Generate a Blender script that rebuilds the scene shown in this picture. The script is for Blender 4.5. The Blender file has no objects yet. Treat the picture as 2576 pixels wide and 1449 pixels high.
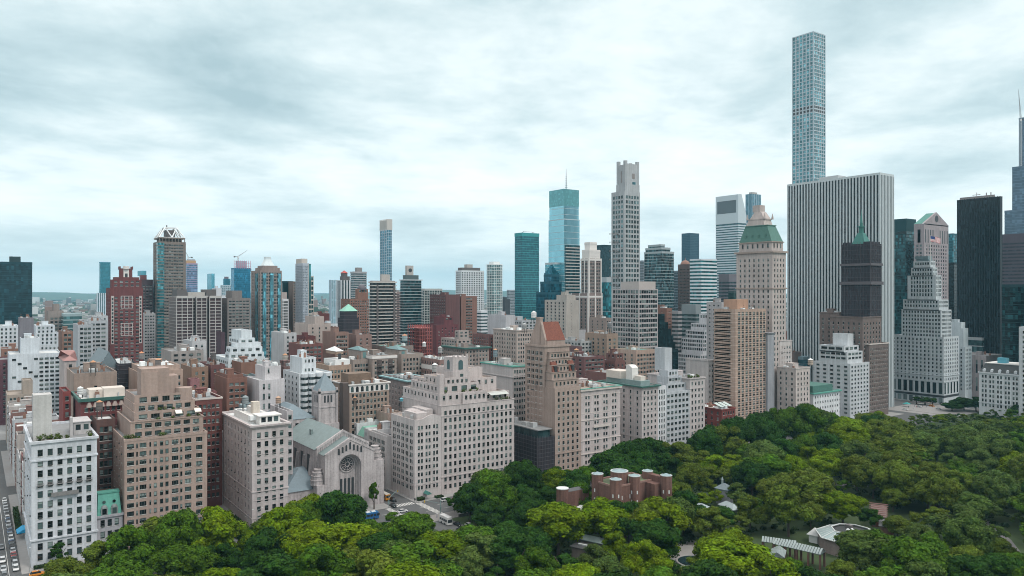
import bpy, math, random, zlib
from mathutils import Vector
R = random.Random(7)
scene = bpy.context.scene
COL = scene.collection

# ------------------------------------------------------------------ camera
# X runs east, Y runs uptown, Z up; the street grid is axis aligned.
# F, CX, YH: focal length, centre column and horizon row of the photograph seen 2576 px wide.
F, CX, YH, H = 1906.0, 1288.0, 733.0, 96.0
BETA = math.radians(54.6)
fx, fy = math.sin(BETA), -math.cos(BETA)
rx, ry = fy, -fx
cam_d = bpy.data.cameras.new('camera')
cam = bpy.data.objects.new('camera', cam_d); COL.objects.link(cam)
cam.location = (0, 0, H)
cam.rotation_euler = (math.pi / 2, 0, math.atan2(-fx, fy))
cam_d.sensor_width = 36; cam_d.lens = F / 2576 * 36
cam_d.shift_y = (YH - 724.5) / 2576
cam_d.clip_start = 1; cam_d.clip_end = 60000
scene.camera = cam

# ------------------------------------------------------------------ sky, sun, exposure
SUN_EL, SUN_AZ = math.radians(52), math.radians(250)
world = bpy.data.worlds.new('World'); scene.world = world
world.use_nodes = True
nt = world.node_tree; nt.nodes.clear()
def nd(t, typ, **kw):
    n = t.nodes.new(typ)
    for k, v in kw.items():
        if k.startswith('i_'): n.inputs[k[2:].replace('_', ' ')].default_value = v
        else: setattr(n, k, v)
    return n
def lk(t, a, b): t.links.new(a, b)
def mth(t, op, a, b=None, clamp=False):
    n = t.nodes.new('ShaderNodeMath'); n.operation = op; n.use_clamp = clamp
    for i, v in enumerate((a, b)):
        if v is None: continue
        if isinstance(v, (int, float)): n.inputs[i].default_value = v
        else: t.links.new(v, n.inputs[i])
    return n.outputs[0]
def ramp(t, fac, stops):
    n = t.nodes.new('ShaderNodeValToRGB'); cr = n.color_ramp
    while len(cr.elements) < len(stops): cr.elements.new(.5)
    for e, (p, c) in zip(cr.elements, stops):
        e.position = p; e.color = (c + (1,)) if isinstance(c, tuple) else (c, c, c, 1)
    t.links.new(fac, n.inputs[0]); return n.outputs[0]
def mix(t, fac, a, b, typ='MIX'):
    n = t.nodes.new('ShaderNodeMix'); n.data_type = 'RGBA'; n.blend_type = typ
    for i, v in ((0, fac), (6, a), (7, b)):
        if isinstance(v, tuple): n.inputs[i].default_value = v + ((1,) if len(v) == 3 else ())
        elif isinstance(v, (int, float)): n.inputs[i].default_value = v
        else: t.links.new(v, n.inputs[i])
    return n.outputs[2]
def build_world():
    sky = nd(nt, 'ShaderNodeTexSky', sky_type='NISHITA', sun_disc=False,
             sun_elevation=SUN_EL, sun_rotation=SUN_AZ)
    tc = nd(nt, 'ShaderNodeTexCoord')
    sep = nd(nt, 'ShaderNodeSeparateXYZ'); lk(nt, tc.outputs['Generated'], sep.inputs[0])
    z = mth(nt, 'MAXIMUM', sep.outputs[2], 0.0)
    zz = mth(nt, 'ADD', z, 0.13)
    px = mth(nt, 'DIVIDE', sep.outputs[0], zz); py = mth(nt, 'DIVIDE', sep.outputs[1], zz)
    cmb = nd(nt, 'ShaderNodeCombineXYZ'); lk(nt, px, cmb.inputs[0]); lk(nt, py, cmb.inputs[1])
    mp = nd(nt, 'ShaderNodeMapping'); lk(nt, cmb.outputs[0], mp.inputs[0])
    mp.inputs['Rotation'].default_value = (0, 0, math.radians(35)); mp.inputs['Scale'].default_value = (.9, .8, 1)
    mp.inputs['Location'].default_value = (3.1, 1.7, 0)
    n1 = nd(nt, 'ShaderNodeTexNoise', i_Scale=.55, i_Detail=9.0, i_Roughness=.50, i_Distortion=.1); lk(nt, mp.outputs[0], n1.inputs['Vector'])
    n2 = nd(nt, 'ShaderNodeTexNoise', i_Scale=2.3, i_Detail=10.0, i_Roughness=.62, i_Distortion=.15); lk(nt, mp.outputs[0], n2.inputs['Vector'])
    s = mth(nt, 'ADD', mth(nt, 'MULTIPLY', n1.outputs[0], .70), mth(nt, 'MULTIPLY', n2.outputs[0], .30))
    cloud = ramp(nt, s, [(.38, (.34, .455, .49)), (.455, (.50, .61, .635)), (.52, (.68, .76, .77)), (.59, (.80, .845, .85))])
    # low sky is paler and smoother, as thin cloud seen edge-on is
    hz = ramp(nt, z, [(0.0, .8), (.05, .45), (.17, 0.0)])
    cloud = mix(nt, hz, cloud, (.80, .865, .88))
    # overhead cloud, out of view, toned neutral to warm the light on walls
    cloud = mix(nt, ramp(nt, z, [(.38, 0.0), (.6, 1.0)]), cloud, (.70, .68, .66))
    # an overcast sky is brighter overhead than at its rim
    up = ramp(nt, z, [(0.0, .47), (.36, .46), (.58, .74), (1.0, .92)])
    up = mth(nt, 'MULTIPLY', up, 2.5)
    sc = nd(nt, 'ShaderNodeVectorMath', operation='SCALE'); lk(nt, cloud, sc.inputs[0]); lk(nt, mth(nt, 'MULTIPLY', up, 10.0), sc.inputs['Scale'])
    fin = mix(nt, .94, sky.outputs[0], sc.outputs[0])
    bg = nd(nt, 'ShaderNodeBackground', i_Strength=.1); lk(nt, fin, bg.inputs[0])
    out = nd(nt, 'ShaderNodeOutputWorld'); lk(nt, bg.outputs[0], out.inputs[0])
build_world()
sun_d = bpy.data.lights.new('sun', 'SUN'); sun_d.energy = 1.4; sun_d.angle = math.radians(12); sun_d.color = (1, .95, .88)
sun = bpy.data.objects.new('sun', sun_d); COL.objects.link(sun)
sdir = Vector((math.sin(SUN_AZ) * math.cos(SUN_EL), math.cos(SUN_AZ) * math.cos(SUN_EL), math.sin(SUN_EL)))
sun.rotation_euler = sdir.to_track_quat('Z', 'Y').to_euler()
vs = scene.view_settings
vs.view_transform = 'Standard'; vs.look = 'None'; vs.exposure = 0.3; vs.gamma = 1.0; vs.use_curve_mapping = False
cy = scene.cycles
cy.max_bounces = 5; cy.diffuse_bounces = 3; cy.glossy_bounces = 2; cy.transmission_bounces = 2; cy.volume_bounces = 0
cy.use_denoising = True; cy.filter_width = 1.0

# ------------------------------------------------------------------ sight lines: column -> ground direction per metre of depth
def dirx(x):
    k = (x - CX) / F
    return fx + rx * k, fy + ry * k
def atX(x, X):
    d = dirx(x); t = X / d[0]; return d[1] * t, t
def atY(x, Y):
    d = dirx(x); t = Y / d[1]; return d[0] * t, t
def atT(x, t):
    d = dirx(x); return d[0] * t, d[1] * t
def zat(y, t): return H - (y - YH) * t / F
def depth(x, y): return x * fx + y * fy

# ------------------------------------------------------------------ materials
MATS = {}
def new_mat(name):
    m = bpy.data.materials.new(name); m.use_nodes = True; t = m.node_tree
    return m, t, t.nodes['Principled BSDF']
def wallmat(col, kind='stone', var=1.0):
    key = (kind, tuple(round(c, 3) for c in col))
    if key in MATS: return MATS[key]
    m, t, b = new_mat('wall_' + kind); col = (col[0] * .94, col[1] * .97, col[2] * 1.02)
    g = nd(t, 'ShaderNodeNewGeometry')
    n1 = nd(t, 'ShaderNodeTexNoise', i_Scale=.11, i_Detail=3.0); lk(t, g.outputs['Position'], n1.inputs['Vector'])
    n2 = nd(t, 'ShaderNodeTexNoise', i_Scale=1.3, i_Detail=4.0, i_Roughness=.7); lk(t, g.outputs['Position'], n2.inputs['Vector'])
    mp = nd(t, 'ShaderNodeMapping'); lk(t, g.outputs['Position'], mp.inputs[0]); mp.inputs['Scale'].default_value = (1, 1, .05)
    n3 = nd(t, 'ShaderNodeTexNoise', i_Scale=.8, i_Detail=3.0); lk(t, mp.outputs[0], n3.inputs['Vector'])
    f = mth(t, 'ADD', mth(t, 'ADD', mth(t, 'MULTIPLY', n1.outputs[0], .45), mth(t, 'MULTIPLY', n2.outputs[0], .5)), mth(t, 'MULTIPLY', n3.outputs[0], .6))
    f = mth(t, 'ADD', mth(t, 'MULTIPLY', mth(t, 'SUBTRACT', f, .775), .95 * var), .97)
    if kind == 'brick':
        sp = nd(t, 'ShaderNodeSeparateXYZ'); lk(t, g.outputs['Position'], sp.inputs[0])
        w = mth(t, 'FRACT', mth(t, 'MULTIPLY', sp.outputs[2], 2.0))
        f = mth(t, 'MULTIPLY', f, mth(t, 'ADD', .96, mth(t, 'MULTIPLY', mth(t, 'GREATER_THAN', w, .5), .06)))
    v = nd(t, 'ShaderNodeVectorMath', operation='SCALE'); v.inputs[0].default_value = col; lk(t, f, v.inputs['Scale'])
    lk(t, v.outputs[0], b.inputs['Base Color'])
    b.inputs['Roughness'].default_value = .85; b.inputs['Specular IOR Level'].default_value = .25
    MATS[key] = m; return m
def plain(name, col, rough=.6, metal=0.0, noise=.25, scale=.6):
    key = (name, col, rough, metal)
    if key in MATS: return MATS[key]
    m, t, b = new_mat(name)
    g = nd(t, 'ShaderNodeNewGeometry')
    n = nd(t, 'ShaderNodeTexNoise', i_Scale=scale, i_Detail=5.0, i_Roughness=.65); lk(t, g.outputs['Position'], n.inputs['Vector'])
    f = mth(t, 'ADD', mth(t, 'MULTIPLY', mth(t, 'SUBTRACT', n.outputs[0], .5), noise * 2), 1.0)
    v = nd(t, 'ShaderNodeVectorMath', operation='SCALE'); v.inputs[0].default_value = col; lk(t, f, v.inputs['Scale'])
    lk(t, v.outputs[0], b.inputs['Base Color'])
    b.inputs['Roughness'].default_value = rough; b.inputs['Metallic'].default_value = metal
    MATS[key] = m; return m
def winglass(thr=.45):
    if ('wg', thr) in MATS: return MATS[('wg', thr)]
    m, t, b = new_mat('window_glass')
    g = nd(t, 'ShaderNodeNewGeometry'); oi = nd(t, 'ShaderNodeObjectInfo'); uv = nd(t, 'ShaderNodeUVMap')
    sp = nd(t, 'ShaderNodeSeparateXYZ'); lk(t, uv.outputs[0], sp.inputs[0])
    s = mth(t, 'ADD', mth(t, 'MULTIPLY', oi.outputs['Random'], 91.7), mth(t, 'MULTIPLY', g.outputs['Random Per Island'], 57.3))
    w = nd(t, 'ShaderNodeTexWhiteNoise', noise_dimensions='1D'); lk(t, s, w.inputs['W'])
    s2 = nd(t, 'ShaderNodeSeparateColor'); lk(t, w.outputs['Color'], s2.inputs[0])
    r, q = s2.outputs[0], s2.outputs[1]
    base = ramp(t, r, [(0, (.006, .008, .010)), (.45, (.012, .017, .019)), (.7, (.022, .032, .034)), (.86, (.055, .085, .086)), (1, (.10, .15, .15))])  # palest panes carry a teal sky reflection in their base colour
    shade = mth(t, 'MULTIPLY', mth(t, 'GREATER_THAN', sp.outputs[1], mth(t, 'ADD', mth(t, 'MULTIPLY', q, 1.1), .05)), mth(t, 'GREATER_THAN', s2.outputs[2], thr))
    sc = mix(t, r, (.11, .15, .15), (.25, .31, .30))
    lk(t, mix(t, shade, base, sc), b.inputs['Base Color'])
    b.inputs['Roughness'].default_value = .06; b.inputs['Specular IOR Level'].default_value = .6
    MATS[('wg', thr)] = m; return m
def cellglass(col, cell=(1.6, 1.6, 3.6), metal=.55, rough=.12, var=.5, lo=.35):
    """glass wall whose panes differ a little from one another"""
    key = ('cg', col, cell, metal, rough, var)
    if key in MATS: return MATS[key]
    m, t, b = new_mat('curtain_glass')
    g = nd(t, 'ShaderNodeNewGeometry')
    d = nd(t, 'ShaderNodeVectorMath', operation='DIVIDE'); lk(t, g.outputs['Position'], d.inputs[0]); d.inputs[1].default_value = cell
    a = nd(t, 'ShaderNodeVectorMath', operation='ADD'); lk(t, d.outputs[0], a.inputs[0]); a.inputs[1].default_value = (.137, .291, .05)
    fl = nd(t, 'ShaderNodeVectorMath', operation='FLOOR'); lk(t, a.outputs[0], fl.inputs[0])
    w = nd(t, 'ShaderNodeTexWhiteNoise', noise_dimensions='3D'); lk(t, fl.outputs[0], w.inputs['Vector'])
    f = ramp(t, w.outputs['Value'], [(0, 1 - var), (.6, 1.0 - var * .3), (.88, 1 + var * .6), (1, 1 + var * 1.8)])
    v = nd(t, 'ShaderNodeVectorMath', operation='SCALE'); v.inputs[0].default_value = col; lk(t, f, v.inputs['Scale'])
    lk(t, v.outputs[0], b.inputs['Base Color'])
    b.inputs['Roughness'].default_value = rough; b.inputs['Metallic'].default_value = metal
    MATS[key] = m; return m
ROOFC = {'grey': (.20, .205, .21), 'white': (.58, .60, .60), 'dark': (.07, .072, .075), 'tan': (.30, .25, .21), 'green': (.10, .26, .22), 'slate': (.16, .20, .22)}
def roofmat(k): return plain('roof_' + k, ROOFC[k], .8, 0, .35, .35)

# ------------------------------------------------------------------ meshes
class M:
    def __init__(s): s.v = []; s.f = []; s.m = []; s.uv = {}
    def q(s, a, b, c, d, m=0):
        i = len(s.v); s.v += [a, b, c, d]; s.f.append((i, i + 1, i + 2, i + 3)); s.m.append(m)
    def tri(s, a, b, c, m=0):
        i = len(s.v); s.v += [a, b, c]; s.f.append((i, i + 1, i + 2)); s.m.append(m)
    def poly(s, pts, m=0):
        i = len(s.v); s.v += pts; s.f.append(tuple(range(i, i + len(pts)))); s.m.append(m)
    def box(s, x0, x1, y0, y1, z0, z1, m=0, bot=True):
        i = len(s.v)
        s.v += [(x0, y0, z0), (x1, y0, z0), (x1, y1, z0), (x0, y1, z0), (x0, y0, z1), (x1, y0, z1), (x1, y1, z1), (x0, y1, z1)]
        fs = [(4, 5, 6, 7), (0, 1, 5, 4), (1, 2, 6, 5), (2, 3, 7, 6), (3, 0, 4, 7)] + ([(3, 2, 1, 0)] if bot else [])
        s.f += [tuple(i + k for k in f) for f in fs]; s.m += [m] * len(fs)
    def cbox(s, x, y, z, w, d, h, m=0): s.box(x - w / 2, x + w / 2, y - d / 2, y + d / 2, z, z + h, m)
    def prism(s, pts, z0, z1, m=0, top=True, mt=None):
        n = len(pts); i = len(s.v)
        s.v += [(p[0], p[1], z0) for p in pts] + [(p[0], p[1], z1) for p in pts]
        for k in range(n):
            j = (k + 1) % n; s.f.append((i + k, i + j, i + n + j, i + n + k)); s.m.append(m)
        if top: s.f.append(tuple(i + n + k for k in range(n))); s.m.append(m if mt is None else mt)
    def frus(s, a, z0, b, z1, m=0, top=True):
        """frustum from rectangle a=(x0,x1,y0,y1) at z0 to rectangle b at z1"""
        P = lambda r, z: [(r[0], r[2], z), (r[1], r[2], z), (r[1], r[3], z), (r[0], r[3], z)]
        i = len(s.v); s.v += P(a, z0) + P(b, z1)
        for k in range(4):
            j = (k + 1) % 4; s.f.append((i + k, i + j, i + 4 + j, i + 4 + k)); s.m.append(m)
        if top: s.f.append((i + 4, i + 5, i + 6, i + 7)); s.m.append(m)
    def cyl(s, x, y, z0, z1, r, n=10, m=0, r2=None, top=True):
        r2 = r if r2 is None else r2
        c = [(math.cos(2 * math.pi * k / n), math.sin(2 * math.pi * k / n)) for k in range(n)]
        i = len(s.v)
        s.v += [(x + r * a, y + r * b, z0) for a, b in c] + [(x + r2 * a, y + r2 * b, z1) for a, b in c]
        for k in range(n):
            j = (k + 1) % n; s.f.append((i + k, i + j, i + n + j, i + n + k)); s.m.append(m)
        if top: s.f.append(tuple(i + n + k for k in range(n))); s.m.append(m)
    def bar(s, a, b, r=.1, m=0, n=4):
        a = Vector(a); b = Vector(b); d = (b - a).normalized()
        u = d.cross(Vector((0, 0, 1))) if abs(d.z) < .95 else d.cross(Vector((1, 0, 0)))
        u.normalize(); w = d.cross(u); i = len(s.v)
        for p in (a, b):
            for k in range(n):
                an = 2 * math.pi * (k + .5) / n; s.v.append(tuple(p + u * (r * math.cos(an)) + w * (r * math.sin(an))))
        for k in range(n):
            j = (k + 1) % n; s.f.append((i + k, i + j, i + n + j, i + n + k)); s.m.append(m)
        s.f.append(tuple(i + n + k for k in range(n))); s.m.append(m)
        s.f.append(tuple(i + n - 1 - k for k in range(n))); s.m.append(m)
    def sphere(s, x, y, z, r, m=0, n=10, k=6, sz=1.0, half=False):
        rings = []
        for a in range(k + 1):
            th = (math.pi / 2 if half else math.pi) * a / k
            rings.append([(x + r * math.sin(th) * math.cos(2 * math.pi * b / n), y + r * math.sin(th) * math.sin(2 * math.pi * b / n), z + r * sz * math.cos(th)) for b in range(n)])
        i = len(s.v)
        for rg in rings: s.v += rg
        for a in range(k):
            for b in range(n):
                c = (b + 1) % n; s.f.append((i + a * n + b, i + (a + 1) * n + b, i + (a + 1) * n + c, i + a * n + c)); s.m.append(m)
    def mesh(s, name, mats):
        me = bpy.data.meshes.new(name); me.from_pydata(s.v, [], s.f)
        for m in mats: me.materials.append(m)
        if len(mats) > 1: me.polygons.foreach_set('material_index', s.m)
        if s.uv:
            uvl = me.uv_layers.new(name='UVMap')
            for fi, c in s.uv.items():
                for li, p in zip(me.polygons[fi].loop_indices, c): uvl.data[li].uv = p
        return me
    def build(s, name, mats, parent=None, loc=None):
        if not s.f: return None
        o = bpy.data.objects.new(name, s.mesh(name, mats if isinstance(mats, (list, tuple)) else [mats]))
        COL.objects.link(o)
        if parent is not None:
            o.parent = parent; o.location = (-Vector(parent['_p']) if '_p' in parent else Vector((0, 0, 0))) if loc is None else loc
        elif loc is not None: o.location = loc
        return o
ROOTS = []
def thing(name, label, cat, loc=(0, 0, 0), group=None, kind=None, rot=0.0):
    o = bpy.data.objects.new(name, None); COL.objects.link(o); o.location = loc; o.empty_display_size = 1
    o['_p'] = tuple(loc); o['label'] = label; o['category'] = cat; o.rotation_euler.z = rot
    if group: o['group'] = group
    ROOTS.append(o); return o
def tag(o, label, cat, group=None):
    o['label'] = label; o['category'] = cat
    if group: o['group'] = group
    return o
def struct(o): o['kind'] = 'structure'; return o
def stuff(o, label=None, cat=None):
    o['kind'] = 'stuff'
    if label: o['label'] = label
    if cat: o['category'] = cat
    return o

# ------------------------------------------------------------------ windows and walls
WIN = {}
def win_m(mm, w, h, kind, rec=.3, ac=False):
    """one window in local axes: x along the wall, y into it, z up, origin at its centre"""
    w2, h2, f = w / 2, h / 2, min(.09, w * .06)
    def pane(x0, x1, z0, z1):
        mm.uv[len(mm.f)] = [(0, (z0 + h2) / h), (1, (z0 + h2) / h), (1, (z1 + h2) / h), (0, (z1 + h2) / h)]
        mm.q((x0, rec, z0), (x1, rec, z0), (x1, rec, z1), (x0, rec, z1), 0)
    pane(-w2, w2, -h2, h2)
    y0, y1 = rec - .08, rec - .01
    mm.box(-w2, -w2 + f, y0, y1, -h2, h2, 1); mm.box(w2 - f, w2, y0, y1, -h2, h2, 1)
    mm.box(-w2 + f, w2 - f, y0, y1, h2 - f, h2, 1); mm.box(-w2 + f, w2 - f, y0, y1, -h2, -h2 + f, 1)
    if kind == 'sash': mm.box(-w2 + f, w2 - f, y0 + .01, y1, -.04, .04, 1)
    elif kind == 'pair': mm.box(-.09, .09, y0, y1, -h2 + f, h2 - f, 1); mm.box(-w2 + f, w2 - f, y0 + .01, y1, -.04, .04, 1)
    elif kind == 'wide':
        for s in (-1, 1): mm.box(s * w * .24 - .06, s * w * .24 + .06, y0, y1, -h2 + f, h2 - f, 1)
    elif kind == 'arch':
        n = 6; r = w2
        for s in (-1, 1):
            for k in range(n):
                a0, a1 = math.pi / 2 * k / n, math.pi / 2 * (k + 1) / n
                p = lambda a: (s * r * math.cos(a), .02, h2 - r + r * math.sin(a))
                q0, q1 = p(a0), p(a1); c0 = (s * w2, .02, q0[2]); c1 = (s * w2, .02, q1[2])
                mm.q(*( (q0, c0, c1, q1) if s > 0 else (c0, q0, q1, c1)), 2)
    if ac: mm.box(-.42, .42, -.32, rec - .05, -h2 - .02, -h2 + .42, 1)
    if kind not in ('bare', 'arch'): mm.box(-w2 - .12, w2 + .12, -.12, rec - .02, -h2 - .16, -h2, 2)
ROT = {'W': -math.pi / 2, 'N': math.pi, 'S': 0.0, 'E': math.pi / 2}
DARKF = plain('frame_dark', (.06, .065, .065), .5, 0, .1); PALEF = plain('frame_pale', (.5, .5, .48), .6, 0, .1); BRNF = plain('frame_brown', (.12, .085, .06), .6, 0, .1)
def P(w=1.4, h=1.9, fl=3.5, sp=3.2, n=None, top=1.8, bot=4.5, m=1.0, kind='sash', grp=None, rows=None, skip=None, fr=None, cols=None):
    return dict(w=w, h=h, fl=fl, sp=sp, n=n, top=top, bot=bot, m=m, kind=kind, grp=grp, rows=rows, skip=skip, cols=cols)
class Bd:
    def __init__(s, name, label, cat, loc, wm, frame=None, group=None, roofk='grey'):
        s.root = thing(name, label, cat, loc, group); s.wm = wm; s.fr = frame or DARKF; s.loc = loc
        s.wall = M(); s.roof = M(); s.trim = M(); s.win = []; s.rk = roofk; s.glass = M(); s.band = M(); s.boxes = []; s.wg = None; s.clut = []; s.roof_o = None; s.rings = []
    def face(s, fc, x0, x1, y0, y1, z0, z1, p):
        if fc == 'W': O, u, n, L = (x0, y1), (0, -1), (-1, 0), y1 - y0
        elif fc == 'N': O, u, n, L = (x1, y1), (-1, 0), (0, 1), x1 - x0
        elif fc == 'S': O, u, n, L = (x0, y0), (1, 0), (0, -1), x1 - x0
        else: O, u, n, L = (x1, y0), (0, 1), (1, 0), y1 - y0
        pt = lambda a, z, d=0.0: (O[0] + u[0] * a + n[0] * d, O[1] + u[1] * a + n[1] * d, z)
        W = s.wall
        if not p: W.q(pt(0, z0), pt(L, z0), pt(L, z1), pt(0, z1)); return
        w, h = p['w'], p['h']; m = p['m']
        if p['cols']: cs = [c * L for c in p['cols']]
        else:
            nn = p['n'] or max(1, round((L - 2 * m) / p['sp'])); st = (L - 2 * m) / nn
            if nn and st < w + .2: nn = max(1, int((L - 2 * m) / (w + .35))); st = (L - 2 * m) / nn
            cs = [m + st * (i + .5) for i in range(nn)]
            if p['grp']: cs = [c + g for c in cs for g in p['grp']]
        cs = [c for c in cs if c - w / 2 > .15 and c + w / 2 < L - .15]
        rows = []; zt = z1 - p['top']
        while zt - h > z0 + p['bot'] and (p['rows'] is None or len(rows) < p['rows']):
            rows.append((zt - h, zt)); zt -= p['fl']
        if not cs or not rows: W.q(pt(0, z0), pt(L, z0), pt(L, z1), pt(0, z1)); return
        zc = z1
        for ri, (b, t) in enumerate(rows):
            W.q(pt(0, t), pt(L, t), pt(L, zc), pt(0, zc)); zc = b
            use = [c for ci, c in enumerate(cs) if not (p['skip'] and p['skip'](ri, ci))]
            a = 0.0
            for c in use:
                W.q(pt(a, b), pt(c - w / 2, b), pt(c - w / 2, t), pt(a, t)); a = c + w / 2
                l, r, D = c - w / 2, c + w / 2, -.32
                W.q(pt(l, b), pt(l, b, D), pt(l, t, D), pt(l, t)); W.q(pt(r, b, D), pt(r, b), pt(r, t), pt(r, t, D))
                W.q(pt(l, t, D), pt(r, t, D), pt(r, t), pt(l, t)); W.q(pt(l, b), pt(r, b), pt(r, b, D), pt(l, b, D))
                q = pt(c, (b + t) / 2); s.win.append((p['kind'], w, h, q, fc))
            W.q(pt(a, b), pt(L, b), pt(L, t), pt(a, t))
        W.q(pt(0, z0), pt(L, z0), pt(L, zc), pt(0, zc))
    def mass(s, x0, x1, y0, y1, z0, z1, W=None, N=None, par=.9, roof=True):
        s.boxes.append((x0, x1, y0, y1, z0, z1))
        s.face('W', x0, x1, y0, y1, z0, z1, W); s.face('N', x0, x1, y0, y1, z0, z1, N)
        s.face('S', x0, x1, y0, y1, z0, z1, None); s.face('E', x0, x1, y0, y1, z0, z1, None)
        if not roof: return
        t = .35; zr = z1 - par; r = s.roof
        r.q((x0 + t, y0 + t, zr), (x1 - t, y0 + t, zr), (x1 - t, y1 - t, zr), (x0 + t, y1 - t, zr))
        w = s.wall
        for a, b, c, d in (((x0, y0), (x1, y0), (x1 - t, y0 + t), (x0 + t, y0 + t)), ((x1, y0), (x1, y1), (x1 - t, y1 - t), (x1 - t, y0 + t)),
                           ((x1, y1), (x0, y1), (x0 + t, y1 - t), (x1 - t, y1 - t)), ((x0, y1), (x0, y0), (x0 + t, y0 + t), (x0 + t, y1 - t))):
            w.q(a + (z1,), b + (z1,), c + (z1,), d + (z1,)); w.q(d + (z1,), c + (z1,), c + (zr,), d + (zr,))
    def ring(s, bx, z0, z1, out=.4, mm=None):
        m = mm or M(); s._ring(m, *bx[:4], z0, z1, out)
        if mm is None: s.rings.append(('cornice' if out >= .35 else 'string_course', m))
    def _ring(s, m, x0, x1, y0, y1, z0, z1, o):
        # a moulding carried round the four walls, its back sunk into them
        k = .04
        m.box(x0 - o, x1 + o, y1 - k, y1 + o, z0, z1); m.box(x0 - o, x1 + o, y0 - o, y0 + k, z0, z1)
        m.box(x0 - o, x0 + k, y0 + k, y1 - k, z0, z1); m.box(x1 - k, x1 + o, y0 + k, y1 - k, z0, z1)
    def part(s, name, m, mats): return m.build(name, mats, s.root)
    def sub(s, name, m, mats):
        if s.roof_o is None: s.clut.append((name, m, mats)); return
        m.build(name, mats, s.roof_o, loc=(0, 0, 0))
    def clutter(s, bx, z, n=4, seed=0, big=True):
        rr = random.Random(seed + int(bx[0] * 7 + bx[2] * 13)); x0, x1, y0, y1 = bx[:4]
        lx, ly = x1 - x0, y1 - y0
        if lx < 7 or ly < 7: return
        if big:
            w, d, h = min(lx * .4, rr.uniform(4, 7)), min(ly * .4, rr.uniform(4, 7)), rr.uniform(2.6, 4.2)
            cx, cy = x0 + lx * rr.uniform(.45, .65), y0 + ly * rr.uniform(.4, .6)
            m = M(); m.cbox(cx, cy, z, w, d, h); m.cbox(cx, cy, z + h, w + .4, d + .4, .25); s.sub('bulkhead', m, s.wm)
        AC = plain('hvac_metal', (.45, .47, .48), .45, .3, .3); WHM = plain('white_roof_box', (.68, .70, .70), .6, 0, .2)
        n = n * 2 + 2 if depth(x0, y1) < 560 else n
        for i in range(n):
            cx, cy = x0 + lx * rr.uniform(.15, .85), y0 + ly * rr.uniform(.15, .85); m = M(); k = rr.random()
            if k < .45:
                w, d, h = rr.uniform(1.6, 3.4), rr.uniform(1.2, 2.4), rr.uniform(1, 1.9)
                m.cbox(cx, cy, z + .3, w, d, h)
                for sx in (-.4, .4): m.cbox(cx + sx * w, cy, z, .2, d * .9, .3)
                m.cyl(cx, cy, z + .3 + h, z + .5 + h, min(w, d) * .35, 8); s.sub('air_handler', m, AC)
            elif k < .7:
                m.cbox(cx, cy, z, rr.uniform(.8, 1.3), rr.uniform(.8, 1.6), rr.uniform(1.6, 3)); m.cbox(cx, cy, z + 3, .5, .5, .35); s.sub('chimney', m, wallmat((.25, .14, .10), 'brick'))
            elif k < .85:
                m.cbox(cx, cy, z, rr.uniform(2, 4), rr.uniform(2, 3), rr.uniform(1.4, 2.4)); s.sub('roof_shed', m, WHM)
            else:
                m.cyl(cx, cy, z, z + rr.uniform(1.2, 2.4), .28, 6); m.cyl(cx + 1, cy, z, z + rr.uniform(1, 1.8), .22, 6); s.sub('vent_pipe', m, AC)
    def finish(s, trim=None, band=None, glass=None, maxwin=100):
        s.part('wall', s.wall, s.wm); s.roof_o = s.part('roof', s.roof, roofmat(s.rk))
        for nm, m, mt in s.clut: (m.build(nm, mt, s.roof_o, loc=(0, 0, 0)) if s.roof_o else s.part(nm, m, mt))
        s.part('trim', s.trim, trim or s.wm)
        for nm, m in s.rings: s.part(nm, m, trim or s.wm)
        s.part('spandrels', s.band, band or s.wm)
        if glass: s.part('glazing', s.glass, glass)
        lst = s.win
        lst.sort(key=lambda e: -e[3][2] + .02 * depth(e[3][0], e[3][1]))
        for kind, w, h, q, fc in lst[:maxwin]:
            ac = kind in ('sash', 'wide') and (int(q[0] * 13 + q[1] * 7 + q[2] * 31) % 9) < 2
            key = (ac, kind, round(w, 2), round(h, 2), s.fr.name, s.wm.name if kind in ('arch',) else '', s.wg.name if s.wg else '')
            if key not in WIN:
                mm = M(); win_m(mm, w, h, kind, ac=ac); WIN[key] = mm.mesh('window', [s.wg or winglass(), s.fr, s.wm if kind == 'arch' else PALEF])
            o = bpy.data.objects.new('window', WIN[key]); COL.objects.link(o); o.parent = s.root
            o.location = Vector(q) - Vector(s.loc); o.rotation_euler.z = ROT[fc]
        if len(lst) > maxwin:
            mm = M()
            for kind, w, h, q, fc in lst[maxwin:]:
                one = M(); win_m(one, w, h, kind); i0 = len(mm.v); f0 = len(mm.f)
                c, sn = math.cos(ROT[fc]), math.sin(ROT[fc])
                mm.v += [(q[0] + c * x - sn * y, q[1] + sn * x + c * y, q[2] + z) for x, y, z in one.v]
                mm.f += [tuple(i0 + k for k in f) for f in one.f]; mm.m += one.m
                for fi, cc in one.uv.items(): mm.uv[f0 + fi] = cc
            o = s.part('window', mm, [s.wg or winglass(), s.fr, PALEF]); o['kind'] = 'stuff'
FOOT = []
def vbox(xl, xc, xr, yt, X, r=1.0, dmax=60.0, clamp=False):
    """footprint and roof height from the columns of its left edge, near corner and right edge, for a west wall in plane X"""
    if xc is None:
        th = BETA - math.atan(((xl + xr) / 2 - CX) / F); s_, c_ = math.sin(th), max(.03, math.cos(th))
        xc = xl + (xr - xl) * r * c_ / (s_ + r * c_)
    y1, t = atX(xc, X); y0, t2 = atX(xr, X); z1 = zat(yt, t)
    x1 = X + 18 if xl is None else atY(xl, y1)[0]
    if clamp and x1 > X + dmax: x1 = X + dmax
    if x1 < X + 6 or x1 > X + dmax: x1 = X + min(dmax, 22)
    return X, x1, y0, y1, z1
def seedof(s): return zlib.crc32(s.encode()) % 9973
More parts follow.
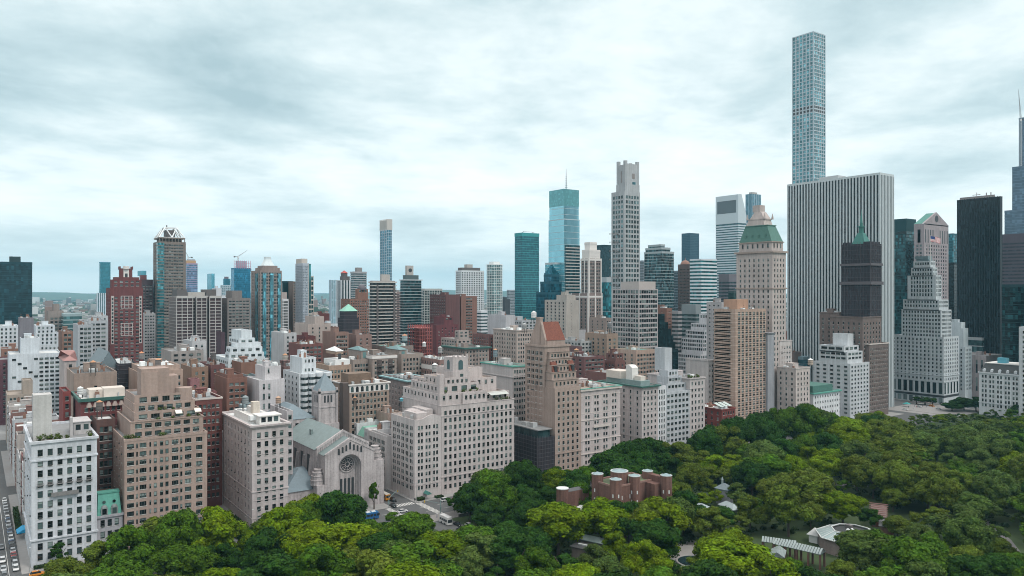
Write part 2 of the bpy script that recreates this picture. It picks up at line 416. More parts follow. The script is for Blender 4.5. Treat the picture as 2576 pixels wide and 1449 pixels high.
def B(name, label, xl, xc, xr, yt, X, col, W=None, N=None, mat='stone', tiers=(), cat='apartment building', cor=None, fr=None, rk='grey',
      r=1.0, clut=3, trim=None, par=.9, courses=(), dmax=60.0, big=True, x1=None, fin=True, group=None, maxwin=100):
    b = vbox(xl, xc, xr, yt, X, r, dmax); x0, xe, y0, y1, z1 = b
    if x1: xe = x1
    if N == 1: N = W
    wm = wallmat(col, mat)
    o = Bd(name, label, cat, ((x0 + xe) / 2, (y0 + y1) / 2, 0), wm, fr, group, rk)
    o.mass(x0, xe, y0, y1, 0, z1, W, N, par); FOOT.append((name + ':' + label[:30], x0, xe, y0, y1, z1))
    if cor: o.ring((x0, xe, y0, y1), z1 - cor[0], z1 + .05, cor[1])
    for dz in courses: o.ring((x0, xe, y0, y1), z1 - dz - .35, z1 - dz, .18)
    zp = z1; o.top = (x0, xe, y0, y1, z1)
    lastb = (x0, xe, y0, y1)
    for tr in tiers:
        txl, txc, txr, tyt, dx = tr[:5]; tW = tr[5] if len(tr) > 5 else W; tN = tr[6] if len(tr) > 6 else N
        zb = tr[7] if len(tr) > 7 else zp - .9
        a, bx, c, d, tz = vbox(txl, txc, txr, tyt, x0 + dx, r, xe - x0 - dx + .5, True)
        bx = min(bx, xe - .2); d = min(d, y1 - .15) if len(tr) <= 8 else d; c = max(c, y0 + .15) if len(tr) <= 8 else c
        if d - c < 1.5 or bx - a < 1.5: continue
        tp = lambda q: dict(q, bot=.7, top=min(q['top'], 1.1)) if q else None
        o.mass(a, bx, c, d, zb, tz, tp(tW), tp(tN), par); o.top = (a, bx, c, d, tz); zp = tz if len(tr) <= 7 or tr[7] is None else zp
        if cor and len(tr) <= 7: o.ring((a, bx, c, d), tz - .4, tz + .05, .25)
    if clut: o.clutter(o.top, o.top[4] - par, clut, seedof(label), big)
    o.trim_m = trim
    if fin: o.finish(trim, maxwin=maxwin)
    return o
def T(name, label, xl, xc, xr, yt, X, glass, col=(.4, .42, .42), fl=3.7, band=.9, mul=0.0, mw=.25, tiers=(), r=1.0, cat='tower', dmax=60.0, bout=.12, rk='grey', clut=0, fin=True, zlow=0, wm=None, topband=2.5, x1=None):
    """tower of glass walls with floor bands and mullions"""
    b = vbox(xl, xc, xr, yt, X, r, dmax); x0, xe, y0, y1, z1 = b
    if x1: xe = x1
    o = Bd(name, label, cat, ((x0 + xe) / 2, (y0 + y1) / 2, 0), wm or wallmat(col, 'panel', .4), None, None, rk)
    FOOT.append((name + ':' + label[:30], x0, xe, y0, y1, z1))
    boxes = [(x0, xe, y0, y1, 0, z1)]
    zp = z1
    for tr in tiers:
        a, bx, c, d, tz = vbox(tr[0], tr[1], tr[2], tr[3], x0 + tr[4], r, xe - x0 + 2, True)
        boxes.append((a, min(bx, xe - .1), max(c, y0 + .1), min(d, y1 - .1), zp - .5, tz)); zp = tz
    for (a, bx, c, d, z0, zt) in boxes:
        o.glass.box(a, bx, c, d, z0, zt - .3); o.roof.box(a + .2, bx - .2, c + .2, d - .2, zt - .4, zt - .2)
        if band:
            z = zt - topband - fl
            o.band.box(a - bout, bx + bout, c - bout, d + bout, zt - topband, zt)
            while z > max(z0, zlow):
                o.band.box(a - bout, bx + bout, c - bout, d + bout, z, z + band); z -= fl
        if mul:
            k = 0; mo = bout + .06
            n = max(1, round((d - c) / mul))
            for i in range(n + 1):
                y = c + (d - c) * i / n; o.trim.box(a - mo, a + .1, y - mw / 2, y + mw / 2, z0, zt + .02)
            n = max(1, round((bx - a) / mul))
            for i in range(n + 1):
                x = a + (bx - a) * i / n; o.trim.box(x - mw / 2, x + mw / 2, d - .1, d + mo, z0, zt + .02)
        o.top = (a, bx, c, d, zt); o.boxes.append((a, bx, c, d, z0, zt))
    o.gm = glass
    if clut: o.clutter(o.top, o.top[4] - .2, clut, seedof(label))
    if fin:
        m, o.trim = o.trim, M(); o.finish(None, glass=glass); o.part('mullions', m, o.wm)
    return o
# ------------------------------------------------------------------ buildings along the avenue, near to far
LS = (.475, .42, .395); LS2 = (.50, .46, .44); WHT = (.58, .61, .62); TAN = (.42, .285, .215); TAN2 = (.46, .34, .27); BRN = (.19, .12, .095)
RED = (.155, .06, .052); ORG = (.26, .14, .10); GRY = (.33, .335, .34); NET = (.040, .036, .042); PNK = (.46, .36, .315)
COPPER = plain('copper_green', (.09, .30, .245), .7, 0, .35, .8); TEALC = plain('cornice_teal', (.10, .27, .27), .6, 0, .3)
DKGREEN = plain('cornice_dark_green', (.03, .10, .085), .6, 0, .3)

def hood(o, m, x, y, z, s=1.0): pass
# white corner house at the side street
pw = P(1.55, 2.35, 3.62, n=6, top=3.0, bot=1.5, m=1.1)
f1 = B('apartment_house', 'white limestone apartment house with six window columns, nearest the side street on the left', 64, 79, 244, 1112, 310, (.54, .55, .56),
       pw, P(1.2, 2.2, 3.62, 5.2, top=3.0, bot=2, m=2), clut=0, fin=False, x1=352)
bx = f1.top; z1 = bx[4]
for z, o_, h in ((z1 - .9, .55, .9), (z1 - 7.0, .35, .45), (9.3, .45, .55)): f1.ring(bx, z, z + h, o_)
f1.finish()
m = M(); yb = (bx[2] + bx[3]) / 2
m.box(308.7, 310.02, yb - 4.2, yb + 4.2, 24.2, 24.6); m.box(308.7, 308.85, yb - 4.2, yb + 4.2, 24.6, 25.6)
for i in range(15): m.box(308.69, 308.86, yb - 4.15 + i * .58, yb - 4.0 + i * .58, 24.6, 25.65)
f1.part('balcony', m, wallmat((.20, .19, .18)))
for i in range(6):
    y = bx[3] - 1.1 - (i + .5) * (bx[3] - bx[2] - 2.2) / 6; m = M()
    m.box(309.1, 310.02, y - 1.0, y + 1.0, 28.3, 28.5)
    for k in range(7): m.box(309.1, 309.2, y - 1 + k * .32, y - .94 + k * .32, 28.5, 29.3)
    m.box(309.08, 309.22, y - 1.0, y + 1.0, 29.3, 29.38); f1.part('window_balcony', m, wallmat((.20, .19, .18)))
m = M(); m.box(318, 325, -23, -17.3, z1 - 1, 59); f1.part('stair_tower', m, wallmat((.48, .46, .43)))
m = M(); m.box(322, 334, -35.6, -30.2, z1 - 1, z1 + 3.6); m.box(321.6, 334.4, -35.9, -29.9, z1 + 3.6, z1 + 3.9); m.box(319, 322, -29.6, -28.8, z1 - 1, z1 + 6)
f1.part('penthouse', m, wallmat((.44, .41, .39)))
m = M()
for y in (-31.6, -34.2): m.box(321.93, 322.02, y - .8, y + .8, z1 + .8, z1 + 2.8)
f1.part('penthouse_window', m, winglass())

# mansion with bright copper mansard
mn = Bd('mansion', 'narrow grey mansion with a bright green copper mansard roof between two apartment houses', 'mansion', (322, -40.5, 0), wallmat((.36, .35, .36)))
ya, yb2 = -44.9, -36.4
mn.mass(311.5, 336, ya, yb2, 0, 14.2, P(1.4, 2.5, 4.2, n=3, top=1.6, bot=1, m=.8), None, par=.1)
mn.ring((311.5, 336, ya, yb2), 13.5, 14.3, .5)
m = M(); m.frus((312, 318.5, ya + .3, yb2 - .3), 14.2, (314.2, 317.2, ya + .8, yb2 - .8), 21.6); mn.part('mansard_roof', m, COPPER)
m = M(); m.box(313.9, 317.5, ya + .6, yb2 - .6, 21.6, 22.1); mn.part('ridge_cap', m, COPPER); m = M(); m.box(318.6, 335.8, ya + .2, yb2 - .2, 14.1, 18.4); mn.part('rear_storey', m, wallmat(BRN, 'brick'))
for y in (ya + 2.6, yb2 - 2.6):
    d = M(); d.box(311.9, 314, y - 1.1, y + 1.1, 14.3, 16.6); d.sphere(312.9, y, 16.6, 1.1, n=10, k=4, half=True); mn.part('dormer', d, wallmat((.22, .24, .23)))
    d = M(); d.cyl(0, 0, 0, .25, .55, 10); o = d.build('round_window', winglass(), mn.root); o.rotation_euler = (0, -math.pi / 2, 0); o.location = (313.15 - 322, y + 40.5, 18.7)
    d = M(); d.box(311.83, 311.95, y - .7, y + .7, 14.5, 16.5); mn.part('dormer_window', d, winglass())
mn.finish()
bk = B('apartment_house', 'low brown brick back house squeezed behind the copper-roofed mansion', 247, 280, 300, 1186, 337, BRN, P(1.1, 1.7, 3.4, n=3, bot=2), None, 'brick', clut=3, rk='grey', big=False, x1=352)

# tan brick house with terraces
pt = P(2.75, 1.9, 3.12, n=6, top=2.0, bot=3, m=1.0, kind='wide', cols=(.085, .255, .40, .525, .66, .80, .93))
f3 = B('apartment_house', 'tan brick apartment house with planted terrace setbacks and wide windows', 291, 313, 521, 1106, 310, (.36, .265, .22), None, None, 'brick', clut=0, fin=False, x1=345)
x0, x1, y0, y1, z1 = f3.top
f3.wall = M(); f3.roof = M(); f3.wg = winglass(.12)
pt2 = P(2.3, 1.7, 3.12, top=1.9, bot=3, kind='wide', cols=(.07, .215, .60, .76, .90)); 
f3.mass(x0, x1, y0, y1, 0, z1, pt2, P(1.2, 1.6, 3.12, 6, m=3, bot=6))
L = y1 - y0
for a, w in ((.145, .5), (.30, .55), (.36, .95), (.435, 1.05), (.50, 1.05), (.675, .7)):       # narrow side lights between
    r_ = 0; zt = z1 - 1.9
    while zt > 5:
        f3.win.append(('bare', w, 1.7, (x0 - .33, y1 - a * L, zt - .85), 'W')); zt -= 3.12
nl = [z1, z1 + 5.9, z1 + 8.9, z1 + 11.8, z1 + 14.8]
tiers3 = [(2.6, x1 - 1, y0 + .8, y1 - 2.4, nl[0] - .9, nl[1], P(2.3, 1.7, 3.1, n=7, top=1.0, bot=.8, kind='wide')),
          (5.2, x1 - 2, y0 + 1.6, y1 - 4, nl[1] - .9, nl[2], P(3.0, 1.7, 3.1, n=5, top=1.0, bot=.6, kind='wide')),
          (7.0, x1 - 3, y0 + 3.0, y1 - 4.4, nl[2] - .9, nl[3], P(2.2, 1.8, 3.1, n=6, top=.9, bot=.6, kind='wide')),
          (9.2, x1 - 4, y0 + 6, y1 - 4.8, nl[3] - .9, nl[4], P(2.6, 2.0, 3.1, n=4, top=.9, bot=.5, kind='wide'))]
for dx, xe, a, b, zb, zt, pp in tiers3: f3.mass(x0 + dx, xe, a, b, zb, zt, pp, None)
f3.ring((x0, x1, y0, y1), z1 - 2.0 + 1.1, z1 + .02, .12); f3.ring((x0 + 2.6, x1 - 1, y0 + .8, y1 - 2.4), nl[1] - .35, nl[1] + .03, .2)
f3.finish()
m = M(); m.box(x0 + 12, x0 + 21, y0 + 11.4, y0 + 21.4, nl[4] - 1, nl[4] + 9.6); m.box(x0 + 11.6, x0 + 12.3, y0 + 15.5, y0 + 21.6, nl[4] - 1, nl[4] + 8.4); m.box(x0 + 12, x0 + 20, y0 + 8, y0 + 11.4, nl[4] - 1, nl[4] + 6.5); f3.part('roof_tower', m, f3.wm)
m = M(); m.prism([(x0 + 12 + 3.2 * math.cos(a), y0 + 6 + 3.2 * math.sin(a)) for a in [i * math.pi / 8 for i in range(16)]], nl[3] - 1, nl[4] + 1.6); f3.part('rounded_bay', m, f3.wm)
for y in (y0 + 2.5, y0 + 9.5):
    m = M(); z = nl[1] + 1.7
    m.q((x0 + 5.1, y - 1.2, z + 1), (x0 + 5.1, y + 1.2, z + 1), (x0 + 3.3, y + 1.2, z), (x0 + 3.3, y - 1.2, z)); m.q((x0 + 3.3, y - 1.2, z), (x0 + 3.3, y + 1.2, z), (x0 + 3.3, y + 1.2, z - .3), (x0 + 3.3, y - 1.2, z - .3)); f3.part('awning', m, plain('canvas_cream', (.7, .66, .6), .9, 0, .1))
TERR = [(312, 320, -35.5, -17.5, f1.top[4] - .9), (310.6, 312.4, y0 + 1, y1 - 1, z1 - .8), (312.8, 315, y0 + 2, y1 - 4, nl[1] - .8), (311, 316, y1 - 2.4, y1 - .5, z1 - .8), (315.4, 317, y0 + 4, y1 - 6, nl[2] - .8)]

# pale limestone corner house with a flat projecting cornice
pn = P(1.15, 2.0, 3.74, n=8, top=3.1, bot=1.5, m=2.0)
f4 = B('apartment_house', 'pale limestone corner apartment house with a flat projecting cornice and white rooftop plant', 561, 634, 725, 1071, 310, (.47, .41, .39),
       P(1.5, 2.15, 3.74, n=4, top=3.1, bot=1.5, m=1.2), pn, fin=False, clut=0, rk='white')
bx = f4.top; z1 = bx[4]
for z, o_, h in ((z1 - .7, .95, .7), (z1 - 1.3, .45, .6), (z1 - 5.9, .14, .3), (14.6, .25, .5), (11.1, .12, .25), (3.9, .2, .35), (29.6, .10, .2), (22, .1, .2)): f4.ring(bx, z, z + h, o_)
f4.finish()
m = M(); m.box(314.5, 322, -104.5, -96, z1 - .9, z1 + 2.6); m.box(313.9, 322.6, -105.1, -95.4, z1 + 2.6, z1 + 3.0); m.box(324, 345, -103, -94, z1 - .9, z1 + 2.2); m.box(330, 336, -101, -97, z1 + 2.2, z1 + 4.6)
f4.part('penthouse', m, plain('white_plaster', (.6, .59, .57), .8, 0, .15))
m = M()
for y in (-97.6, -100.2, -102.8): m.box(314.42, 314.52, y - .9, y + .9, z1 + .2, z1 + 2.2)
f4.part('penthouse_window', m, winglass())
m = M(); m.box(326, 329, -99.6, -96.6, z1 + 2.2, z1 + 7.2); f4.part('chimney', m, wallmat((.55, .48, .40)))
f4.clutter((312, 350, -105.5, -93), z1 + .6, 9, 5, False)
m = M(); m.box(346, 352, -104, -98, z1 - .5, z1 + 3.2)
for x in (347.5, 350.5): m.cyl(x, -101, z1 + 3.2, z1 + 3.9, 1.2, 10)
f4.part('cooling_tower', m, plain('steel_blue', (.18, .24, .26), .5, .2, .3))
B('apartment_house', 'slim pale house with paired windows behind the corner house with the flat cornice', 716, 722, 737, 1034, 329, (.47, .43, .42), P(1.5, 2.1, 3.75, n=2, m=.4), None, clut=2, big=False, x1=352)
B('town_house', 'white five-storey stone house on the side street left of the pale corner house', 522, 548, 562, 1087, 356, LS2, None, P(1.1, 1.9, 3.7, n=8, top=3, m=1), clut=3, x1=392, cor=(.8, .5), courses=(5.2,), cat='town house')

# ------------------------------------------------------------------ synagogue with the rose window
st_m = wallmat((.40, .355, .34), 'stone', 1.9)
sy = thing('synagogue', 'limestone synagogue with a gabled slate roof and a great rose window in a deep arch', 'synagogue', (335, -135, 0))
XF, yl, yr, yc = 313.0, -123.6, -146.6, -135.0
zE, zA = 25.0, 31.2
fa = M()
ar, az = 5.3, 19.0                                   # the deep arch: half width, springing height
n = 14
pts = [(yc + ar * math.cos(math.pi * k / n), az + ar * math.sin(math.pi * k / n)) for k in range(n + 1)]
def roofz(y): return zE + (zA - zE) * (1 - abs(y - yc) / (yl - yc))
# front wall split round the arch
q = lambda y, z: (XF, y, z)
fa.q(q(yl, 0), q(yc + ar, 0), q(yc + ar, az), q(yl, az)); fa.q(q(yc - ar, 0), q(yr, 0), q(yr, az), q(yc - ar, az))
fa.poly([q(yl, az), q(yc + ar, az), q(pts[0][0], roofz(pts[0][0])), q(yl, zE)]); fa.poly([q(yc - ar, az), q(yr, az), q(yr, zE), q(pts[-1][0], roofz(pts[-1][0]))])
for k in range(n):
    (a, za), (b, zb) = pts[k], pts[k + 1]; fa.q(q(a, za), q(b, zb), q(b, roofz(b)), q(a, roofz(a)))
for k, dep, rr in ((0, 1.3, 0), (1, 2.5, .55), (2, 3.4, 1.1)):   # stepped reveals
    a_ = ar - rr; xa, xb = XF + (0, 1.3, 2.5)[k], XF + dep
    pp = [(yc + a_, 0)] + [(yc + a_ * math.cos(math.pi * j / n), az + a_ * math.sin(math.pi * j / n)) for j in range(n + 1)] + [(yc - a_, 0)]
    for j in range(len(pp) - 1): fa.q((xa, *pp[j]), (xb, *pp[j]), (xb, *pp[j + 1]), (xa, *pp[j + 1]))
    if k < 2:
        b_ = ar - (.55, 1.1)[k]; p2 = [(yc + b_, 0)] + [(yc + b_ * math.cos(math.pi * j / n), az + b_ * math.sin(math.pi * j / n)) for j in range(n + 1)] + [(yc - b_, 0)]
        for j in range(len(pp) - 1): fa.q((xb, *pp[j]), (xb, *p2[j]), (xb, *p2[j + 1]), (xb, *pp[j + 1]))
    else: fa.poly([(xb, *p) for p in pp][::-1])
XB = 321.0
fa.q((XB, yl, 0), (XF, yl, 0), (XF, yl, zE), (XB, yl, zE)); fa.q((XF, yr, 0), (XB, yr, 0), (XB, yr, zE), (XF, yr, zE))
for (a, b) in ((yl, yc), (yc, yr)):                              # raking coping
    fa.q((XF - .25, a, roofz(a) + .5), (XF - .25, b, roofz(b) + .5), (XF + 1, b, roofz(b) + .5), (XF + 1, a, roofz(a) + .5))
    fa.q((XF - .25, a, roofz(a) - .5), (XF - .25, b, roofz(b) - .5), (XF - .25, b, roofz(b) + .5), (XF - .25, a, roofz(a) + .5))
    fa.q((XF - .25, b, roofz(b) - .5), (XF - .25, a, roofz(a) - .5), (XF, a, roofz(a) - .6), (XF, b, roofz(b) - .6))
fa.box(XF + .3, XB, yr - 5.0, yr + .05, 0, 20); fa.box(XF + .3, XB + 3, yl - .05, yl + 3.4, 0, 12.5)
fa.build('facade', st_m, sy)
for sy_, yy in ((1, yl + 1.6), (-1, yr - 2.4)):                 # stepped domed corner turrets
    m = M()
    for k, (rr, z0_, z1_) in enumerate(((3.1, 12, 14.4), (2.8, 14.4, 16.2), (2.3, 16.2, 17.6), (1.6, 17.6, 18.8))): m.cyl(317.5, yy, z0_ + (7 if sy_ < 0 else 0), z1_ + (7 if sy_ < 0 else 0), rr, 14); m.cyl(317.5, yy, z1_ - .3 + (7 if sy_ < 0 else 0), z1_ + .04 + (7 if sy_ < 0 else 0), rr + .2, 14)
    m.build('turret', st_m, sy)
dk = plain('recess_dark', (.03, .035, .04), .5, 0, .1)
rw = M(); RZ = az + .4
def ringpts(r, k=28): return [(yc + r * math.cos(2 * math.pi * j / k), RZ + r * math.sin(2 * math.pi * j / k)) for j in range(k)]
rw.poly([(XF + 3.3, *p) for p in ringpts(3.3)][::-1]); rw.build('rose_glass', dk, sy)
tr_ = M()
for r_, w_ in ((3.4, .28), (1.0, .16), (2.55, .10)):
    A, Bp = ringpts(r_ - w_), ringpts(r_ + w_)
    for j in range(28):
        k = (j + 1) % 28; tr_.q((XF + 3.05, *Bp[j]), (XF + 3.05, *A[j]), (XF + 3.05, *A[k]), (XF + 3.05, *Bp[k])); tr_.q((XF + 3.3, *A[j]), (XF + 3.3, *A[k]), (XF + 3.05, *A[k]), (XF + 3.05, *A[j]))
for j in range(12):
    a = 2 * math.pi * j / 12; tr_.bar((XF + 3.12, yc + 1.0 * math.cos(a), RZ + math.sin(a)), (XF + 3.12, yc + 3.3 * math.cos(a), RZ + 3.3 * math.sin(a)), .13)
tr_.build('rose_tracery', st_m, sy)
for i in range(4):
    m = M(); y = yc - 2.7 + 1.8 * i; m.box(XF + 3.25, XF + 3.32, y - .55, y + .55, 4, 13.2); m.cyl(0, 0, 0, .01, .01, 3); m.build('lancet_window', dk, sy)
for i in range(7):                                              # arcade of round-headed openings under the gable
    m = M(); y = yc + (i - 3) * 1.75; zb = 25.0 + (3 - abs(i - 3)) * .62 - .4; h = 2.3 + (.5 if i == 3 else 0)
    pp = [(y + .58, zb), (y + .58, zb + h)] + [(y + .58 * math.cos(math.pi * j / 6), zb + h + .58 * math.sin(math.pi * j / 6)) for j in range(1, 6)] + [(y - .58, zb + h), (y - .58, zb)]
    m.poly([(XF - .03, *p) for p in pp][::-1]); m.build('arcade_window', dk, sy)
    m = M()
    for j in range(len(pp) - 1): m.bar((XF - .06, *pp[j]), (XF - .06, *pp[j + 1]), .14)
    m.build('arcade_surround', st_m, sy)
rf = plain('roof_lead', (.165, .215, .215), .6, .1, .3, .5)
nl_, nr_, zE2, zA2, XN, XE = -122.6, -147.4, 26.6, 33.4, 320.6, 364.5
na = M()
na.q((XE, nl_, 0), (XN, nl_, 0), (XN, nl_, zE2), (XE, nl_, zE2)); na.q((XN, nr_, 0), (XE, nr_, 0), (XE, nr_, zE2), (XN, nr_, zE2))
na.poly([(XN, nl_, 0), (XN, nr_, 0), (XN, nr_, zE2), (XN, yc, zA2), (XN, nl_, zE2)]); na.poly([(XE, nr_, 0), (XE, nl_, 0), (XE, nl_, zE2), (XE, yc, zA2), (XE, nr_, zE2)])
for a, za, b, zb in ((nl_, zE2, yc, zA2), (yc, zA2, nr_, zE2)):
    na.q((XN - .3, a, za + .7), (XN - .3, b, zb + .7), (XN + .8, b, zb + .7), (XN + .8, a, za + .7)); na.q((XN - .3, a, za - .4), (XN - .3, b, zb - .4), (XN - .3, b, zb + .7), (XN - .3, a, za + .7))
for i in range(13):
    for s in (1, -1):
        y = yc + s * (1 + i * .85); z = zE2 + (zA2 - zE2) * (1 - abs(y - yc) / 12.4); na.box(XN - .28, XN + .02, y - .16, y + .16, z - 2.0, z - .3)
na.build('nave', st_m, sy)
for i in range(5):
    m = M(); x = 326 + i * 8.4; m.frus((x - .8, x + .8, nl_ - .02, nl_ + 3.2), 0, (x - .7, x + .7, nl_ - .02, nl_ + .9), 22); m.build('buttress', st_m, sy)
    if i < 4:
        m = M(); xm = x + 4.2; m.box(xm - 1.6, xm + 1.6, nl_ - .02, nl_ + .07, 14, 23); m.build('nave_window', dk, sy)
        m = M(); m.frus((x + 1, x + 7.4, nl_ - .1, nl_ + 2.5), 12, (x + 1, x + 7.4, nl_ - .1, nl_ + .4), 14); m.build('aisle_roof', rf, sy)
        m = M(); m.box(x + .82, x + 7.58, nl_, nl_ + 2.4, 0, 12); m.build('aisle_wall', st_m, sy)
m = M()
m.q((XN + .8, nl_ + .6, zE2 - .3), (XN + .8, yc, zA2 + .1), (XE, yc, zA2 + .1), (XE, nl_ + .6, zE2 - .3)); m.q((XN + .8, yc, zA2 + .1), (XN + .8, nr_ - .6, zE2 - .3), (XE, nr_ - .6, zE2 - .3), (XE, yc, zA2 + .1))
m.q((XF + 1, yl + .3, zE - .1), (XF + 1, yc, zA + .2), (XN, yc, zA + .2), (XN, yl + .3, zE - .1)); m.q((XF + 1, yc, zA + .2), (XF + 1, yr - .3, zE - .1), (XN, yr - .3, zE - .1), (XN, yc, zA + .2))
m.box(XN + 20, XN + 22, nl_ + 6 - 12, nl_ + 7 - 12, zA2 - 4, zA2 - 1.5); 
for i in range(1, 9): m.box(XN + i * 5, XN + i * 5 + .12, nl_ - .1, nl_ - .05, zE2, zE2 + .05)
m.build('roof', rf, sy)
m = M(); m.frus((318, 345, -122.3, -107.2), 10.2, (330, 333, -121, -118), 17.2); m.build('side_roof', plain('roof_blue_slate', (.15, .20, .23), .6, 0, .3), sy)
m = M(); m.box(318.6, 344.4, -122.4, -107.8, 0, 10.2); m.build('side_hall', st_m, sy)
# bell tower and chapel behind
tw = thing('bell_tower', 'slender stone bell tower with a slate-blue pyramid roof behind the synagogue', 'tower', (367, -144, 0))
m = M(); m.box(362, 371, -149, -140, 0, 46); m.box(361, 372, -150, -139, 0, 30); m.box(361.5, 371.5, -149.5, -139.5, 45.2, 46.3)
for s in ((362, -149), (362, -140), (371, -149), (371, -140)): m.box(s[0] - .5, s[0] + .5, s[1] - .5, s[1] + .5, 30, 47.6)
m.box(361.7, 371.3, -149.3, -139.7, 38, 38.5); m.build('shaft', st_m, tw)
m = M(); m.frus((361.6, 371.4, -149.4, -139.6), 46.3, (366.3, 366.7, -144.7, -144.3), 54.5); m.build('pyramid_roof', plain('roof_blue_slate', (.15, .20, .23), .6, 0, .3), tw)
for i in range(3):
    m = M(); y = -144.5 + (i - 1) * 1.7; m.box(361.93, 362.02, y - .45, y + .45, 40.5, 44); m.build('belfry_opening', dk, tw)
for i in range(2):
    m = M(); y = -144.5 + (i - .5) * 2.6; m.box(360.93, 361.02, y - .5, y + .5, 20, 28); m.build('lancet_window', dk, tw)
for i in range(3):
    m = M(); x = 366.5 + (i - 1) * 1.7; m.box(x - .45, x + .45, -140.02, -139.93, 40.5, 44); m.build('belfry_opening', dk, tw)
ch = thing('chapel', 'small stone chapel with a ribbed grey gable roof beside the bell tower', 'chapel', (372, -128, 0))
m = M(); m.box(366, 390, -139, -119, 0, 33); m.build('wall', st_m, ch)
m = M(); m.frus((365.6, 390.4, -139.4, -118.6), 33, (372, 384, -130.5, -129.5), 39.5); m.build('roof', plain('roof_blue_slate', (.15, .20, .23), .6, 0, .3), ch)
for i in range(4):
    m = M(); y = -122 - i * 4; m.box(365.93, 366.02, y - .8, y + .8, 28, 31); m.build('window', winglass(), ch)

# ------------------------------------------------------------------ the rest of the avenue front
ppair = P(1.05, 1.75, 3.08, n=3, top=3.0, bot=1.5, m=1.0, grp=(-.8, .8))
f5 = B('apartment_house', 'cream corner apartment house with a curved gable parapet beside the yellow school bus', 984, 1043, 1110, 1057, 310, (.49, .435, .41), ppair,
       P(1.3, 1.9, 3.08, n=5, top=3.2, bot=1.5, m=1.2, grp=(-.75, .75)), clut=3, fin=False, rk='tan')
bx = f5.top; z1 = bx[4]
m = M(); yy = [bx[3] - (bx[3] - bx[2]) * k / 12 for k in range(13)]
for k in range(12):
    za, zb = [z1 + 1.7 * max(0, math.cos((j - 8) / 4.5 * math.pi / 2)) if abs(j - 8) < 4.5 else z1 for j in (k, k + 1)]
    m.q((309.98, yy[k], z1 - .5), (309.98, yy[k + 1], z1 - .5), (309.98, yy[k + 1], zb + .05), (309.98, yy[k], za + .05)); m.q((310.5, yy[k + 1], z1 - .5), (310.5, yy[k], z1 - .5), (310.5, yy[k], za + .05), (310.5, yy[k + 1], zb + .05)); m.q((309.98, yy[k], za + .05), (309.98, yy[k + 1], zb + .05), (310.5, yy[k + 1], zb + .05), (310.5, yy[k], za + .05))
f5.part('curved_gable', m, f5.wm); f5.ring(bx, 6.5, 6.9, .15); f5.finish()
m = M(); m.box(313, 326, -174, -168, z1 - 1, z1 + 2.4); f5.part('roof_house', m, f5.wm); m = M(); m.box(316, 330, -178.5, -174.3, z1 - 1, z1 + 3.2); f5.part('roof_house', m, f5.wm)
B('apartment_house', 'lower cream wing with iron fire balconies beside the curved-gable house', 958, 972, 986, 1098, 334.5, (.50, .455, .43), None, P(1.6, 2.0, 3.1, n=4, top=2.5, m=1.5, grp=(-1, 1)), clut=2, x1=356)

p6 = P(1.35, 2.05, 3.48, n=15, top=2.6, bot=2.5, m=.9)
f6 = B('apartment_house', 'broad limestone apartment house with stepped terraces rising to an arched water-tank tower', 1100, 1110.5, 1293.5, 1021, 310, (.475, .415, .39), None, None, clut=0, fin=False, x1=350, rk='tan')
x0, x1, y0, y1, z1 = f6.top; f6.wall = M(); f6.roof = M()
f6.mass(x0, x1, y0, y1, 0, z1, p6, None)
f6.ring((x0, x1, y0, y1), z1 - 5.1, z1 - 4.6, .3); f6.ring((x0, x1, y0, y1), z1 - .3, z1 + .04, .2); f6.ring((x0, x1, y0, y1), 8.2, 8.7, .3)
def lv(dx, ya_, yb_, zb, zt, n_, h=1.9, w=1.35, x_e=None): f6.mass(x0 + dx, x_e or x1, ya_, yb_, zb - .9, zt, P(w, h, 3.4, n=n_, top=1.1, bot=.9, m=.6, kind='sash') if n_ else None, P(1.3, 1.8, 3.4, 3.5, top=1.1, bot=.9) if n_ else None)
lv(2.2, y0 + 15.5, y1 - .3, z1, z1 + 5.2, 7); lv(4, y0 + .3, y0 + 15.3, z1, z1 + 3.6, 4)
lv(1.2, y0 + 15.6, y0 + 29.5, z1, z1 + 4.8, 5); lv(6, y0 + 17, y1 - 2, z1 + 5.2, z1 + 9, 4, 2.4, 3.2, x0 + 34)
lv(7, y0 + 22, y0 + 36, z1 + 9, z1 + 12, 5, 1.4, 1.35, x0 + 28); lv(4.5, y1 - 4.2, y1 - 1.6, z1 + 4, z1 + 14, 0, 1, 1, x0 + 7.5); lv(8, y0 + 21, y0 + 31, z1 + 9, z1 + 14.6, 0, 1, 1, x0 + 20)
lv(13, y0 + 2, y0 + 19, z1 + 3.6, z1 + 10, 4, 2.0); lv(20, y0 + 6, y0 + 22, z1 + 10, z1 + 14.6, 0); lv(24, y0 + 20, y1 - 6, z1 + 5, z1 + 10, 4)
f6.finish()
m = M(); c_ = y0 + 26; m.box(x0 + 9, x0 + 18, c_ - 4.3, c_ + 4.3, z1 + 13.6, z1 + 21.6)
for a in (-3.9, -1.3, 1.3, 3.9): m.box(x0 + 8.9, x0 + 9.6, c_ + a - .45, c_ + a + .45, z1 + 21.5, z1 + 22.6)
f6.part('tank_tower', m, f6.wm)
for (fcx, fcy, ww) in ((x0 + 8.93, c_, 0), (x0 + 13.5, c_ + 4.36, 1)):
    m = M(); pp = [(-1.3, 0), (1.3, 0), (1.3, 3.4)] + [(1.3 * math.cos(math.pi * j / 8), 3.4 + 1.3 * math.sin(math.pi * j / 8)) for j in range(1, 8)] + [(-1.3, 3.4)]
    m.poly([(fcx, fcy - a, z1 + 15.4 + b) if not ww else (fcx - a, fcy, z1 + 15.4 + b) for a, b in pp]); f6.part('arched_opening', m, plain('louvre_teal', (.05, .10, .11), .5, 0, .2))
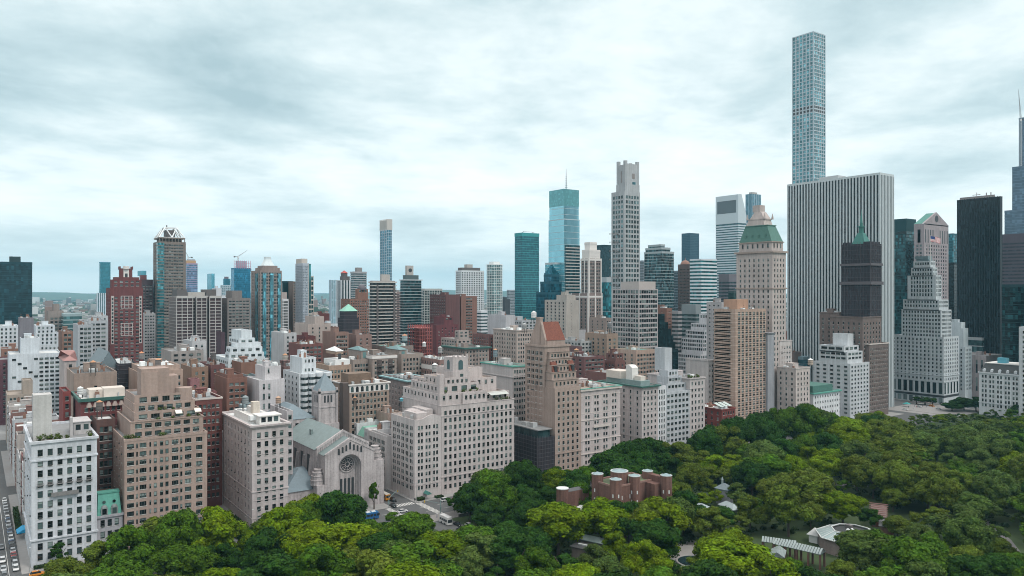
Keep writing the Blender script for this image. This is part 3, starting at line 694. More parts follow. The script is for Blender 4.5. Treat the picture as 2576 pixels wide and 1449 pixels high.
m = M(); m.box(x0 + 7.93, x0 + 8.02, c_ - .9, c_ + .9, z1 + 9.6, z1 + 13.4); f6.part('tall_window', m, winglass())
m = M(); m.q((x0 + 1.4, y0 + 2, z1 + 2.5), (x0 + 1.4, y0 + 13, z1 + 2.5), (x0 + 5, y0 + 13, z1 + 3.8), (x0 + 5, y0 + 2, z1 + 3.8)); m.q((x0 + 5, y0 + 2, z1 + 3.75), (x0 + 5, y0 + 13, z1 + 3.75), (x0 + 1.4, y0 + 13, z1 + 2.45), (x0 + 1.4, y0 + 2, z1 + 2.45)); f6.part('awning', m, plain('canvas_grey', (.42, .44, .42), .9, 0, .1))
TERR += [(x0 + .6, x0 + 3.6, y0 + 1, y0 + 14, z1 - .8), (x0 + 3, x0 + 5.5, y0 + 18, y1 - 5, z1 + 4.4)]

f6b = B('netted_mansion', 'low mansion wrapped in dark scaffold netting with a grey flat roof pavilion', 1290, 1352, 1395, 1103, 310, NET, None, None, 'net', fin=False, clut=0, x1=345)
bx = f6b.top; m = M()
for i in range(9): f6b.ring(bx, 2 + i * 2.05, 2.12 + i * 2.05, .22, m)
for i in range(12): y = bx[2] + (bx[3] - bx[2]) * i / 11; m.box(309.75, 309.85, y - .05, y + .05, 0, bx[4] + 1)
for i in range(16): x = 310 + 35 * i / 15; m.box(x - .05, x + .05, bx[3] + .15, bx[3] + .25, 0, bx[4] + 1)
f6b.part('scaffold', m, plain('scaffold_pipe', (.10, .09, .10), .6, .2, .2))
m = M(); m.box(312.5, 342, bx[2] + 1.2, bx[3] - 2, bx[4] - 1, bx[4] + 3.4); f6b.part('pavilion', m, cellglass((.03, .06, .065), (1.6, 1.6, 4), .2, .15))
m = M(); m.box(311.4, 343, bx[2] + .4, bx[3] - 1.2, bx[4] + 3.4, bx[4] + 3.9); f6b.part('pavilion_roof', m, plain('roof_grey', ROOFC['grey'], .8, 0, .35, .35))
m = M(); m.cbox(320, bx[3] - 5, bx[4] + 3.9, 3, 3, 2.4); m.cbox(328, bx[3] - 6, bx[4] + 3.9, 4, 3, 1.6); m.cyl(336, bx[3] - 5, bx[4] + 3.9, bx[4] + 7, 1.3, 9); f6b.part('roof_plant', m, plain('hvac_metal', (.45, .47, .48), .45, .3, .3)); f6b.finish()

# red tiled tower
tile = plain('terracotta_tile', (.16, .052, .034), .85, 0, .8, 1.1)
p7w = P(1.3, 1.85, 3.25, n=5, top=2.2, bot=2.0, m=1.0); p7n = P(1.1, 1.85, 3.25, n=6, top=3.4, bot=2.0, m=1.6, grp=(-.72, .72))
f7 = B('apartment_tower', 'tall tan apartment tower with a steep red tiled roof and a chimney', 1328, 1396, 1462, 977, 310, (.355, .27, .225), p7w, None, 'brick', fin=False, clut=0, x1=333, maxwin=100)
x0, x1, y0, y1, z1 = f7.top
f7.mass(x0 + 8.6, x1 + 3, y0 + 1, y1 + .15, 0, 67.2, None, P(1.1, 1.85, 3.25, n=4, top=3.4, bot=2.0, m=1.4, grp=(-.72, .72)), 1.0)
for i, (dx, zt, a, b) in enumerate(((1.6, z1 + 4, .4, .4), (3.2, z1 + 8, .8, .6), (4.4, z1 + 11.6, 1.4, 1.2), (5.8, z1 + 15, 1.8, 1.6), (7.0, z1 + 18.4, 2.2, 2.0))):
    f7.mass(x0 + dx, x0 + 12, y0 + a, y1 - b, z1 - .9, zt, P(1.2, 1.7, 3.25, n=6, top=1.2, bot=zt - z1 - 2.6, m=.7), None); f7.ring((x0 + dx, x0 + 12, y0 + a, y1 - b), zt - .2, zt + .06, .35)
f7.face('W', x0 + 8.58, x0 + 9, y0 + 1.6, y1 - 1.2, z1 + 18, 66.6, P(1.3, 2.0, 3.25, n=4, top=1.3, bot=.5, m=.6))
f7.ring((x0 + 8.6, x1 + 3, y0 + 1, y1 + .15), 66.2, 67.3, .55); f7.ring((x0, x1, y0, y1), 10.5, 11, .3); f7.ring((x0 + 8.6, x1 + 3, y0 + 1, y1 + .15), 56.8, 57.2, .25); f7.ring((x0 + 8.6, x1 + 3, y0 + 1, y1 + .15), 44.8, 45.2, .25); f7.ring((x0 + 8.6, x1 + 3, y0 + 1, y1 + .15), 35, 35.3, .2)
f7.finish()
m = M(); m.frus((x0 + 10, x0 + 24, y0 + 2.6, y1 - 2.6), 69.6, (x0 + 15.6, x0 + 17, y0 + 3.2, y1 - 3.8), 79.4); f7.part('tiled_roof', m, tile)
m = M(); m.box(x0 + 10.2, x0 + 23.8, y0 + 2.8, y1 - 2.8, 66, 69.6)
m.prism([(x0 + 10.4, y1 - 2.6), (x0 + 23.6, y1 - 2.6), (x0 + 23.6, y1 - 1.6), (x0 + 10.4, y1 - 1.6)], 66, 70); m.frus((x0 + 10.4, x0 + 23.6, y1 - 2.8, y1 - 1.6), 70, (x0 + 15.0, x0 + 18, y1 - 3.2, y1 - 1.9), 80.6); f7.part('roof_base', m, f7.wm)
m = M(); m.box(x0 + 14.6, x0 + 18, y1 - 3.4, y1 - 1.2, 66, 81.6); m.box(x0 + 14.4, x0 + 18.2, y1 - 3.6, y1 - 1.0, 81.2, 82); f7.part('chimney', m, f7.wm)
for y in (y0 + 3, y1 - 3.2):
    m = M(); m.frus((x0 + 3.0, x0 + 6.4, y - 2, y + 2), z1 + 8, (x0 + 5.4, x0 + 6.2, y - 1.8, y + 1.8), z1 + 13.4); f7.part('dormer_roof', m, tile)
    m = M(); m.box(x0 + 2.9, x0 + 4.6, y - .9, y + .9, z1 + 8, z1 + 11); f7.part('dormer', m, plain('recess_dark', (.03, .035, .04), .5, 0, .1))
for i in range(5):
    pass
f8 = B('apartment_house', 'pale limestone palazzo apartment house with a small turquoise cornice right of the red-roofed tower', None, 1462, 1560, 978.5, 310.2, (.475, .41, .385),
       P(1.2, 1.75, 3.5, n=4, top=4.0, bot=2, m=1.2, grp=(-.95, .95), rows=11), None, fin=False, clut=4, x1=340, rk='tan')
bx = f8.top; z1 = bx[4]; f8.ring(bx, z1 - 1.4, z1 - .3, .8)
f8.finish(plain('limestone_trim', (.5, .45, .42), .8, 0, .15)); m = M()
for z, o_, h in ((z1 - .3, .95, .35),): f8.ring(bx, z, z + h, o_, m)
f8.part('copper_gutter', m, COPPER); m = M()
for z, o_, h in ((z1 - 4.2, .12, .3), (26.2, .3, .4), (15.2, .3, .4), (8, .4, .5), (30, .1, .25)): f8.ring(bx, z, z + h, o_, m)
yb = (bx[2] + bx[3]) / 2; m.box(309, 310.2, yb - 6, yb + 6, 22.0, 22.4); m.box(309, 309.15, yb - 6, yb + 6, 22.4, 23.3)
f8.part('string_course', m, plain('limestone_trim', (.5, .45, .42), .8, 0, .15))
f8.clutter((312, 336, bx[2] + 2, bx[3] - 2), z1 - .9, 6, 3, False)

f9 = B('apartment_house', 'limestone corner apartment house with a dark green bracketed cornice', 1558, 1614.6, 1655, 973, 310, (.47, .41, .385), P(1.3, 1.8, 3.4, n=4, top=2.7, bot=2, m=.6), P(1.3, 1.8, 3.4, n=6, top=2.7, bot=2, m=.8), fin=False, clut=0, x1=345, rk='grey')
bx = f9.top; z1 = bx[4]; f9.ring(bx, z1 - .5, z1 + .3, 1.4); f9.finish(DKGREEN); m = M()
for z in (z1 - 5.6, 12, 27): f9.ring(bx, z, z + .35, .15, m)
f9.part('string_course', m, f9.wm)
m = M(); m.box(314, 343, bx[2] + 2.5, bx[3] - 3, z1 - .9, z1 + 2.6); m.cyl(0, 0, 0, .1, .1, 3); f9.part('penthouse', m, plain('glazed_lean_to', (.22, .30, .30), .3, .2, .3))
m = M(); m.box(322, 327, bx[2] + 4, bx[2] + 9, z1 + 2.6, z1 + 9.5); m.frus((322, 327, bx[2] + 4, bx[2] + 9), z1 + 9.5, (324.4, 327, bx[2] + 4, bx[2] + 9), z1 + 11); f9.part('white_stack', m, plain('white_plaster', (.6, .59, .57), .8, 0, .15))
m = M(); m.box(316, 321, bx[2] + 4, bx[2] + 8, z1 + 2.6, z1 + 5); m.box(330, 342, bx[2] + 1, bx[3] - 2, z1 + 2.6, z1 + 7); f9.part('roof_house', m, plain('cream_plaster', (.55, .50, .45), .8, 0, .15))
f9b = B('apartment_house', 'narrow white apartment house with dark slot windows between the green-corniced and grey stepped houses', None, 1655.3, 1675, 972, 310.1, (.60, .59, .58), P(1.0, 2.1, 3.4, n=3, top=2.2, bot=2, m=.4), None, clut=2, x1=336, big=False)
gy = (.44, .45, .455)
f10 = B('apartment_house', 'grey stone apartment house stepping back to a tall windowless lift tower', None, 1675.3, 1735, 987, 310.15, gy, P(2.1, 1.7, 3.3, n=6, top=1.6, bot=2, m=.5, kind='wide'), None, clut=0, x1=350,
        tiers=((1655, 1677, 1733, 966, 3, P(2.1, 1.7, 3.3, n=5, kind='wide', top=1.2)), (1652, 1680, 1722, 948, 6, P(2.1, 1.7, 3.3, n=4, kind='wide', top=1.2)), (1658, 1680, 1713, 932, 9, P(1.6, 1.6, 3.2, n=4, kind='wide', top=1.2)), (1647, 1672, 1703, 876, 14, None, None)))
f11 = B('apartment_house', 'cream corner apartment house with a planted roof terrace right of the grey stepped one', None, 1735.3, 1773, 952, 310.05, (.48, .425, .40), P(1.3, 2.0, 3.75, n=4, top=2.4, bot=2, m=.7), None, cor=(.6, .5), clut=2, x1=345, courses=(6.2,))
TERR += [(311, 318, f11.top[2] + 1, f11.top[3] - 1, f11.top[4] - .8)]
kb = B('club_house', 'low red brick club house with striped roof awnings at a street corner', 1773, 1815.6, 1850, 1030, 310, (.20, .055, .045), P(1.3, 2, 3.6, n=5, m=.8), P(1.3, 2, 3.6, n=5, m=.8), 'brick', cat='club house', clut=5, rk='white', x1=335, cor=(.6, .4), big=False)
for i in range(3):
    m = M(); y = kb.top[2] + 2.2 + i * 4; z = kb.top[4] + 2
    for k in range(8): m.q((312, y - 1.6 + k * .4, z - .9), (312, y - 1.2 + k * .4, z - .9), (318, y - 1.2 + k * .4, z + 1), (318, y - 1.6 + k * .4, z + 1), k % 2)
    kb.part('striped_awning', m, [plain('canvas_white', (.75, .75, .74), .9, 0, .1), plain('canvas_green', (.05, .17, .15), .9, 0, .1)])
# tan slab with brick side wall
f13 = B('apartment_tower', 'tall tan brick slab tower with a blank banded side wall and a window-filled front', 1796, 1850, 1927, 778, 325, (.39, .28, .22), P(2.3, 2.25, 3.05, n=8, top=2.0, bot=6, m=.6, kind='wide', cols=(.12, .235, .36, .48, .60, .715, .83, .94)),
        P(1.0, 1.7, 3.05, n=1, top=2.0, bot=6, cols=(.75, .06)), 'brick', fin=False, clut=0, x1=343)
f13.wg = winglass(.15); f13.win = [(k, (w if i % 16 % 2 else w), h, q, f) for i, (k, w, h, q, f) in enumerate(f13.win)]
bx = f13.top; m = M(); z = bx[4] - 3
while z > 6: f13.ring(bx, z, z + .22, .05, m); z -= 3.05
f13.part('floor_bands', m, plain('concrete_band', (.55, .44, .37), .8, 0, .1)); f13.finish()
m = M(); m.box(329, 340, -432, -420, bx[4] - .9, bx[4] + 6.5); f13.part('bulkhead', m, wallmat((.42, .25, .17), 'brick')); f13.clutter((326, 342, bx[2] + 1, bx[3] - 1), bx[4] - .9, 8, 4, False)

# hotel tower with a green mansard
f14 = Bd('hotel_tower', 'tall pale brick hotel tower with a green copper mansard and a stepped stone crown', 'hotel', (340, -466, 0), wallmat((.44, .375, .34)), BRNF)
x0, x1, y0, y1, z1 = vbox(1852.6, 1943, 1977, 632, 328)
f14.mass(x0, x1, y0, y1, 0, z1, P(1.3, 2.0, 3.7, n=4, top=5.0, bot=40, m=1.0), P(1.3, 2.0, 3.7, n=7, top=5.0, bot=40, m=1.5), .4)
f14.ring((x0, x1, y0, y1), z1 - .9, z1 + .4, 1.2); f14.ring((x0, x1, y0, y1), z1 - 26.5, z1 - 25.6, .6)
zm = zat(607, 533); zt = zat(566, 536)
f14.mass(x0 + 1.5, x1 - 1.5, y0 + 1.2, y1 - 1.2, z1 - .5, zm, P(1.5, 3.2, 9, n=3, top=1.2, bot=.8), P(1.5, 3.2, 9, n=6, top=1.2, bot=.8), .3); f14.ring((x0 + 1.5, x1 - 1.5, y0 + 1.2, y1 - 1.2), zm - .4, zm + .3, .6)
cx_, cy_ = (x0 + x1) / 2, (y0 + y1) / 2
f14.finish(wallmat((.34, .27, .23)))
m = M(); m.frus((x0 + 1.5, x1 - 1.5, y0 + 1.2, y1 - 1.2), zm + .3, (x0 + 6.5, x1 - 5.5, y0 + 3, y1 - 3), zt); m.box(x0 + 6, x1 - 5, y0 + 2.6, y1 - 2.6, zt, zt + .6); f14.part('copper_mansard', m, plain('copper_dull', (.06, .155, .13), .65, 0, .4, .7))
for i in range(4):
    m = M(); x = x0 + 7 + i * 5.6; m.box(x - .7, x + .7, y1 - 3, y1 - 1.6, zm + 3, zm + 5.4); f14.part('dormer', m, plain('copper_dull', (.06, .155, .13), .65, 0, .4, .7))
m = M(); m.frus((x0 + 9, x1 - 6, y0 + 3, y1 - 3), zt + .6, (x0 + 10, x1 - 8, y0 + 3.4, y1 - 3.4), zt + 4.6); m.box(x0 + 9.5, x1 - 7.5, y0 + 3, y1 - 3.2, zt + 4.6, zt + 5.4)
m.frus((x0 + 10, x1 - 9, y0 + 3.6, y1 - 3.6), zt + 5.4, (x0 + 13, x1 - 12, y0 + 5, y1 - 5), zt + 10.5); m.box(x0 + 14, x1 - 10.5, y0 + 5, y1 - 5, zt + 10.5, zt + 15.4)
for x in (x0 + 9, x1 - 7):
    for y in (y0 + 3, y1 - 3.5): m.frus((x - .7, x + .7, y - .7, y + .7), zt + 5, (x - .1, x + .1, y - .1, y + .1), zt + 9)
f14.part('stone_crown', m, f14.wm)
B('hotel_wing', 'lower corner wing of pale stone with a planted top in front of the green-mansard hotel', 1966, 2002, 2037, 926, 310, (.50, .43, .39), P(1.3, 1.9, 3.6, n=4, top=3.2, bot=2, m=.8), P(1.3, 1.9, 3.6, n=3, top=3.2, bot=2, m=.8), cat='hotel', clut=2, x1=325, cor=(.8, .3), courses=(24, 12))
B('hotel_wing', 'pale stone mid-height wing beside the tall grey flue, below the hotel tower', 1958, 1962, 1992, 857, 327.8, (.48, .43, .40), P(1.3, 1.9, 3.6, n=4, top=4, bot=2, m=.8), None, cat='hotel', clut=2, cor=(.5, .35), courses=(8,), x1=340)
o = thing('flue', 'tall bare grey flue shaft rising between the pale hotel wings', 'flue', (326, -449, 0)); m = M(); m.box(323.5, 327.4, -453.5, -446, 0, zat(842, 520)); m.frus((323.2, 327.7, -453.8, -445.7), zat(842, 520), (322.6, 328, -454.4, -445), zat(838, 520)); m.build('shaft', wallmat((.30, .30, .31)), o)
B('hotel_wing', 'narrow pale stone wing showing left of the grey flue', 1928, 1930, 1951, 927, 327.6, (.48, .42, .38), P(1.3, 1.9, 3.6, n=3, top=3.2, bot=2, m=.6), None, cat='hotel', clut=1, cor=(.8, .3), x1=336, big=False)
mc = B('club_house', 'low white club house with a green copper roof rim under the white banded block', 2039, 2046, 2112, 990, 312, (.62, .62, .61), P(1.2, 1.5, 4, n=10, top=2.0, bot=2, m=1), None, cat='club house', fin=False, clut=2, rk='dark', x1=335, big=False)
mc.ring(mc.top, mc.top[4] - .6, mc.top[4] + .3, 1.2); mc.finish(COPPER)
m = M(); b_ = mc.top; m.box(b_[0] + 3, b_[1] - 2, b_[2] + 4, b_[3] - 4, b_[4] - .9, b_[4] + 4.5); mc.part('attic', m, plain('copper_dull', (.06, .155, .13), .65, 0, .4, .7))

f16 = B('apartment_house', 'white banded apartment block stepping back to a glassy penthouse and a plain white box', 2049, 2139, 2187, 915, 312, (.50, .51, .51), P(2.2, 1.5, 3.1, n=6, top=1.9, bot=3, m=.5, kind='wide'), P(2.6, 1.5, 3.1, n=5, top=1.9, bot=3, m=.8, kind='wide'), clut=0, rk='white', x1=342,
        tiers=((2054, 2125, 2170, 886, 2.5, P(3.6, 1.6, 3.1, n=4, top=1.0, kind='wide'), P(3.6, 1.6, 3.1, n=5, top=1.0, kind='wide')), (2057, 2119, 2160, 871, 5, P(4.2, 2.0, 3.1, n=3, top=1.2, kind='wide'), P(5, 2.0, 3.1, n=4, top=1.2, kind='wide')), (2095, 2132, 2147, 840, 9, None, None)))
# netted hotel tower with a green spire
f17 = B('hotel_tower', 'hotel tower sheathed in dark scaffold netting with a green copper spire', 2122, 2190, 2217, 612, 318, NET, None, None, 'net', cat='hotel', fin=False, clut=0, x1=342)
bx = f17.top; m = M(); zz = 60
while zz < bx[4] - 1: f17.ring(bx, zz, zz + .18, .3, m); zz += 3.6
f17.ring(bx, zat(716, 590), zat(708, 590), 1.3, m); f17.ring(bx, zat(668, 590), zat(662, 590), 1.0, m)
for i in range(10): x = bx[0] + (bx[1] - bx[0]) * i / 9; m.box(x - .08, x + .08, bx[3] + .2, bx[3] + .36, 60, bx[4] + 1.5)
for i in range(7): y = bx[2] + (bx[3] - bx[2]) * i / 6; m.box(bx[0] - .36, bx[0] - .2, y - .08, y + .08, 60, bx[4] + 1.5)
f17.part('scaffold', m, plain('scaffold_pipe', (.10, .09, .10), .6, .2, .2)); f17.finish()
cx_, cy_ = (bx[0] + bx[1]) / 2, (bx[2] + bx[3]) / 2; zb = bx[4]
m = M(); m.frus((cx_ - 6, cx_ + 6, cy_ - 5, cy_ + 5), zb - 1, (cx_ - 2.2, cx_ + 2.2, cy_ - 2, cy_ + 2), zb + 9); m.cyl(cx_, cy_, zb + 9, zb + 14, 1.8, 8); m.cyl(cx_, cy_, zb + 13.6, zb + 14.4, 2.6, 8); m.cyl(cx_, cy_, zb + 14.4, zb + 17, 1.2, 8); m.cyl(cx_, cy_, zb + 17, zb + 28, 1.0, 8, r2=.05)
f17.part('copper_spire', m, plain('copper_dark', (.04, .16, .14), .7, 0, .35, .8))
for s in (-1, 1):
    m = M(); m.box(cx_ + s * 8.5 - 3, cx_ + s * 8.5 + 3, bx[2] + 1, bx[3] - 1, zb - 1, zb + 1.6); f17.part('netted_turret', m, wallmat(NET, 'net'))
bw = (.17, .13, .115)
B('hotel_wing', 'brown brick hotel base with lighter cornice at the foot of the netted tower', 2150, 2187, 2235, 865, 312, bw, P(1.2, 1.9, 3.5, n=9, top=3.5, bot=3, m=.6), None, 'brick', cat='hotel', clut=2, cor=(.8, .4), trim=plain('limestone_trim', (.5, .45, .42), .8, 0, .15), x1=317.7)
B('hotel_wing', 'dark brown brick wing with bright attic windows left of the netted tower base', 2095, 2110, 2130, 786, 343, bw, P(1.2, 1.9, 3.5, n=3, top=4.5, bot=3, m=.6), P(1.2, 1.9, 3.5, n=3, top=4.5, bot=3, m=.6), 'brick', cat='hotel', clut=3, x1=360, cor=(.8, .4))
B('hotel_wing', 'brown brick mid wing with a crenellated parapet below the scaffold', 2130, 2170, 2217, 797, 315, bw, P(1.2, 1.9, 3.5, n=6, top=4.5, bot=40, m=.6), P(1.2, 1.9, 3.5, n=6, top=4.5, bot=40, m=.6), 'brick', cat='hotel', clut=0, x1=341.8, cor=(.8, .4))

# marble-finned office slab
x0, x1, y0, y1, z1 = vbox(1983, 2213, 2246, 434, 331, dmax=120)
gm = Bd('office_tower', 'huge office slab striped by white marble fins, in front of the tallest tower', 'office tower', ((x0 + x1) / 2, (y0 + y1) / 2, 0), plain('white_marble', (.46, .51, .53), .5, 0, .12, .2))
gm.glass.box(x0, x1, y0, y1, 0, z1 - .3); FOOT.append(('gm', x0, x1, y0, y1, z1))
gm.band.box(x0 - .7, x1 + .7, y0 - .7, y1 + .7, z1 - 1.8, z1); gm.roof.box(x0, x1, y0, y1, z1 - .2, z1 + .02)
n = 30
for i in range(n + 1):
    x = x0 + (x1 - x0) * i / n; gm.trim.box(x - .62, x + .62, y1 - .1, y1 + .9, 0, z1 - 1.7)
n = 9
for i in range(n + 1):
    y = y0 + (y1 - y0) * i / n; gm.trim.box(x0 - .9, x0 + .1, y - .55, y + .55, 0, z1 - 1.7)
m, gm.trim = gm.trim, M(); gm.finish(glass=cellglass((.016, .026, .034), (1.4, 1.4, 3.7), .2, .15, .6)); gm.part('marble_fins', m, gm.wm)
m = M(); m.box(x1 - 46, x1 - 28, y0 + 4, y1 - 4, z1, z1 + 3.2); gm.part('roof_box', m, plain('hvac_metal', (.45, .47, .48), .45, .3, .3))
# ------------------------------------------------------------------ skyline towers, left to right
TEAL = (.03, .17, .20); CYAN = (.12, .42, .52); NAVY = (.015, .05, .07); GREYG = (.07, .11, .12)
def box_on(o, name, xl, xc, xr, yt, dx, mat, zb=None):
    """a plain box part standing on the roof of o, seen between columns xl..xr up to row yt"""
    x0, x1, y0, y1, z1 = o.top
    a, b, c, d, z = vbox(xl, xc, xr, yt, x0 + dx, 1, 40); b = min(b, x1 - .2)
    m = M(); m.box(a, max(b, a + 2), c, d, (zb or z1) - .5, z); o.part(name, m, mat)
    return a, max(b, a + 2), c, d, z
DK = plain('plant_dark', (.10, .09, .09), .7, 0, .2); CONC = plain('concrete', (.38, .36, .34), .8, 0, .25); CONCD = plain('concrete_dark', (.22, .205, .20), .8, 0, .25)

t1 = T('glass_tower', 'very dark teal glass slab cut off by the left edge of the view', -60, None, 81, 657, 900, cellglass((.012, .05, .065), (2, 2, 3.8), .4, .2, .55), (.015, .05, .06), 3.8, .5, 0, r=.4)
box_on(t1, 'plant_room', 23, 24, 52, 645, 6, plain('plant_teal', (.01, .035, .04), .6, 0, .2))
B('netted_building', 'grey brown netted building stub standing before the dark teal slab', 47, 49, 85, 800, 640, (.17, .16, .17), None, None, 'net', clut=2, cat='building', big=False, x1=660)
T('glass_tower', 'lone slim teal glass tower far away above the hills on the left', 249, 252, 278, 659, 2600, cellglass((.03, .19, .24), (3, 3, 4), .5, .2, .3), (.05, .2, .25), 4, .4, 0, dmax=80)
T('office_block', 'small far white block with vertical ribs beside the lone teal tower', 243, 245, 265, 737, 1900, cellglass((.10, .17, .20), (3, 3, 4), .3, .3, .3), (.62, .68, .70), 4, 0, 4.2, 1.6, dmax=50)
# red brick apartment tower with white stone strips
rb = B('apartment_tower', 'red brick apartment tower with white stone strips and an arched crown', 271, 277, 360, 724, 740, (.15, .052, .05), P(2.3, 1.5, 3.05, n=5, top=8, bot=6, m=2.6, kind='pair'), P(1.4, 1.6, 3.05, n=3, top=8, bot=6), 'brick', fin=False, clut=0, x1=765,
       tiers=((277, 281, 356, 703, 2, P(2.3, 1.5, 3.2, n=5, top=1.6, kind='pair'), None), (284, 288, 350, 697, 4, None, None), (299, 302, 333, 675, 8, None, None)))
rb.ring((740, 765, rb.boxes[0][2], rb.boxes[0][3]), 55, 55.7, .2); rb.finish()
x0, x1, y0, y1 = rb.boxes[0][:4]; wst = plain('white_stone', (.62, .60, .58), .8, 0, .15)
for yy in (y1 - 3.0, y0 + 1.0):
    m = M(); m.box(739.8, 740.02, yy, yy + 2.2, 50, 92)
    o = rb.part('stone_strip', m, plain('grey_stone', (.40, .37, .36), .8, 0, .15)); m = M()
    for k in range(13): m.box(739.72, 739.82, yy + .45, yy + 1.75, 51 + k * 3.1, 53.1 + k * 3.1)
    rb.part('strip_windows', m, winglass())
wst2 = plain('grey_stone', (.40, .37, .36), .8, 0, .15)
for zc in (90, 66):
    m = M(); yc_ = (y0 + y1) / 2
    for s in (-4.7, -1.9, 1.4, 4.2): m.box(739.78, 739.98, yc_ + s, yc_ + s + .55, zc - 9, zc + 2)
    for z in (zc - 9, zc - 5.6, zc - 2, zc + 1.6): m.box(739.8, 739.95, yc_ - 4.7, yc_ + 4.75, z, z + .5)
    rb.part('stone_frame', m, wst2)
tx = rb.top; m = M(); yc_ = (tx[2] + tx[3]) / 2
m.prism([(tx[0] - .1, yc_ - 2.2), (tx[0] - .1, yc_ + 2.2), (tx[0] + 1, yc_ + 2.2), (tx[0] + 1, yc_ - 2.2)][::-1], tx[4] - 9.5, tx[4] + .8); m.cyl(tx[0] + .6, yc_, tx[4] - .5, tx[4] + 2.0, 2.6, 12); rb.part('arch_frame', m, wst)
m = M(); m.box(tx[0] - .16, tx[0] - .05, yc_ - 1.1, yc_ + 1.1, tx[4] - 9, tx[4] - 4.5); rb.part('arch_opening', m, plain('recess_dark', (.03, .035, .04), .5, 0, .1))
for s in (tx[2], tx[3]):
    for xx in (tx[0], tx[1]): m = M(); m.box(xx - .5, xx + .5, s - .5, s + .5, tx[4] - 1, tx[4] + 1.8); rb.part('finial', m, rb.wm)
o = B('apartment_tower', 'dark maroon tower with a small pale blue tank house, right of the red brick crown', 352, 356, 385, 703, 900, (.085, .06, .065), P(2.4, 1.5, 3.1, n=4, top=6, bot=10, m=.6, kind='wide'), None, 'brick', clut=0, x1=930, fin=False); o.finish()
box_on(o, 'plant_room', 351, 354, 369, 692, 2, plain('maroon_plant', (.16, .06, .065), .8, 0, .2)); box_on(o, 'tank_house', 353, 355, 368, 681, 3, plain('tank_blue', (.10, .36, .46), .6, 0, .2), zat(693, 830))
T('glass_tower', 'sliver of teal glass tower peeking beside the tall truss-topped tower', 384, 386, 393, 723, 1500, cellglass((.03, .19, .24), (3, 3, 4), .5, .2, .3), (.05, .2, .25), 4, .4)
# truss-topped tall tower
tp = B('apartment_tower', 'tall brown tower with a glassy corner and a white truss crown', 390.5, 399, 467.5, 607, 882, (.20, .165, .14), P(2.2, 1.7, 3.4, n=9, top=3, bot=8, m=2.5, kind='wide'), P(2.6, 1.9, 3.4, n=3, top=3, bot=8, m=.5, kind='wide'), fin=False, clut=0, x1=912)
x0, x1, y0, y1, z1 = tp.top; tp.finish()
m = M(); m.box(x0 - 1.2, x0 + 5, y1 - 5.4, y1 + 1.2, 10, z1 - 1.5); o = tp.part('glass_corner', m, cellglass((.05, .20, .23), (1.8, 1.8, 3.4), .5, .15, .6))
m = M(); zz = 12
while zz < z1 - 2: m.box(x0 - 1.32, x0 + 5, y1 - 5.5, y1 + 1.32, zz, zz + .8); zz += 3.4
tp.part('corner_spandrels', m, tp.wm)
m = M()
for i in range(9): y = y0 + 1 + (y1 - y0 - 2) * i / 8; m.box(x0 + .6, x0 + 1.6, y - .35, y + .35, z1 - .9, z1 + 3.4)
m.box(x0 + .5, x1 - .5, y0 + .5, y1 - .5, z1 + 3.4, z1 + 4.6); m.box(x0 + 6, x1 - 3, y0 + 3, y1 - 3, z1 - .9, z1 + 3.4); tp.part('colonnade', m, tp.wm)
zc = z1 + 4.6; zt = zat(573, depth(890, (y0 + y1) / 2)); a = (x0 + 1, x1 - 1, y0 + 1, y1 - 1); b = (x0 + 8, x1 - 8, y0 + 8, y1 - 8)
m = M(); P4 = lambda r_, z: [(r_[0], r_[2], z), (r_[1], r_[2], z), (r_[1], r_[3], z), (r_[0], r_[3], z)]
A4, B4 = P4(a, zc), P4(b, zt)
for k in range(4):
    j = (k + 1) % 4; m.bar(A4[k], B4[k], .7); m.bar(A4[k], A4[j], .6); m.bar(B4[k], B4[j], .7)
    mid = tuple((A4[k][i] + A4[j][i]) / 2 for i in range(3)); m.bar(B4[k], mid, .6); m.bar(B4[j], mid, .6)
tp.part('truss_crown', m, plain('white_steel', (.7, .73, .74), .4, 0, .05))
m = M(); m.box(x0 + 9, x1 - 9, y0 + 9, y1 - 9, zc - 1, zt - 2.5); tp.part('plant_room', m, DK); m = M(); m.box(x0 + 12, x0 + 13, y1 - 11, y1 - 10, zt - 3, zt + 3); tp.part('flue', m, DK)

def crane(name, label, base, jib, mast_z, group=None):
    """lattice tower crane: base point, jib tip, mast top height"""
    o = thing(name, label, 'crane', base); m = M(); b = Vector(base); top = Vector((b.x, b.y, mast_z)); r_ = 1.0; steel = plain('crane_steel', (.45, .48, .50), .5, .2, .1)
    for sx in (-1, 1):
        for sy in (-1, 1): m.bar((b.x + sx * r_, b.y + sy * r_, b.z), (b.x + sx * r_, b.y + sy * r_, mast_z), .22)
    z = b.z
    while z < mast_z - 3:
        m.bar((b.x - r_, b.y - r_, z), (b.x + r_, b.y - r_, z + 3), .14); m.bar((b.x - r_, b.y + r_, z + 3), (b.x - r_, b.y - r_, z), .14); z += 3
    m.build('mast', steel, o)
    m = M(); j = Vector(jib); d = j - top
    for off in ((0, 0, 1.2), (.8, .8, 0), (-.8, -.8, 0)): m.bar(top + Vector(off), j, .25)
    for k in range(10): p = top + d * (k / 10); m.bar(p + Vector((.8, .8, 0)) * (1 - k / 10), p + d / 10 + Vector((0, 0, 1.2)) * (1 - k / 10), .14)
    m.build('jib', steel, o)
    m = M(); back = Vector((-d.x, -d.y, 0)).normalized() * 7; m.bar(top, top + back, .5); m.cbox(*(top + back - Vector((0, 0, 1.5))), 2.6, 2.6, 2.6); m.build('counterweight', DK, o)
    m = M(); m.cbox(top.x, top.y, top.z - 2.4, 2.2, 2.2, 2.4); m.build('cab', plain('cab_white', (.7, .7, .7), .5, 0, .1), o); return o
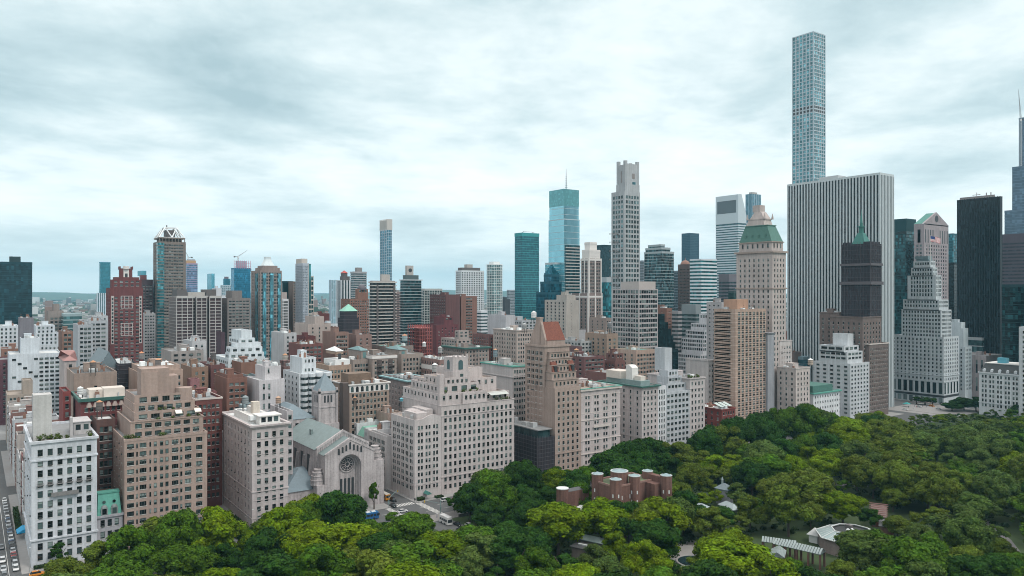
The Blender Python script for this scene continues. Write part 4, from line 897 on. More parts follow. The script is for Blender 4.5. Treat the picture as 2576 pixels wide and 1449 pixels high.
def at(x, y, t): g = atT(x, t); return (g[0], g[1], zat(y, t))

ct = T('unfinished_tower', 'violet-blue unfinished tower with an orange working deck behind the truss-topped tower', 467, 470, 497, 662, 1500, cellglass((.12, .22, .34), (3, 3, 4), .3, .25, .5), (.34, .26, .36), 4, 1.0, 0, dmax=50)
box_on(ct, 'working_deck', 466, 469, 493, 655, 1, plain('deck_orange', (.42, .26, .14), .8, 0, .2)); box_on(ct, 'upper_cage', 470, 472, 491, 652, 3, plain('cage_steel', (.30, .34, .40), .7, 0, .2))
g = at(474, 655, 1525); crane('tower_crane', 'small crane on the violet-blue unfinished tower', g, at(466, 631, 1525), g[2] + 6)
T('office_block', 'thin far grey-blue tower standing alone on the horizon', 521, 532, 540, 688, 2300, cellglass((.10, .36, .46), (3, 3, 4), .4, .25, .2), (.30, .36, .40), 4, 0, 0, dmax=60)
o = T('office_block', 'far grey gridded block topped by a small blue glass box', 555, 558, 586.5, 717, 1700, cellglass((.16, .24, .28), (2.5, 2.5, 3.6), .2, .3, .4), (.42, .48, .50), 3.6, 1.2, 4, .9, dmax=40)
box_on(o, 'glass_box', 560, 563, 580, 701, 3, cellglass((.04, .20, .28), (3, 3, 4), .5, .2, .3)); box_on(o, 'crown', 563, 565, 575, 696, 6, plain('crown_maroon', (.14, .10, .13), .7, 0, .2))
bg = T('unfinished_tower', 'vivid blue glass tower with a pink netted top and a crane', 588, 589, 630.5, 674, 1500, cellglass((.025, .20, .33), (2.2, 2.2, 4), .5, .12, .35), (.03, .17, .27), 4, .3, 0, dmax=60, bout=.05)
xa, xb, ya, yb, zz = bg.top; m = M(); zt = zat(655, depth(xa, yb))
for i in range(9):
    y = ya + (yb - ya) * i / 8; m.box(xa - .3, xa + .3, y - .3, y + .3, zz - 1, zt)
for i in range(5): m.box(xa - .4, xa + .4, ya, yb, zz + (zt - zz) * i / 5, zz + (zt - zz) * i / 5 + .5)
bg.part('pink_netting_frame', m, plain('net_pink', (.45, .20, .30), .8, 0, .2)); box_on(bg, 'core', 597, 598, 620, 656, 8, plain('cage_steel', (.30, .34, .40), .7, 0, .2)); box_on(bg, 'side_core', 630, 630.5, 632.5, 684, 1, plain('cage_steel', (.30, .34, .40), .7, 0, .2))
g = at(599, 656, depth(xa + 9, (ya + yb) / 2)); crane('tower_crane', 'crane with a long raised jib on the vivid blue tower', g, at(623, 629, depth(xa + 9, (ya + yb) / 2)), g[2] + 8)
o = B('apartment_block', 'white stepped block far behind between the brown slab blocks', 555, 558, 578, 747, 980, (.62, .64, .65), P(1.6, 1.6, 3, n=4, top=2, bot=20, m=.5), None, clut=2, x1=1000)
o = B('apartment_block', 'pale gabled block behind the wide balcony slab', 541, 543, 557, 725, 1050, (.55, .55, .56), None, None, clut=1, x1=1070)
# wide balcony slab
mh = vbox(430, 444, 554, 746, 736)
o = Bd('apartment_slab', 'wide brown apartment slab gridded by pale balcony bands, with two dark rooftop boxes', 'apartment building', (750, (mh[2] + mh[3]) / 2, 0), plain('pale_band', (.40, .39, .38), .8, 0, .15))
x0, x1, y0, y1, z1 = 736, 766, mh[2], mh[3], mh[4]; FOOT.append(('slab', x0, x1, y0, y1, z1)); core = wallmat((.10, .066, .068), 'brick')
L = y1 - y0; seg = ((0, .36, 0), (.36, .45, 5), (.45, .68, 0), (.68, .73, 5), (.73, 1, -3)); cm = M()
for a, b, dx in seg:
    ya, yb = y1 - L * a, y1 - L * b; cm.box(x0 + dx, x1, yb, ya, 0, z1 - .5); o.roof.box(x0 + dx + .3, x1, yb, ya, z1 - .45, z1 - .3)
    z = 4
    while z < z1 - 2: o.band.box(x0 + dx - 1.0, x0 + dx + .02, yb + .1, ya - .1, z, z + .55); z += 2.95
    nn = max(1, round((ya - yb) / 4.6))
    for i in range(nn + 1): y = yb + (ya - yb) * i / nn; o.trim.box(x0 + dx - 1.06, x0 + dx + .1, y - .28, y + .28, 0, z1)
    o.band.box(x0 + dx - 1.1, x0 + dx + .3, yb, ya, z1 - 1.6, z1 + .6)
z = 4
while z < z1 - 2: o.band.box(x0, x1, y1 - .02, y1 + .3, z, z + .5); z += 2.95
for i in range(8): x = x0 + (x1 - x0) * i / 7; o.trim.box(x - .25, x + .25, y1 - .1, y1 + .36, 0, z1)
o.part('brick_core', cm, core); m, o.trim = o.trim, M(); o.finish(); o.part('piers', m, o.wm); o.top = (x0, x1, y0, y1, z1)
for xl_, xr_ in ((442, 470), (516, 544)): box_on(o, 'rooftop_box', xl_, xl_ + 3, xr_, 728, 8, DK)
box_on(o, 'rooftop_slab', 470, 472, 516, 735, 10, CONC)
B('apartment_block', 'pale grey slab right of the red brick tower', 358, 362, 391, 789, 800, (.36, .36, .355), P(1.5, 1.4, 2.9, n=7, top=2, bot=4, m=.6), None, clut=2, x1=825)
B('apartment_block', 'grey brown balconied block with a boxy roof house, right of the wide balcony slab', 565, 572, 630, 750, 740, (.20, .175, .16), P(2.6, 1.5, 2.95, n=7, top=2.5, bot=4, m=1, kind='wide'), P(1.4, 1.4, 2.95, n=3, top=2.5, bot=4), clut=0, x1=765, tiers=((579, 583, 609, 731, 5, None, None),))
# domed octagonal tower
ro = B('apartment_tower', 'brown and glass tower with stepped shoulders and a pale domed cap', 637, 655, 709, 680, 736, (.27, .215, .19), P(1.9, 1.9, 3.2, n=8, top=2, bot=6, m=.6, kind='wide'), P(1.9, 1.9, 3.2, n=5, top=2, bot=6, m=.6, kind='wide'), fin=False, clut=0, x1=766,
       tiers=((642, 658, 704, 673, 2), (648, 661, 698, 668, 4)))
ro.finish(); x0, x1, y0, y1 = ro.boxes[0][:4]; gl = cellglass((.10, .30, .37), (1.7, 1.7, 3.2), .45, .15, .7)
for a, b in ((.10, .26), (.44, .60), (.80, .93)):
    m = M(); m.box(x0 - .9, x0 + .3, y0 + (y1 - y0) * (1 - b), y0 + (y1 - y0) * (1 - a), 12, ro.boxes[0][5] - 3); ro.part('glass_bay', m, gl)
m = M(); m.box(x0 + 8, x0 + 14, y1 - .3, y1 + .9, 12, ro.boxes[0][5] - 3); ro.part('glass_bay', m, gl)
m = M(); m.box(x0 - .2, x1 + .2, y0 - .2, y1 + .2, 70, 70.8); ro.part('belt_course', m, DK)
tx = ro.top; cx_, cy_ = (tx[0] + tx[1]) / 2, (tx[2] + tx[3]) / 2; m = M(); zt = zat(645, depth(cx_, cy_)); hw = (tx[3] - tx[2]) / 2
for k in range(5): s0, s1 = (1, .86, .68, .55, .48)[k], (.86, .68, .55, .48, .47)[k]; z0_, z1_ = [tx[4] - .5 + (zt - tx[4]) * v for v in ((0, .2, .42, .62, .8), (.2, .42, .62, .8, 1))[0][k:k + 1] + ((.2, .42, .62, .8, 1))[k:k + 1]]; m.cyl(cx_, cy_, z0_, z1_, hw * 1.02 * s0, 8, r2=hw * 1.02 * s1)
ro.part('domed_cap', m, plain('dome_white', (.55, .62, .64), .4, .1, .1))
T('glass_slab', 'near-black teal slab with a brown edge right of the domed tower', 705, 712, 738, 707, 900, cellglass((.006, .035, .045), (2, 2, 3.6), .3, .2, .2), (.01, .04, .05), 3.6, .2, 0, dmax=40)
B('apartment_block', 'brown sliver block between the black slab and the pale split tower', 736, 737, 744, 708, 880, (.16, .12, .10), P(1.5, 1.5, 3.1, n=2, top=2, m=.3), None, clut=1, x1=896)
T('apartment_block', 'white gridded frame block in front of the black slab', 709, 712, 725, 752, 860, cellglass((.10, .10, .10), (3, 3, 3), .1, .3, .4), (.62, .61, .60), 3.3, .9, 5.0, .8, dmax=25)
B('apartment_block', 'beige stub block left of the white gridded frame', 706, 709, 722, 735, 880, (.36, .30, .27), None, None, clut=1, x1=898)
# split tower
sp = T('apartment_tower', 'pale split tower with a grey screen side and dark loggias in a beige frame', 743.5, 762, 777, 662, 736, cellglass((.20, .24, .28), (1.2, 1.2, 1.6), .15, .4, .45), (.44, .47, .50), 1.6, .5, 1.4, .25, dmax=38, bout=.08)
x0, x1, y0, y1, z1 = sp.top; bm = plain('beige_panel', (.45, .41, .37), .8, 0, .12)
yb, tb = atX(789, 737); yb2 = atX(776, 737)[0]; zt = zat(694, depth(737, yb)); gm_ = cellglass((.02, .08, .09), (2, 2, 3.4), .3, .15, .5)
m = M(); m.box(737, x1, yb, y0, 0, zt); m.box(740, x1 - 1, y0 - 2 if False else yb2, y0 + 6, zt, zat(651, depth(740, y0))); m.box(735.8, 737, y0 - .1, y0 + .5, 0, z1 - 1); sp.part('beige_frame', m, bm)
z = zt - 4.6; m = M()
while z > 8:
    for a, b in ((.08, .44), (.54, .92)): m.box(736.9, 737.02, y0 - (y0 - yb) * b, y0 - (y0 - yb) * a, z, z + 3.3)
    z -= 4.7
sp.part('loggias', m, gm_); m = M(); m.box(736.2, 741, y0 - (y0 - yb) * .42, y0 - .15, zt - 26, zt + 12); sp.part('glass_prism', m, cellglass((.04, .22, .24), (2, 2, 3.4), .5, .12, .5))
# distant group around the gap
T('office_block', 'pale blue ribbed tower right of the gap with the airliner', 828, 833, 848, 704, 1300, cellglass((.22, .36, .42), (3, 3, 3.6), .3, .3, .3), (.50, .58, .62), 3.6, 0, 3.4, 1.3, dmax=40)
dw = T('apartment_tower', 'dark tower with white piers and a little red pyramid on top', 847, 859, 887, 705, 1000, cellglass((.025, .04, .045), (2, 2, 3), .2, .25, .6), (.60, .60, .60), 3.1, 0, 4.2, 1.9, dmax=35)
box_on(dw, 'dark_crown', 855, 862, 880, 695, 3, DK); a = box_on(dw, 'lantern', 861, 865, 874, 687, 6, DK, zat(696, 1100)); m = M(); m.frus((a[0] - .8, a[1] + .8, a[2] - .8, a[3] + .8), a[4], ((a[0] + a[1]) / 2 - .1, (a[0] + a[1]) / 2 + .1, (a[2] + a[3]) / 2 - .1, (a[2] + a[3]) / 2 + .1), zat(682, 1110)); dw.part('red_pyramid', m, plain('red_roof', (.40, .05, .03), .6, 0, .1))
o = T('apartment_tower', 'grey banded tower with a small brown roof house, above the orange brick block', 882, 891, 922, 683, 950, cellglass((.05, .10, .11), (2, 2, 3), .2, .25, .5), (.36, .36, .36), 3.0, 1.3, 0, dmax=35, bout=.4)
box_on(o, 'roof_house', 892, 898, 911, 673, 5, CONCD)
ob = B('apartment_block', 'orange brown brick block stepping up under a dark dome', 870, 880, 929, 752, 800, (.24, .125, .09), P(1.6, 1.5, 3.0, n=8, top=2, bot=4, m=.6), P(1.6, 1.5, 3.0, n=3, top=2, bot=4, m=.6), 'brick', clut=2, x1=825, tiers=((894, 900, 928, 727, 3, P(2, 2.5, 8, n=3, top=2), None),), maxwin=60)
g = at(910, 727, depth(808, -300)); 
m = M(); x0, x1, y0, y1, z1 = ob.top; m.sphere((x0 + x1) / 2, (y0 + y1) / 2, z1 - 1, (y1 - y0) * .42, n=12, k=5, half=True, sz=1.2); ob.part('dome', m, plain('dome_dark', (.09, .08, .095), .6, 0, .2))
B('apartment_block', 'plain dark red brick block below the gap, behind beige stepped roofs', 798, 801, 829, 789, 800, (.13, .045, .04), None, None, 'brick', clut=2, x1=820)
# banded balcony towers
b1 = T('apartment_tower', 'dark tower ringed by pale balcony bands with a blank concrete roof box', 930, 938, 995, 708, 640, cellglass((.02, .028, .03), (2, 2, 3), .15, .25, .7), (.50, .46, .42), 3.05, .8, 0, dmax=32, bout=.9, topband=1.2)
box_on(b1, 'concrete_box', 954, 960, 981, 690, 4, CONC); box_on(b1, 'parapet_band', 931, 938, 994, 706, .3, CONCD)
m = M(); x0, x1, y0, y1, z1 = b1.top; m.box(x0 - 1.3, x0, y1 - 5, y1 - 3.4, 0, z1 - 3); m.box(x0 - 1.3, x0, y0 + 1, y0 + 2.6, 0, z1 - 3); b1.part('dark_piers', m, DK)
s5 = B('slim_tower', 'very slim tall tower, white frame over blue glass with a blank stone crown', 956, 973, 986, 577, 1347, (.50, .53, .55), P(3.1, 4.7, 5.2, n=3, top=1, bot=5, m=.3, kind='bare'), P(8.6, 4.7, 5.2, n=3, top=2, bot=5, m=.5, kind='bare'), clut=0, x1=1378, cat='tower', fin=False, maxwin=60)
x0, x1, y0, y1, z1 = s5.top; m = M(); zt = zat(551, depth(x0, y1)); m.box(x0 + .3, x1 - .3, y0 + .3, y1 - .3, z1 - 1, zt - 2)
for i in range(9): y = y0 + (y1 - y0) * i / 8; m.box(x0 - .2, x0 + .4, y - .7, y + .7, z1 - 1, zt)
for i in range(9): x = x0 + (x1 - x0) * i / 8; m.box(x - .7, x + .7, y1 - .4, y1 + .2, z1 - 1, zt)
s5.part('stone_crown', m, plain('crown_stone', (.46, .43, .40), .8, 0, .1)); s5.wg = cellglass((.05, .17, .24), (3, 3, 5), .5, .1, .35); s5.fr = plain('blue_frame', (.3, .4, .45), .5, 0, .1); s5.finish()
b2 = T('apartment_tower', 'dark teal tower with thin white balcony bands and a roof box with round holes', 1007, 1016, 1060, 703, 736, cellglass((.015, .065, .075), (2, 2, 3), .3, .2, .6), (.52, .55, .55), 3.1, .42, 0, dmax=30, bout=1.0, topband=1.0)
box_on(b2, 'upper_storey', 1012, 1020, 1053, 692, 2, plain('plant_teal', (.06, .09, .095), .6, 0, .2)); a = box_on(b2, 'roof_box', 1017, 1024, 1040, 668, 4, CONC, zat(693, 830)); m = M()
m.cyl(0, 0, 0, .12, (a[3] - a[2]) * .28, 14); o = m.build('round_opening', plain('recess_dark', (.03, .035, .04), .5, 0, .1), b2.root); o.rotation_euler = (0, -math.pi / 2, 0); o.location = Vector((a[0] - .02, (a[2] + a[3]) / 2, (a[4] + zat(692, 830)) / 2)) - Vector(b2.loc)
T('apartment_tower', 'grey gridded tower with a brown roof box right of the teal balcony tower', 1060, 1068, 1112, 726, 800, cellglass((.05, .075, .075), (2, 2, 3), .2, .25, .6), (.40, .40, .37), 3.0, .7, 3.4, .7, dmax=32)
box_on(b2 if False else T('apartment_block', 'brown block glimpsed between the two balcony towers', 995, 997, 1008, 735, 900, cellglass((.08, .06, .06), (2, 2, 3), .1, .3, .5), (.25, .18, .16), 3, 1.2, dmax=20), 'roof_box', 997, 998, 1005, 730, 4, CONCD)
o = B('apartment_block', 'broad dark red brown slab with an orange brick end', 1101, 1122, 1157, 741, 690, (.135, .065, .06), None, P(1.6, 1.4, 3, n=8, top=2, bot=5, m=.8), 'brick', clut=2, x1=725, dmax=60)
B('apartment_block', 'orange brick balcony slab joined to the dark red brown one', 1157, 1160, 1200, 745, 692, (.23, .125, .095), P(2.2, 1.5, 3, n=5, top=2, bot=5, m=6, kind='wide'), None, 'brick', clut=2, x1=715)
wt = T('apartment_tower', 'white ribbed tower with a little gabled roof house', 1147, 1161, 1217, 680, 900, cellglass((.06, .08, .08), (1.6, 1.6, 3), .2, .25, .6), (.62, .64, .63), 3, 1.1, 2.9, 1.2, dmax=32)
box_on(wt, 'dark_parapet', 1152, 1163, 1208, 673, 2, DK); box_on(wt, 'roof_house', 1168, 1175, 1189, 665, 5, CONC, zat(676, 1100))
rt = thing('round_tower', 'white curved tower of ring balconies over pale glass', 'tower', (752, -425, 0))
g = atT(1244, depth(748, atX(1244, 748)[0])); zt = zat(666, depth(*g)); gl = M(); bd = M()
pr = lambda r_: [(g[0] + r_ * math.cos(a), g[1] + r_ * math.sin(a)) for a in [2 * math.pi * i / 20 for i in range(20)]]
gl.prism(pr(8.6), 0, zt); z = 4
while z < zt - 1: bd.prism(pr(9.5), z, z + .5); z += 3.15
for p in pr(9.2): bd.box(p[0] - .16, p[0] + .16, p[1] - .16, p[1] + .16, 0, zt)
bd.prism(pr(9.6), zt - .5, zt + .3); gl.build('glazing', cellglass((.20, .33, .34), (2, 2, 3.15), .3, .2, .5), rt); bd.build('balcony_rings', plain('white_slab', (.66, .69, .69), .6, 0, .1), rt)
m = M(); m.cbox(g[0], g[1], zt, 9, 9, 3.6); m.build('roof_house', plain('white_slab', (.66, .69, .69), .6, 0, .1), rt)
T('apartment_block', 'far grey tower left of the tall teal glass tower', 1275, 1281, 1297, 729, 1300, cellglass((.10, .13, .14), (2.5, 2.5, 3), .2, .3, .5), (.34, .36, .38), 3.2, 1.2, dmax=30)
B('apartment_block', 'small dark grey block below the far grey tower', 1267, 1270, 1283, 753, 1000, (.06, .065, .07), None, None, clut=1, x1=1015)
tg = T('glass_tower', 'tall teal glass tower with fine floor lines and a helideck frame', 1295, 1313, 1356, 585, 880, cellglass((.022, .125, .155), (1.3, 1.3, 3.4), .4, .1, .35), (.05, .28, .28), 3.4, .5, 0, dmax=38, bout=.3, topband=5)
x0, x1, y0, y1, z1 = tg.top; m = M(); m.bar((x0 + 6, y1 - 6, z1 + 2), (x0 + 6, y0 + 4, z1 + 2), .3); m.bar((x0 + 10, y1 - 6, z1), (x0 + 6, y1 - 8, z1 + 2), .3); m.bar((x0 + 10, y0 + 6, z1), (x0 + 6, y0 + 6, z1 + 2), .3); tg.part('roof_rig', m, DK)
pt_ = T('glass_tower', 'dark blue stepped glass building ending in a glass pyramid', 1349, 1379, 1416, 735, 640, cellglass((.012, .10, .15), (1.8, 1.8, 3.6), .4, .12, .5), (.02, .09, .12), 3.6, .45, 0, dmax=45, r=1.1, tiers=((1359, 1384, 1413, 708, 2), (1368, 1388, 1407, 690, 5)))
a = pt_.top; cx_, cy_ = (a[0] + a[1]) / 2, (a[2] + a[3]) / 2; m = M(); zt = zat(666, depth(cx_, cy_)); n = 6
for k in range(n):
    f0 = 1 - k / n; hx, hy = (a[1] - a[0]) / 2 * f0 * .95, (a[3] - a[2]) / 2 * f0 * .95; m.box(cx_ - hx, cx_ + hx, cy_ - hy, cy_ + hy, a[4] - .5 + (zt - a[4]) * k / n, a[4] + (zt - a[4]) * (k + 1) / n)
pt_.part('stepped_pyramid', m, cellglass((.02, .15, .21), (1.8, 1.8, 2), .5, .12, .4))
# big pale blue glass tower with antenna
bb = T('glass_tower', 'huge pale blue glass tower tapering in steps, with an antenna', 1380, 1419, 1458, 550, 736, cellglass((.30, .56, .63), (6, 6, 7.8), .8, .07, .07), (.45, .52, .53), 7.8, .4, 0, dmax=52, bout=.12, tiers=((1382, 1418, 1456, 475, 1.2),), fin=False, topband=1)
bb.glass.v = [v for v in bb.glass.v]; bb.finish(glass=bb.gm); x0, x1, y0, y1, zl, zu = bb.boxes[0][:4] + (0, bb.boxes[0][5])
m = M(); a = bb.top; m.box(a[0] - .2, a[1] + .2, a[2] - .2, a[3] + .2, a[4] - 21, a[4] + .1); bb.part('crown_screen', m, cellglass((.14, .36, .38), (2, 2, 2), .5, .2, .15))
m = M(); z = 10; m2 = M(); zt = zat(616, depth(x0, y1))
while z < zt: m.box(x0 - .9, x0 + .3, y0 - .2, y1 - 2, z, z + 1.3); z += 3.9
bb.part('lower_balcony_bands', m, plain('pale_band', (.40, .39, .38), .8, 0, .15)); m2.box(x0 - .5, x0 + .2, y0, y1 - 2, 0, zt); bb.part('lower_glazing', m2, cellglass((.015, .055, .065), (2, 2, 3.9), .3, .15, .6))
m = M(); zz = a[4]; px_, py_ = a[0] + 12, a[3] - 14; H_ = zat(425, depth(px_, py_)); m.cyl(px_, py_, zz - 1, H_, .9, 5, r2=.25)
for k in range(7): z = zz + 4 + k * (H_ - zz - 8) / 7; m.cbox(px_, py_, z, 2.6 - k * .28, 2.6 - k * .28, .5)
bb.part('antenna', m, plain('crane_steel', (.45, .48, .50), .5, .2, .1))
T('glass_block', 'lower glass shoulder of the pale blue tower with a blank band', 1370, 1396, 1414, 660, 745, cellglass((.13, .36, .42), (3, 3, 4), .6, .12, .25), (.42, .46, .46), 4, .35, 0, dmax=30, x1=765)
# brown and white tower with stepped white crown
bw_ = B('apartment_tower', 'slender brown tower edged in white stone with a stepped white crown', 1459, 1480, 1515, 738, 602, (.24, .185, .165), P(1.8, 2.3, 3.6, n=5, top=2.4, bot=5, m=1.8, kind='pair'), P(1.8, 2.3, 3.6, n=4, top=2.4, bot=5, m=1.8, kind='pair'), fin=False, clut=0, x1=630, r=1,
         tiers=((1461, 1481, 1513, 650, 1), (1464.5, 1483, 1509.5, 628, 2.5), (1471, 1484, 1501, 609, 6, P(2.5, 5, 12, n=1, top=2, kind='bare'), P(2.5, 5, 12, n=1, top=2, kind='bare'))))
bw_.finish(); wm_ = plain('white_stone', (.62, .60, .58), .8, 0, .15)
for i, (a0, b0, c0, d0, zb, zt) in enumerate(bw_.boxes):
    m = M(); zb = max(zb, 5)
    if i < 2:
        for fr_ in (0, .5, 1):
            w_ = 1.3; yy = c0 + (d0 - c0 - w_) * fr_; m.box(a0 - .35, a0 + .1, yy, yy + w_, zb, zt + .3); xx = a0 + (b0 - a0 - w_) * fr_; m.box(xx, xx + w_, d0 - .1, d0 + .35, zb, zt + .3)
    else: m.box(a0 - .12, b0 + .12, c0 - .12, d0 + .12, zb, zt + .1)
    m.box(a0 - .3, b0 + .3, c0 - .3, d0 + .3, zt - (4.5 if i == 0 else 2.2), zt - (2.6 if i == 0 else .4)); bw_.part('white_facing', m, wm_)
T('glass_slab', 'black glass slab behind the slender brown tower', 1497, 1518, 1537, 615.6, 900, cellglass((.004, .030, .038), (2, 2, 4), .3, .15, .2), (.006, .03, .036), 4, .2, 0, dmax=50)
T('glass_block', 'bright teal and black glass block under a white band, left of the tall pale tower', 1513, 1526, 1541, 697, 760, cellglass((.02, .16, .19), (2, 2, 4), .5, .1, .8), (.40, .42, .42), 40, .4, 0, dmax=30, topband=7)
# tall pale stone tower
pt5 = B('apartment_tower', 'very tall pale stone tower with stacked balconies and notched top', 1538, 1571, 1610, 480, 517, (.39, .40, .395), P(2.6, 3.0, 4.6, n=5, top=4, bot=6, m=1.2, kind='pair'), P(2.6, 3.0, 4.6, n=4, top=4, bot=6, m=1.6, kind='pair'), fin=False, clut=0, cat='tower',
        tiers=((1550, 1573, 1610, 462, .4, P(3, 9, 12, n=2, top=4, kind='pair'), P(4, 9, 12, n=2, top=4, kind='pair')),), maxwin=100)
a = pt5.top; x0, x1, y0, y1, z1 = a; zt = zat(410, depth(x0, y1)); zk = zat(403, depth(x0, y1))
m = M(); m.box(x0 + .4, x0 + 1.6, y0 + .6, y1 - .6, z1 - 1, zt); m.box(x1 - 1.6, x1 - .4, y0 + .6, y1 - .6, z1 - 1, zt); m.box(x0 + 1.6, x1 - 1.6, y1 - 1.6, y1 - .5, z1 - 1, zt - 1); m.box(x0 + 1.6, x1 - 1.6, y0 + .5, y0 + 1.6, z1 - 1, zt - 1); m.box(x0 + 3, x1 - 3, y0 + 3, y1 - 3, z1 - 1, zt - 6)
for xx in (x0 + 1.6, x1 - 1.6):
    for yy in (y0 + 1.6, y1 - 1.6): m.cyl(xx, yy, z1 - 1, zk, 1.9, 8)
pt5.part('crown', m, pt5.wm); m = M(); m.box(x0 + 5, x1 - 6, y1 - .52, y1 - .42, zt - 18, zt - 7); pt5.part('louvre', m, CONCD); m = M(); m.box(x0 + .3, x0 + .42, y0 + 6, y1 - 9, zt - 14, zt - 9); pt5.part('slot', m, CONCD)
m = M(); m.box(x0 + .28, x0 + .42, y0 + 5, y1 - 9.5, zt - 36, zt - 17); pt5.part('tall_window', m, cellglass((.05, .16, .19), (2, 2, 4), .4, .12, .4)); pt5.wg = cellglass((.11, .18, .19), (2.6, 2.6, 4.6), .4, .1, .8); pt5.finish()
X0, X1, Y0, Y1 = pt5.boxes[0][:4]
for k in range(7):
    m = M(); z = zat(588 + k * 22, 705); m.box(X0 + 8, X1 - 8, Y1 - .02, Y1 + 1.6, z, z + .5)
    for i in range(12): m.box(X0 + 8 + i * .98, X0 + 8.3 + i * .98, Y1 + 1.5, Y1 + 1.6, z + .5, z + 2)
    m.box(X0 + 8, X1 - 8, Y1 + 1.48, Y1 + 1.62, z + 2, z + 2.2); pt5.part('balcony', m, CONCD)
# white square-window grid block
g6 = B('office_block', 'pale concrete block with a bold grid of square dark windows', 1557, 1607, 1655, 727, 450, (.42, .385, .37), P(2.4, 2.75, 4.0, n=8, top=1.0, bot=6, m=.7, kind='bare'), P(2.4, 2.75, 4.0, n=10, top=1.0, bot=6, m=.7, kind='bare'), fin=False, clut=0, x1=482, cat='office building')
box_on(g6, 'roof_storey', 1562, 1607, 1649, 708, .8, plain('concrete_pale', (.40, .365, .35), .8, 0, .15)); g6.finish(); g6.clutter(g6.top, g6.top[4] - .9, 3, 9, False)
T('office_block', 'grey plain slab behind the tall pale tower', 1605, 1618, 1628, 655, 800, cellglass((.10, .12, .13), (2, 2, 4), .2, .3, .2), (.24, .26, .28), 4, 1.4, dmax=30)
ss = T('glass_tower', 'dark glass tower with white floor edges and stepped open top', 1621, 1665, 1695, 632, 640, cellglass((.04, .09, .10), (2, 2, 3.5), .35, .15, 1.0), (.34, .38, .38), 3.5, .5, 0, dmax=40, bout=.3, tiers=((1622, 1662, 1686, 622, .8), (1623, 1655, 1672, 614, 1.5)))
T('office_block', 'far dark blue slab standing alone between towers', 1714.6, 1736, 1758.7, 586, 1250, cellglass((.02, .06, .09), (2.5, 2.5, 4), .3, .25, .2), (.03, .07, .10), 4, .8, 0, dmax=60)
T('office_block', 'dark grey building with an arched end wall', 1692, 1705, 1724, 681, 760, cellglass((.05, .07, .08), (2, 2, 4), .2, .25, .4), (.14, .17, .19), 4, 1.2, 0, dmax=30)
a = B('office_block', 'brown stone building with rows of small lights and an orange dome behind', 1718, 1742, 1768, 664, 640, (.14, .105, .095), P(1.2, 1.0, 3.8, n=12, top=6, bot=6, m=.5, kind='bare'), P(1.2, 1.0, 3.8, n=10, top=6, bot=6, m=.5, kind='bare'), fin=False, clut=0, x1=664, cat='office building'); a.finish()
m = M(); m.sphere(660, a.top[2] + 10, a.top[4] - 1, 6.5, n=12, k=5, half=True); m.cyl(660, a.top[2] + 10, a.top[4] + 5, a.top[4] + 9, .6, 6, r2=.1); a.part('dome', m, plain('dome_rust', (.28, .15, .11), .7, 0, .2))
T('office_block', 'white and teal banded office block left of the slant-topped tower', 1736, 1764, 1803, 651, 560, cellglass((.02, .13, .15), (2, 2, 3.8), .3, .12, .6), (.60, .63, .63), 3.9, 1.9, 0, dmax=34, bout=.25, topband=1.8)
# slant-topped white tower
x0, x1, y0, y1, z1 = vbox(1801, 1857, 1877, 487, 784, dmax=75)
cg = Bd('office_tower', 'white banded tower with a slanted wedge top and a dark louvre', 'office tower', ((x0 + x1) / 2, (y0 + y1) / 2, 0), plain('white_aluminium', (.47, .54, .57), .4, .1, .08))
gz = zat(560, depth(x0, y1)); cg.glass.box(x0, x1, y0, y1, 0, gz); z = 8
while z < gz - 2: cg.band.box(x0 - .3, x1 + .3, y0 - .3, y1 + .3, z, z + 2.1); z += 3.95
cg.wall.box(x0 - .3, x1 + .3, y0 - .3, y1 + .3, gz - .4, zat(540, depth(x0, y1))); zb = zat(540, depth(x0, y1)); zt = z1
# wedge: high along its east-west ridge at the north edge, falling to the south
wv = [(x0 - .3, y1 + .3, zb), (x1 + .3, y1 + .3, zb), (x1 + .3, y0 - .3, zb), (x0 - .3, y0 - .3, zb), (x0 - .3, y1 - 8, zt), (x1 + .3, y1 - 8, zt), (x0 - .3, y1 + .3, zt - 1), (x1 + .3, y1 + .3, zt - 1)]
W_ = cg.wall; W_.q(wv[1], wv[0], wv[6], wv[7]); W_.q(wv[7], wv[6], wv[4], wv[5]); W_.q(wv[5], wv[4], wv[3], wv[2]); W_.poly([wv[0], wv[3], wv[4], wv[6]]); W_.poly([wv[2], wv[1], wv[7], wv[5]])
FOOT.append(('cg', x0, x1, y0, y1, z1)); cg.finish(glass=cellglass((.05, .12, .14), (2, 2, 3.95), .3, .12, .5))
m = M(); m.box(x0 + 4, x1 - 3, y1 + .2, y1 + .45, zat(534, depth(x0, y1)), zat(502, depth(x0, y1))); cg.part('louvre', m, plain('louvre_grey', (.10, .13, .145), .6, 0, .1))
o = T('office_tower', 'blue grey fluted tower peeking behind the slant-topped one', 1876, 1892, 1914, 487, 1010, cellglass((.10, .20, .25), (2, 2, 4), .4, .2, .3), (.32, .40, .44), 4, 0, 7, 1.4, dmax=45)
box_on(o, 'roof_rail', 1884, 1893, 1905, 483, 2, CONC); T('office_block', 'lower grey step between the slant-topped and hotel towers', 1868, 1874, 1894, 560, 980, cellglass((.10, .15, .18), (2, 2, 4), .3, .2, .3), (.28, .35, .38), 4, 1.2, dmax=25)
a = T('office_block', 'dark grey office block with a round notch below the slant-topped tower', 1808, 1834, 1853, 689, 560, cellglass((.04, .07, .08), (2, 2, 3.8), .2, .2, .5), (.17, .16, .175), 3.8, 1.9, 0, dmax=26, topband=9)
T('glass_block', 'small dark green glass block before the hotel tower', 1832, 1846, 1853, 731, 520, cellglass((.02, .06, .06), (2, 2, 3.6), .3, .2, .4), (.05, .08, .08), 3.6, .5, dmax=20)
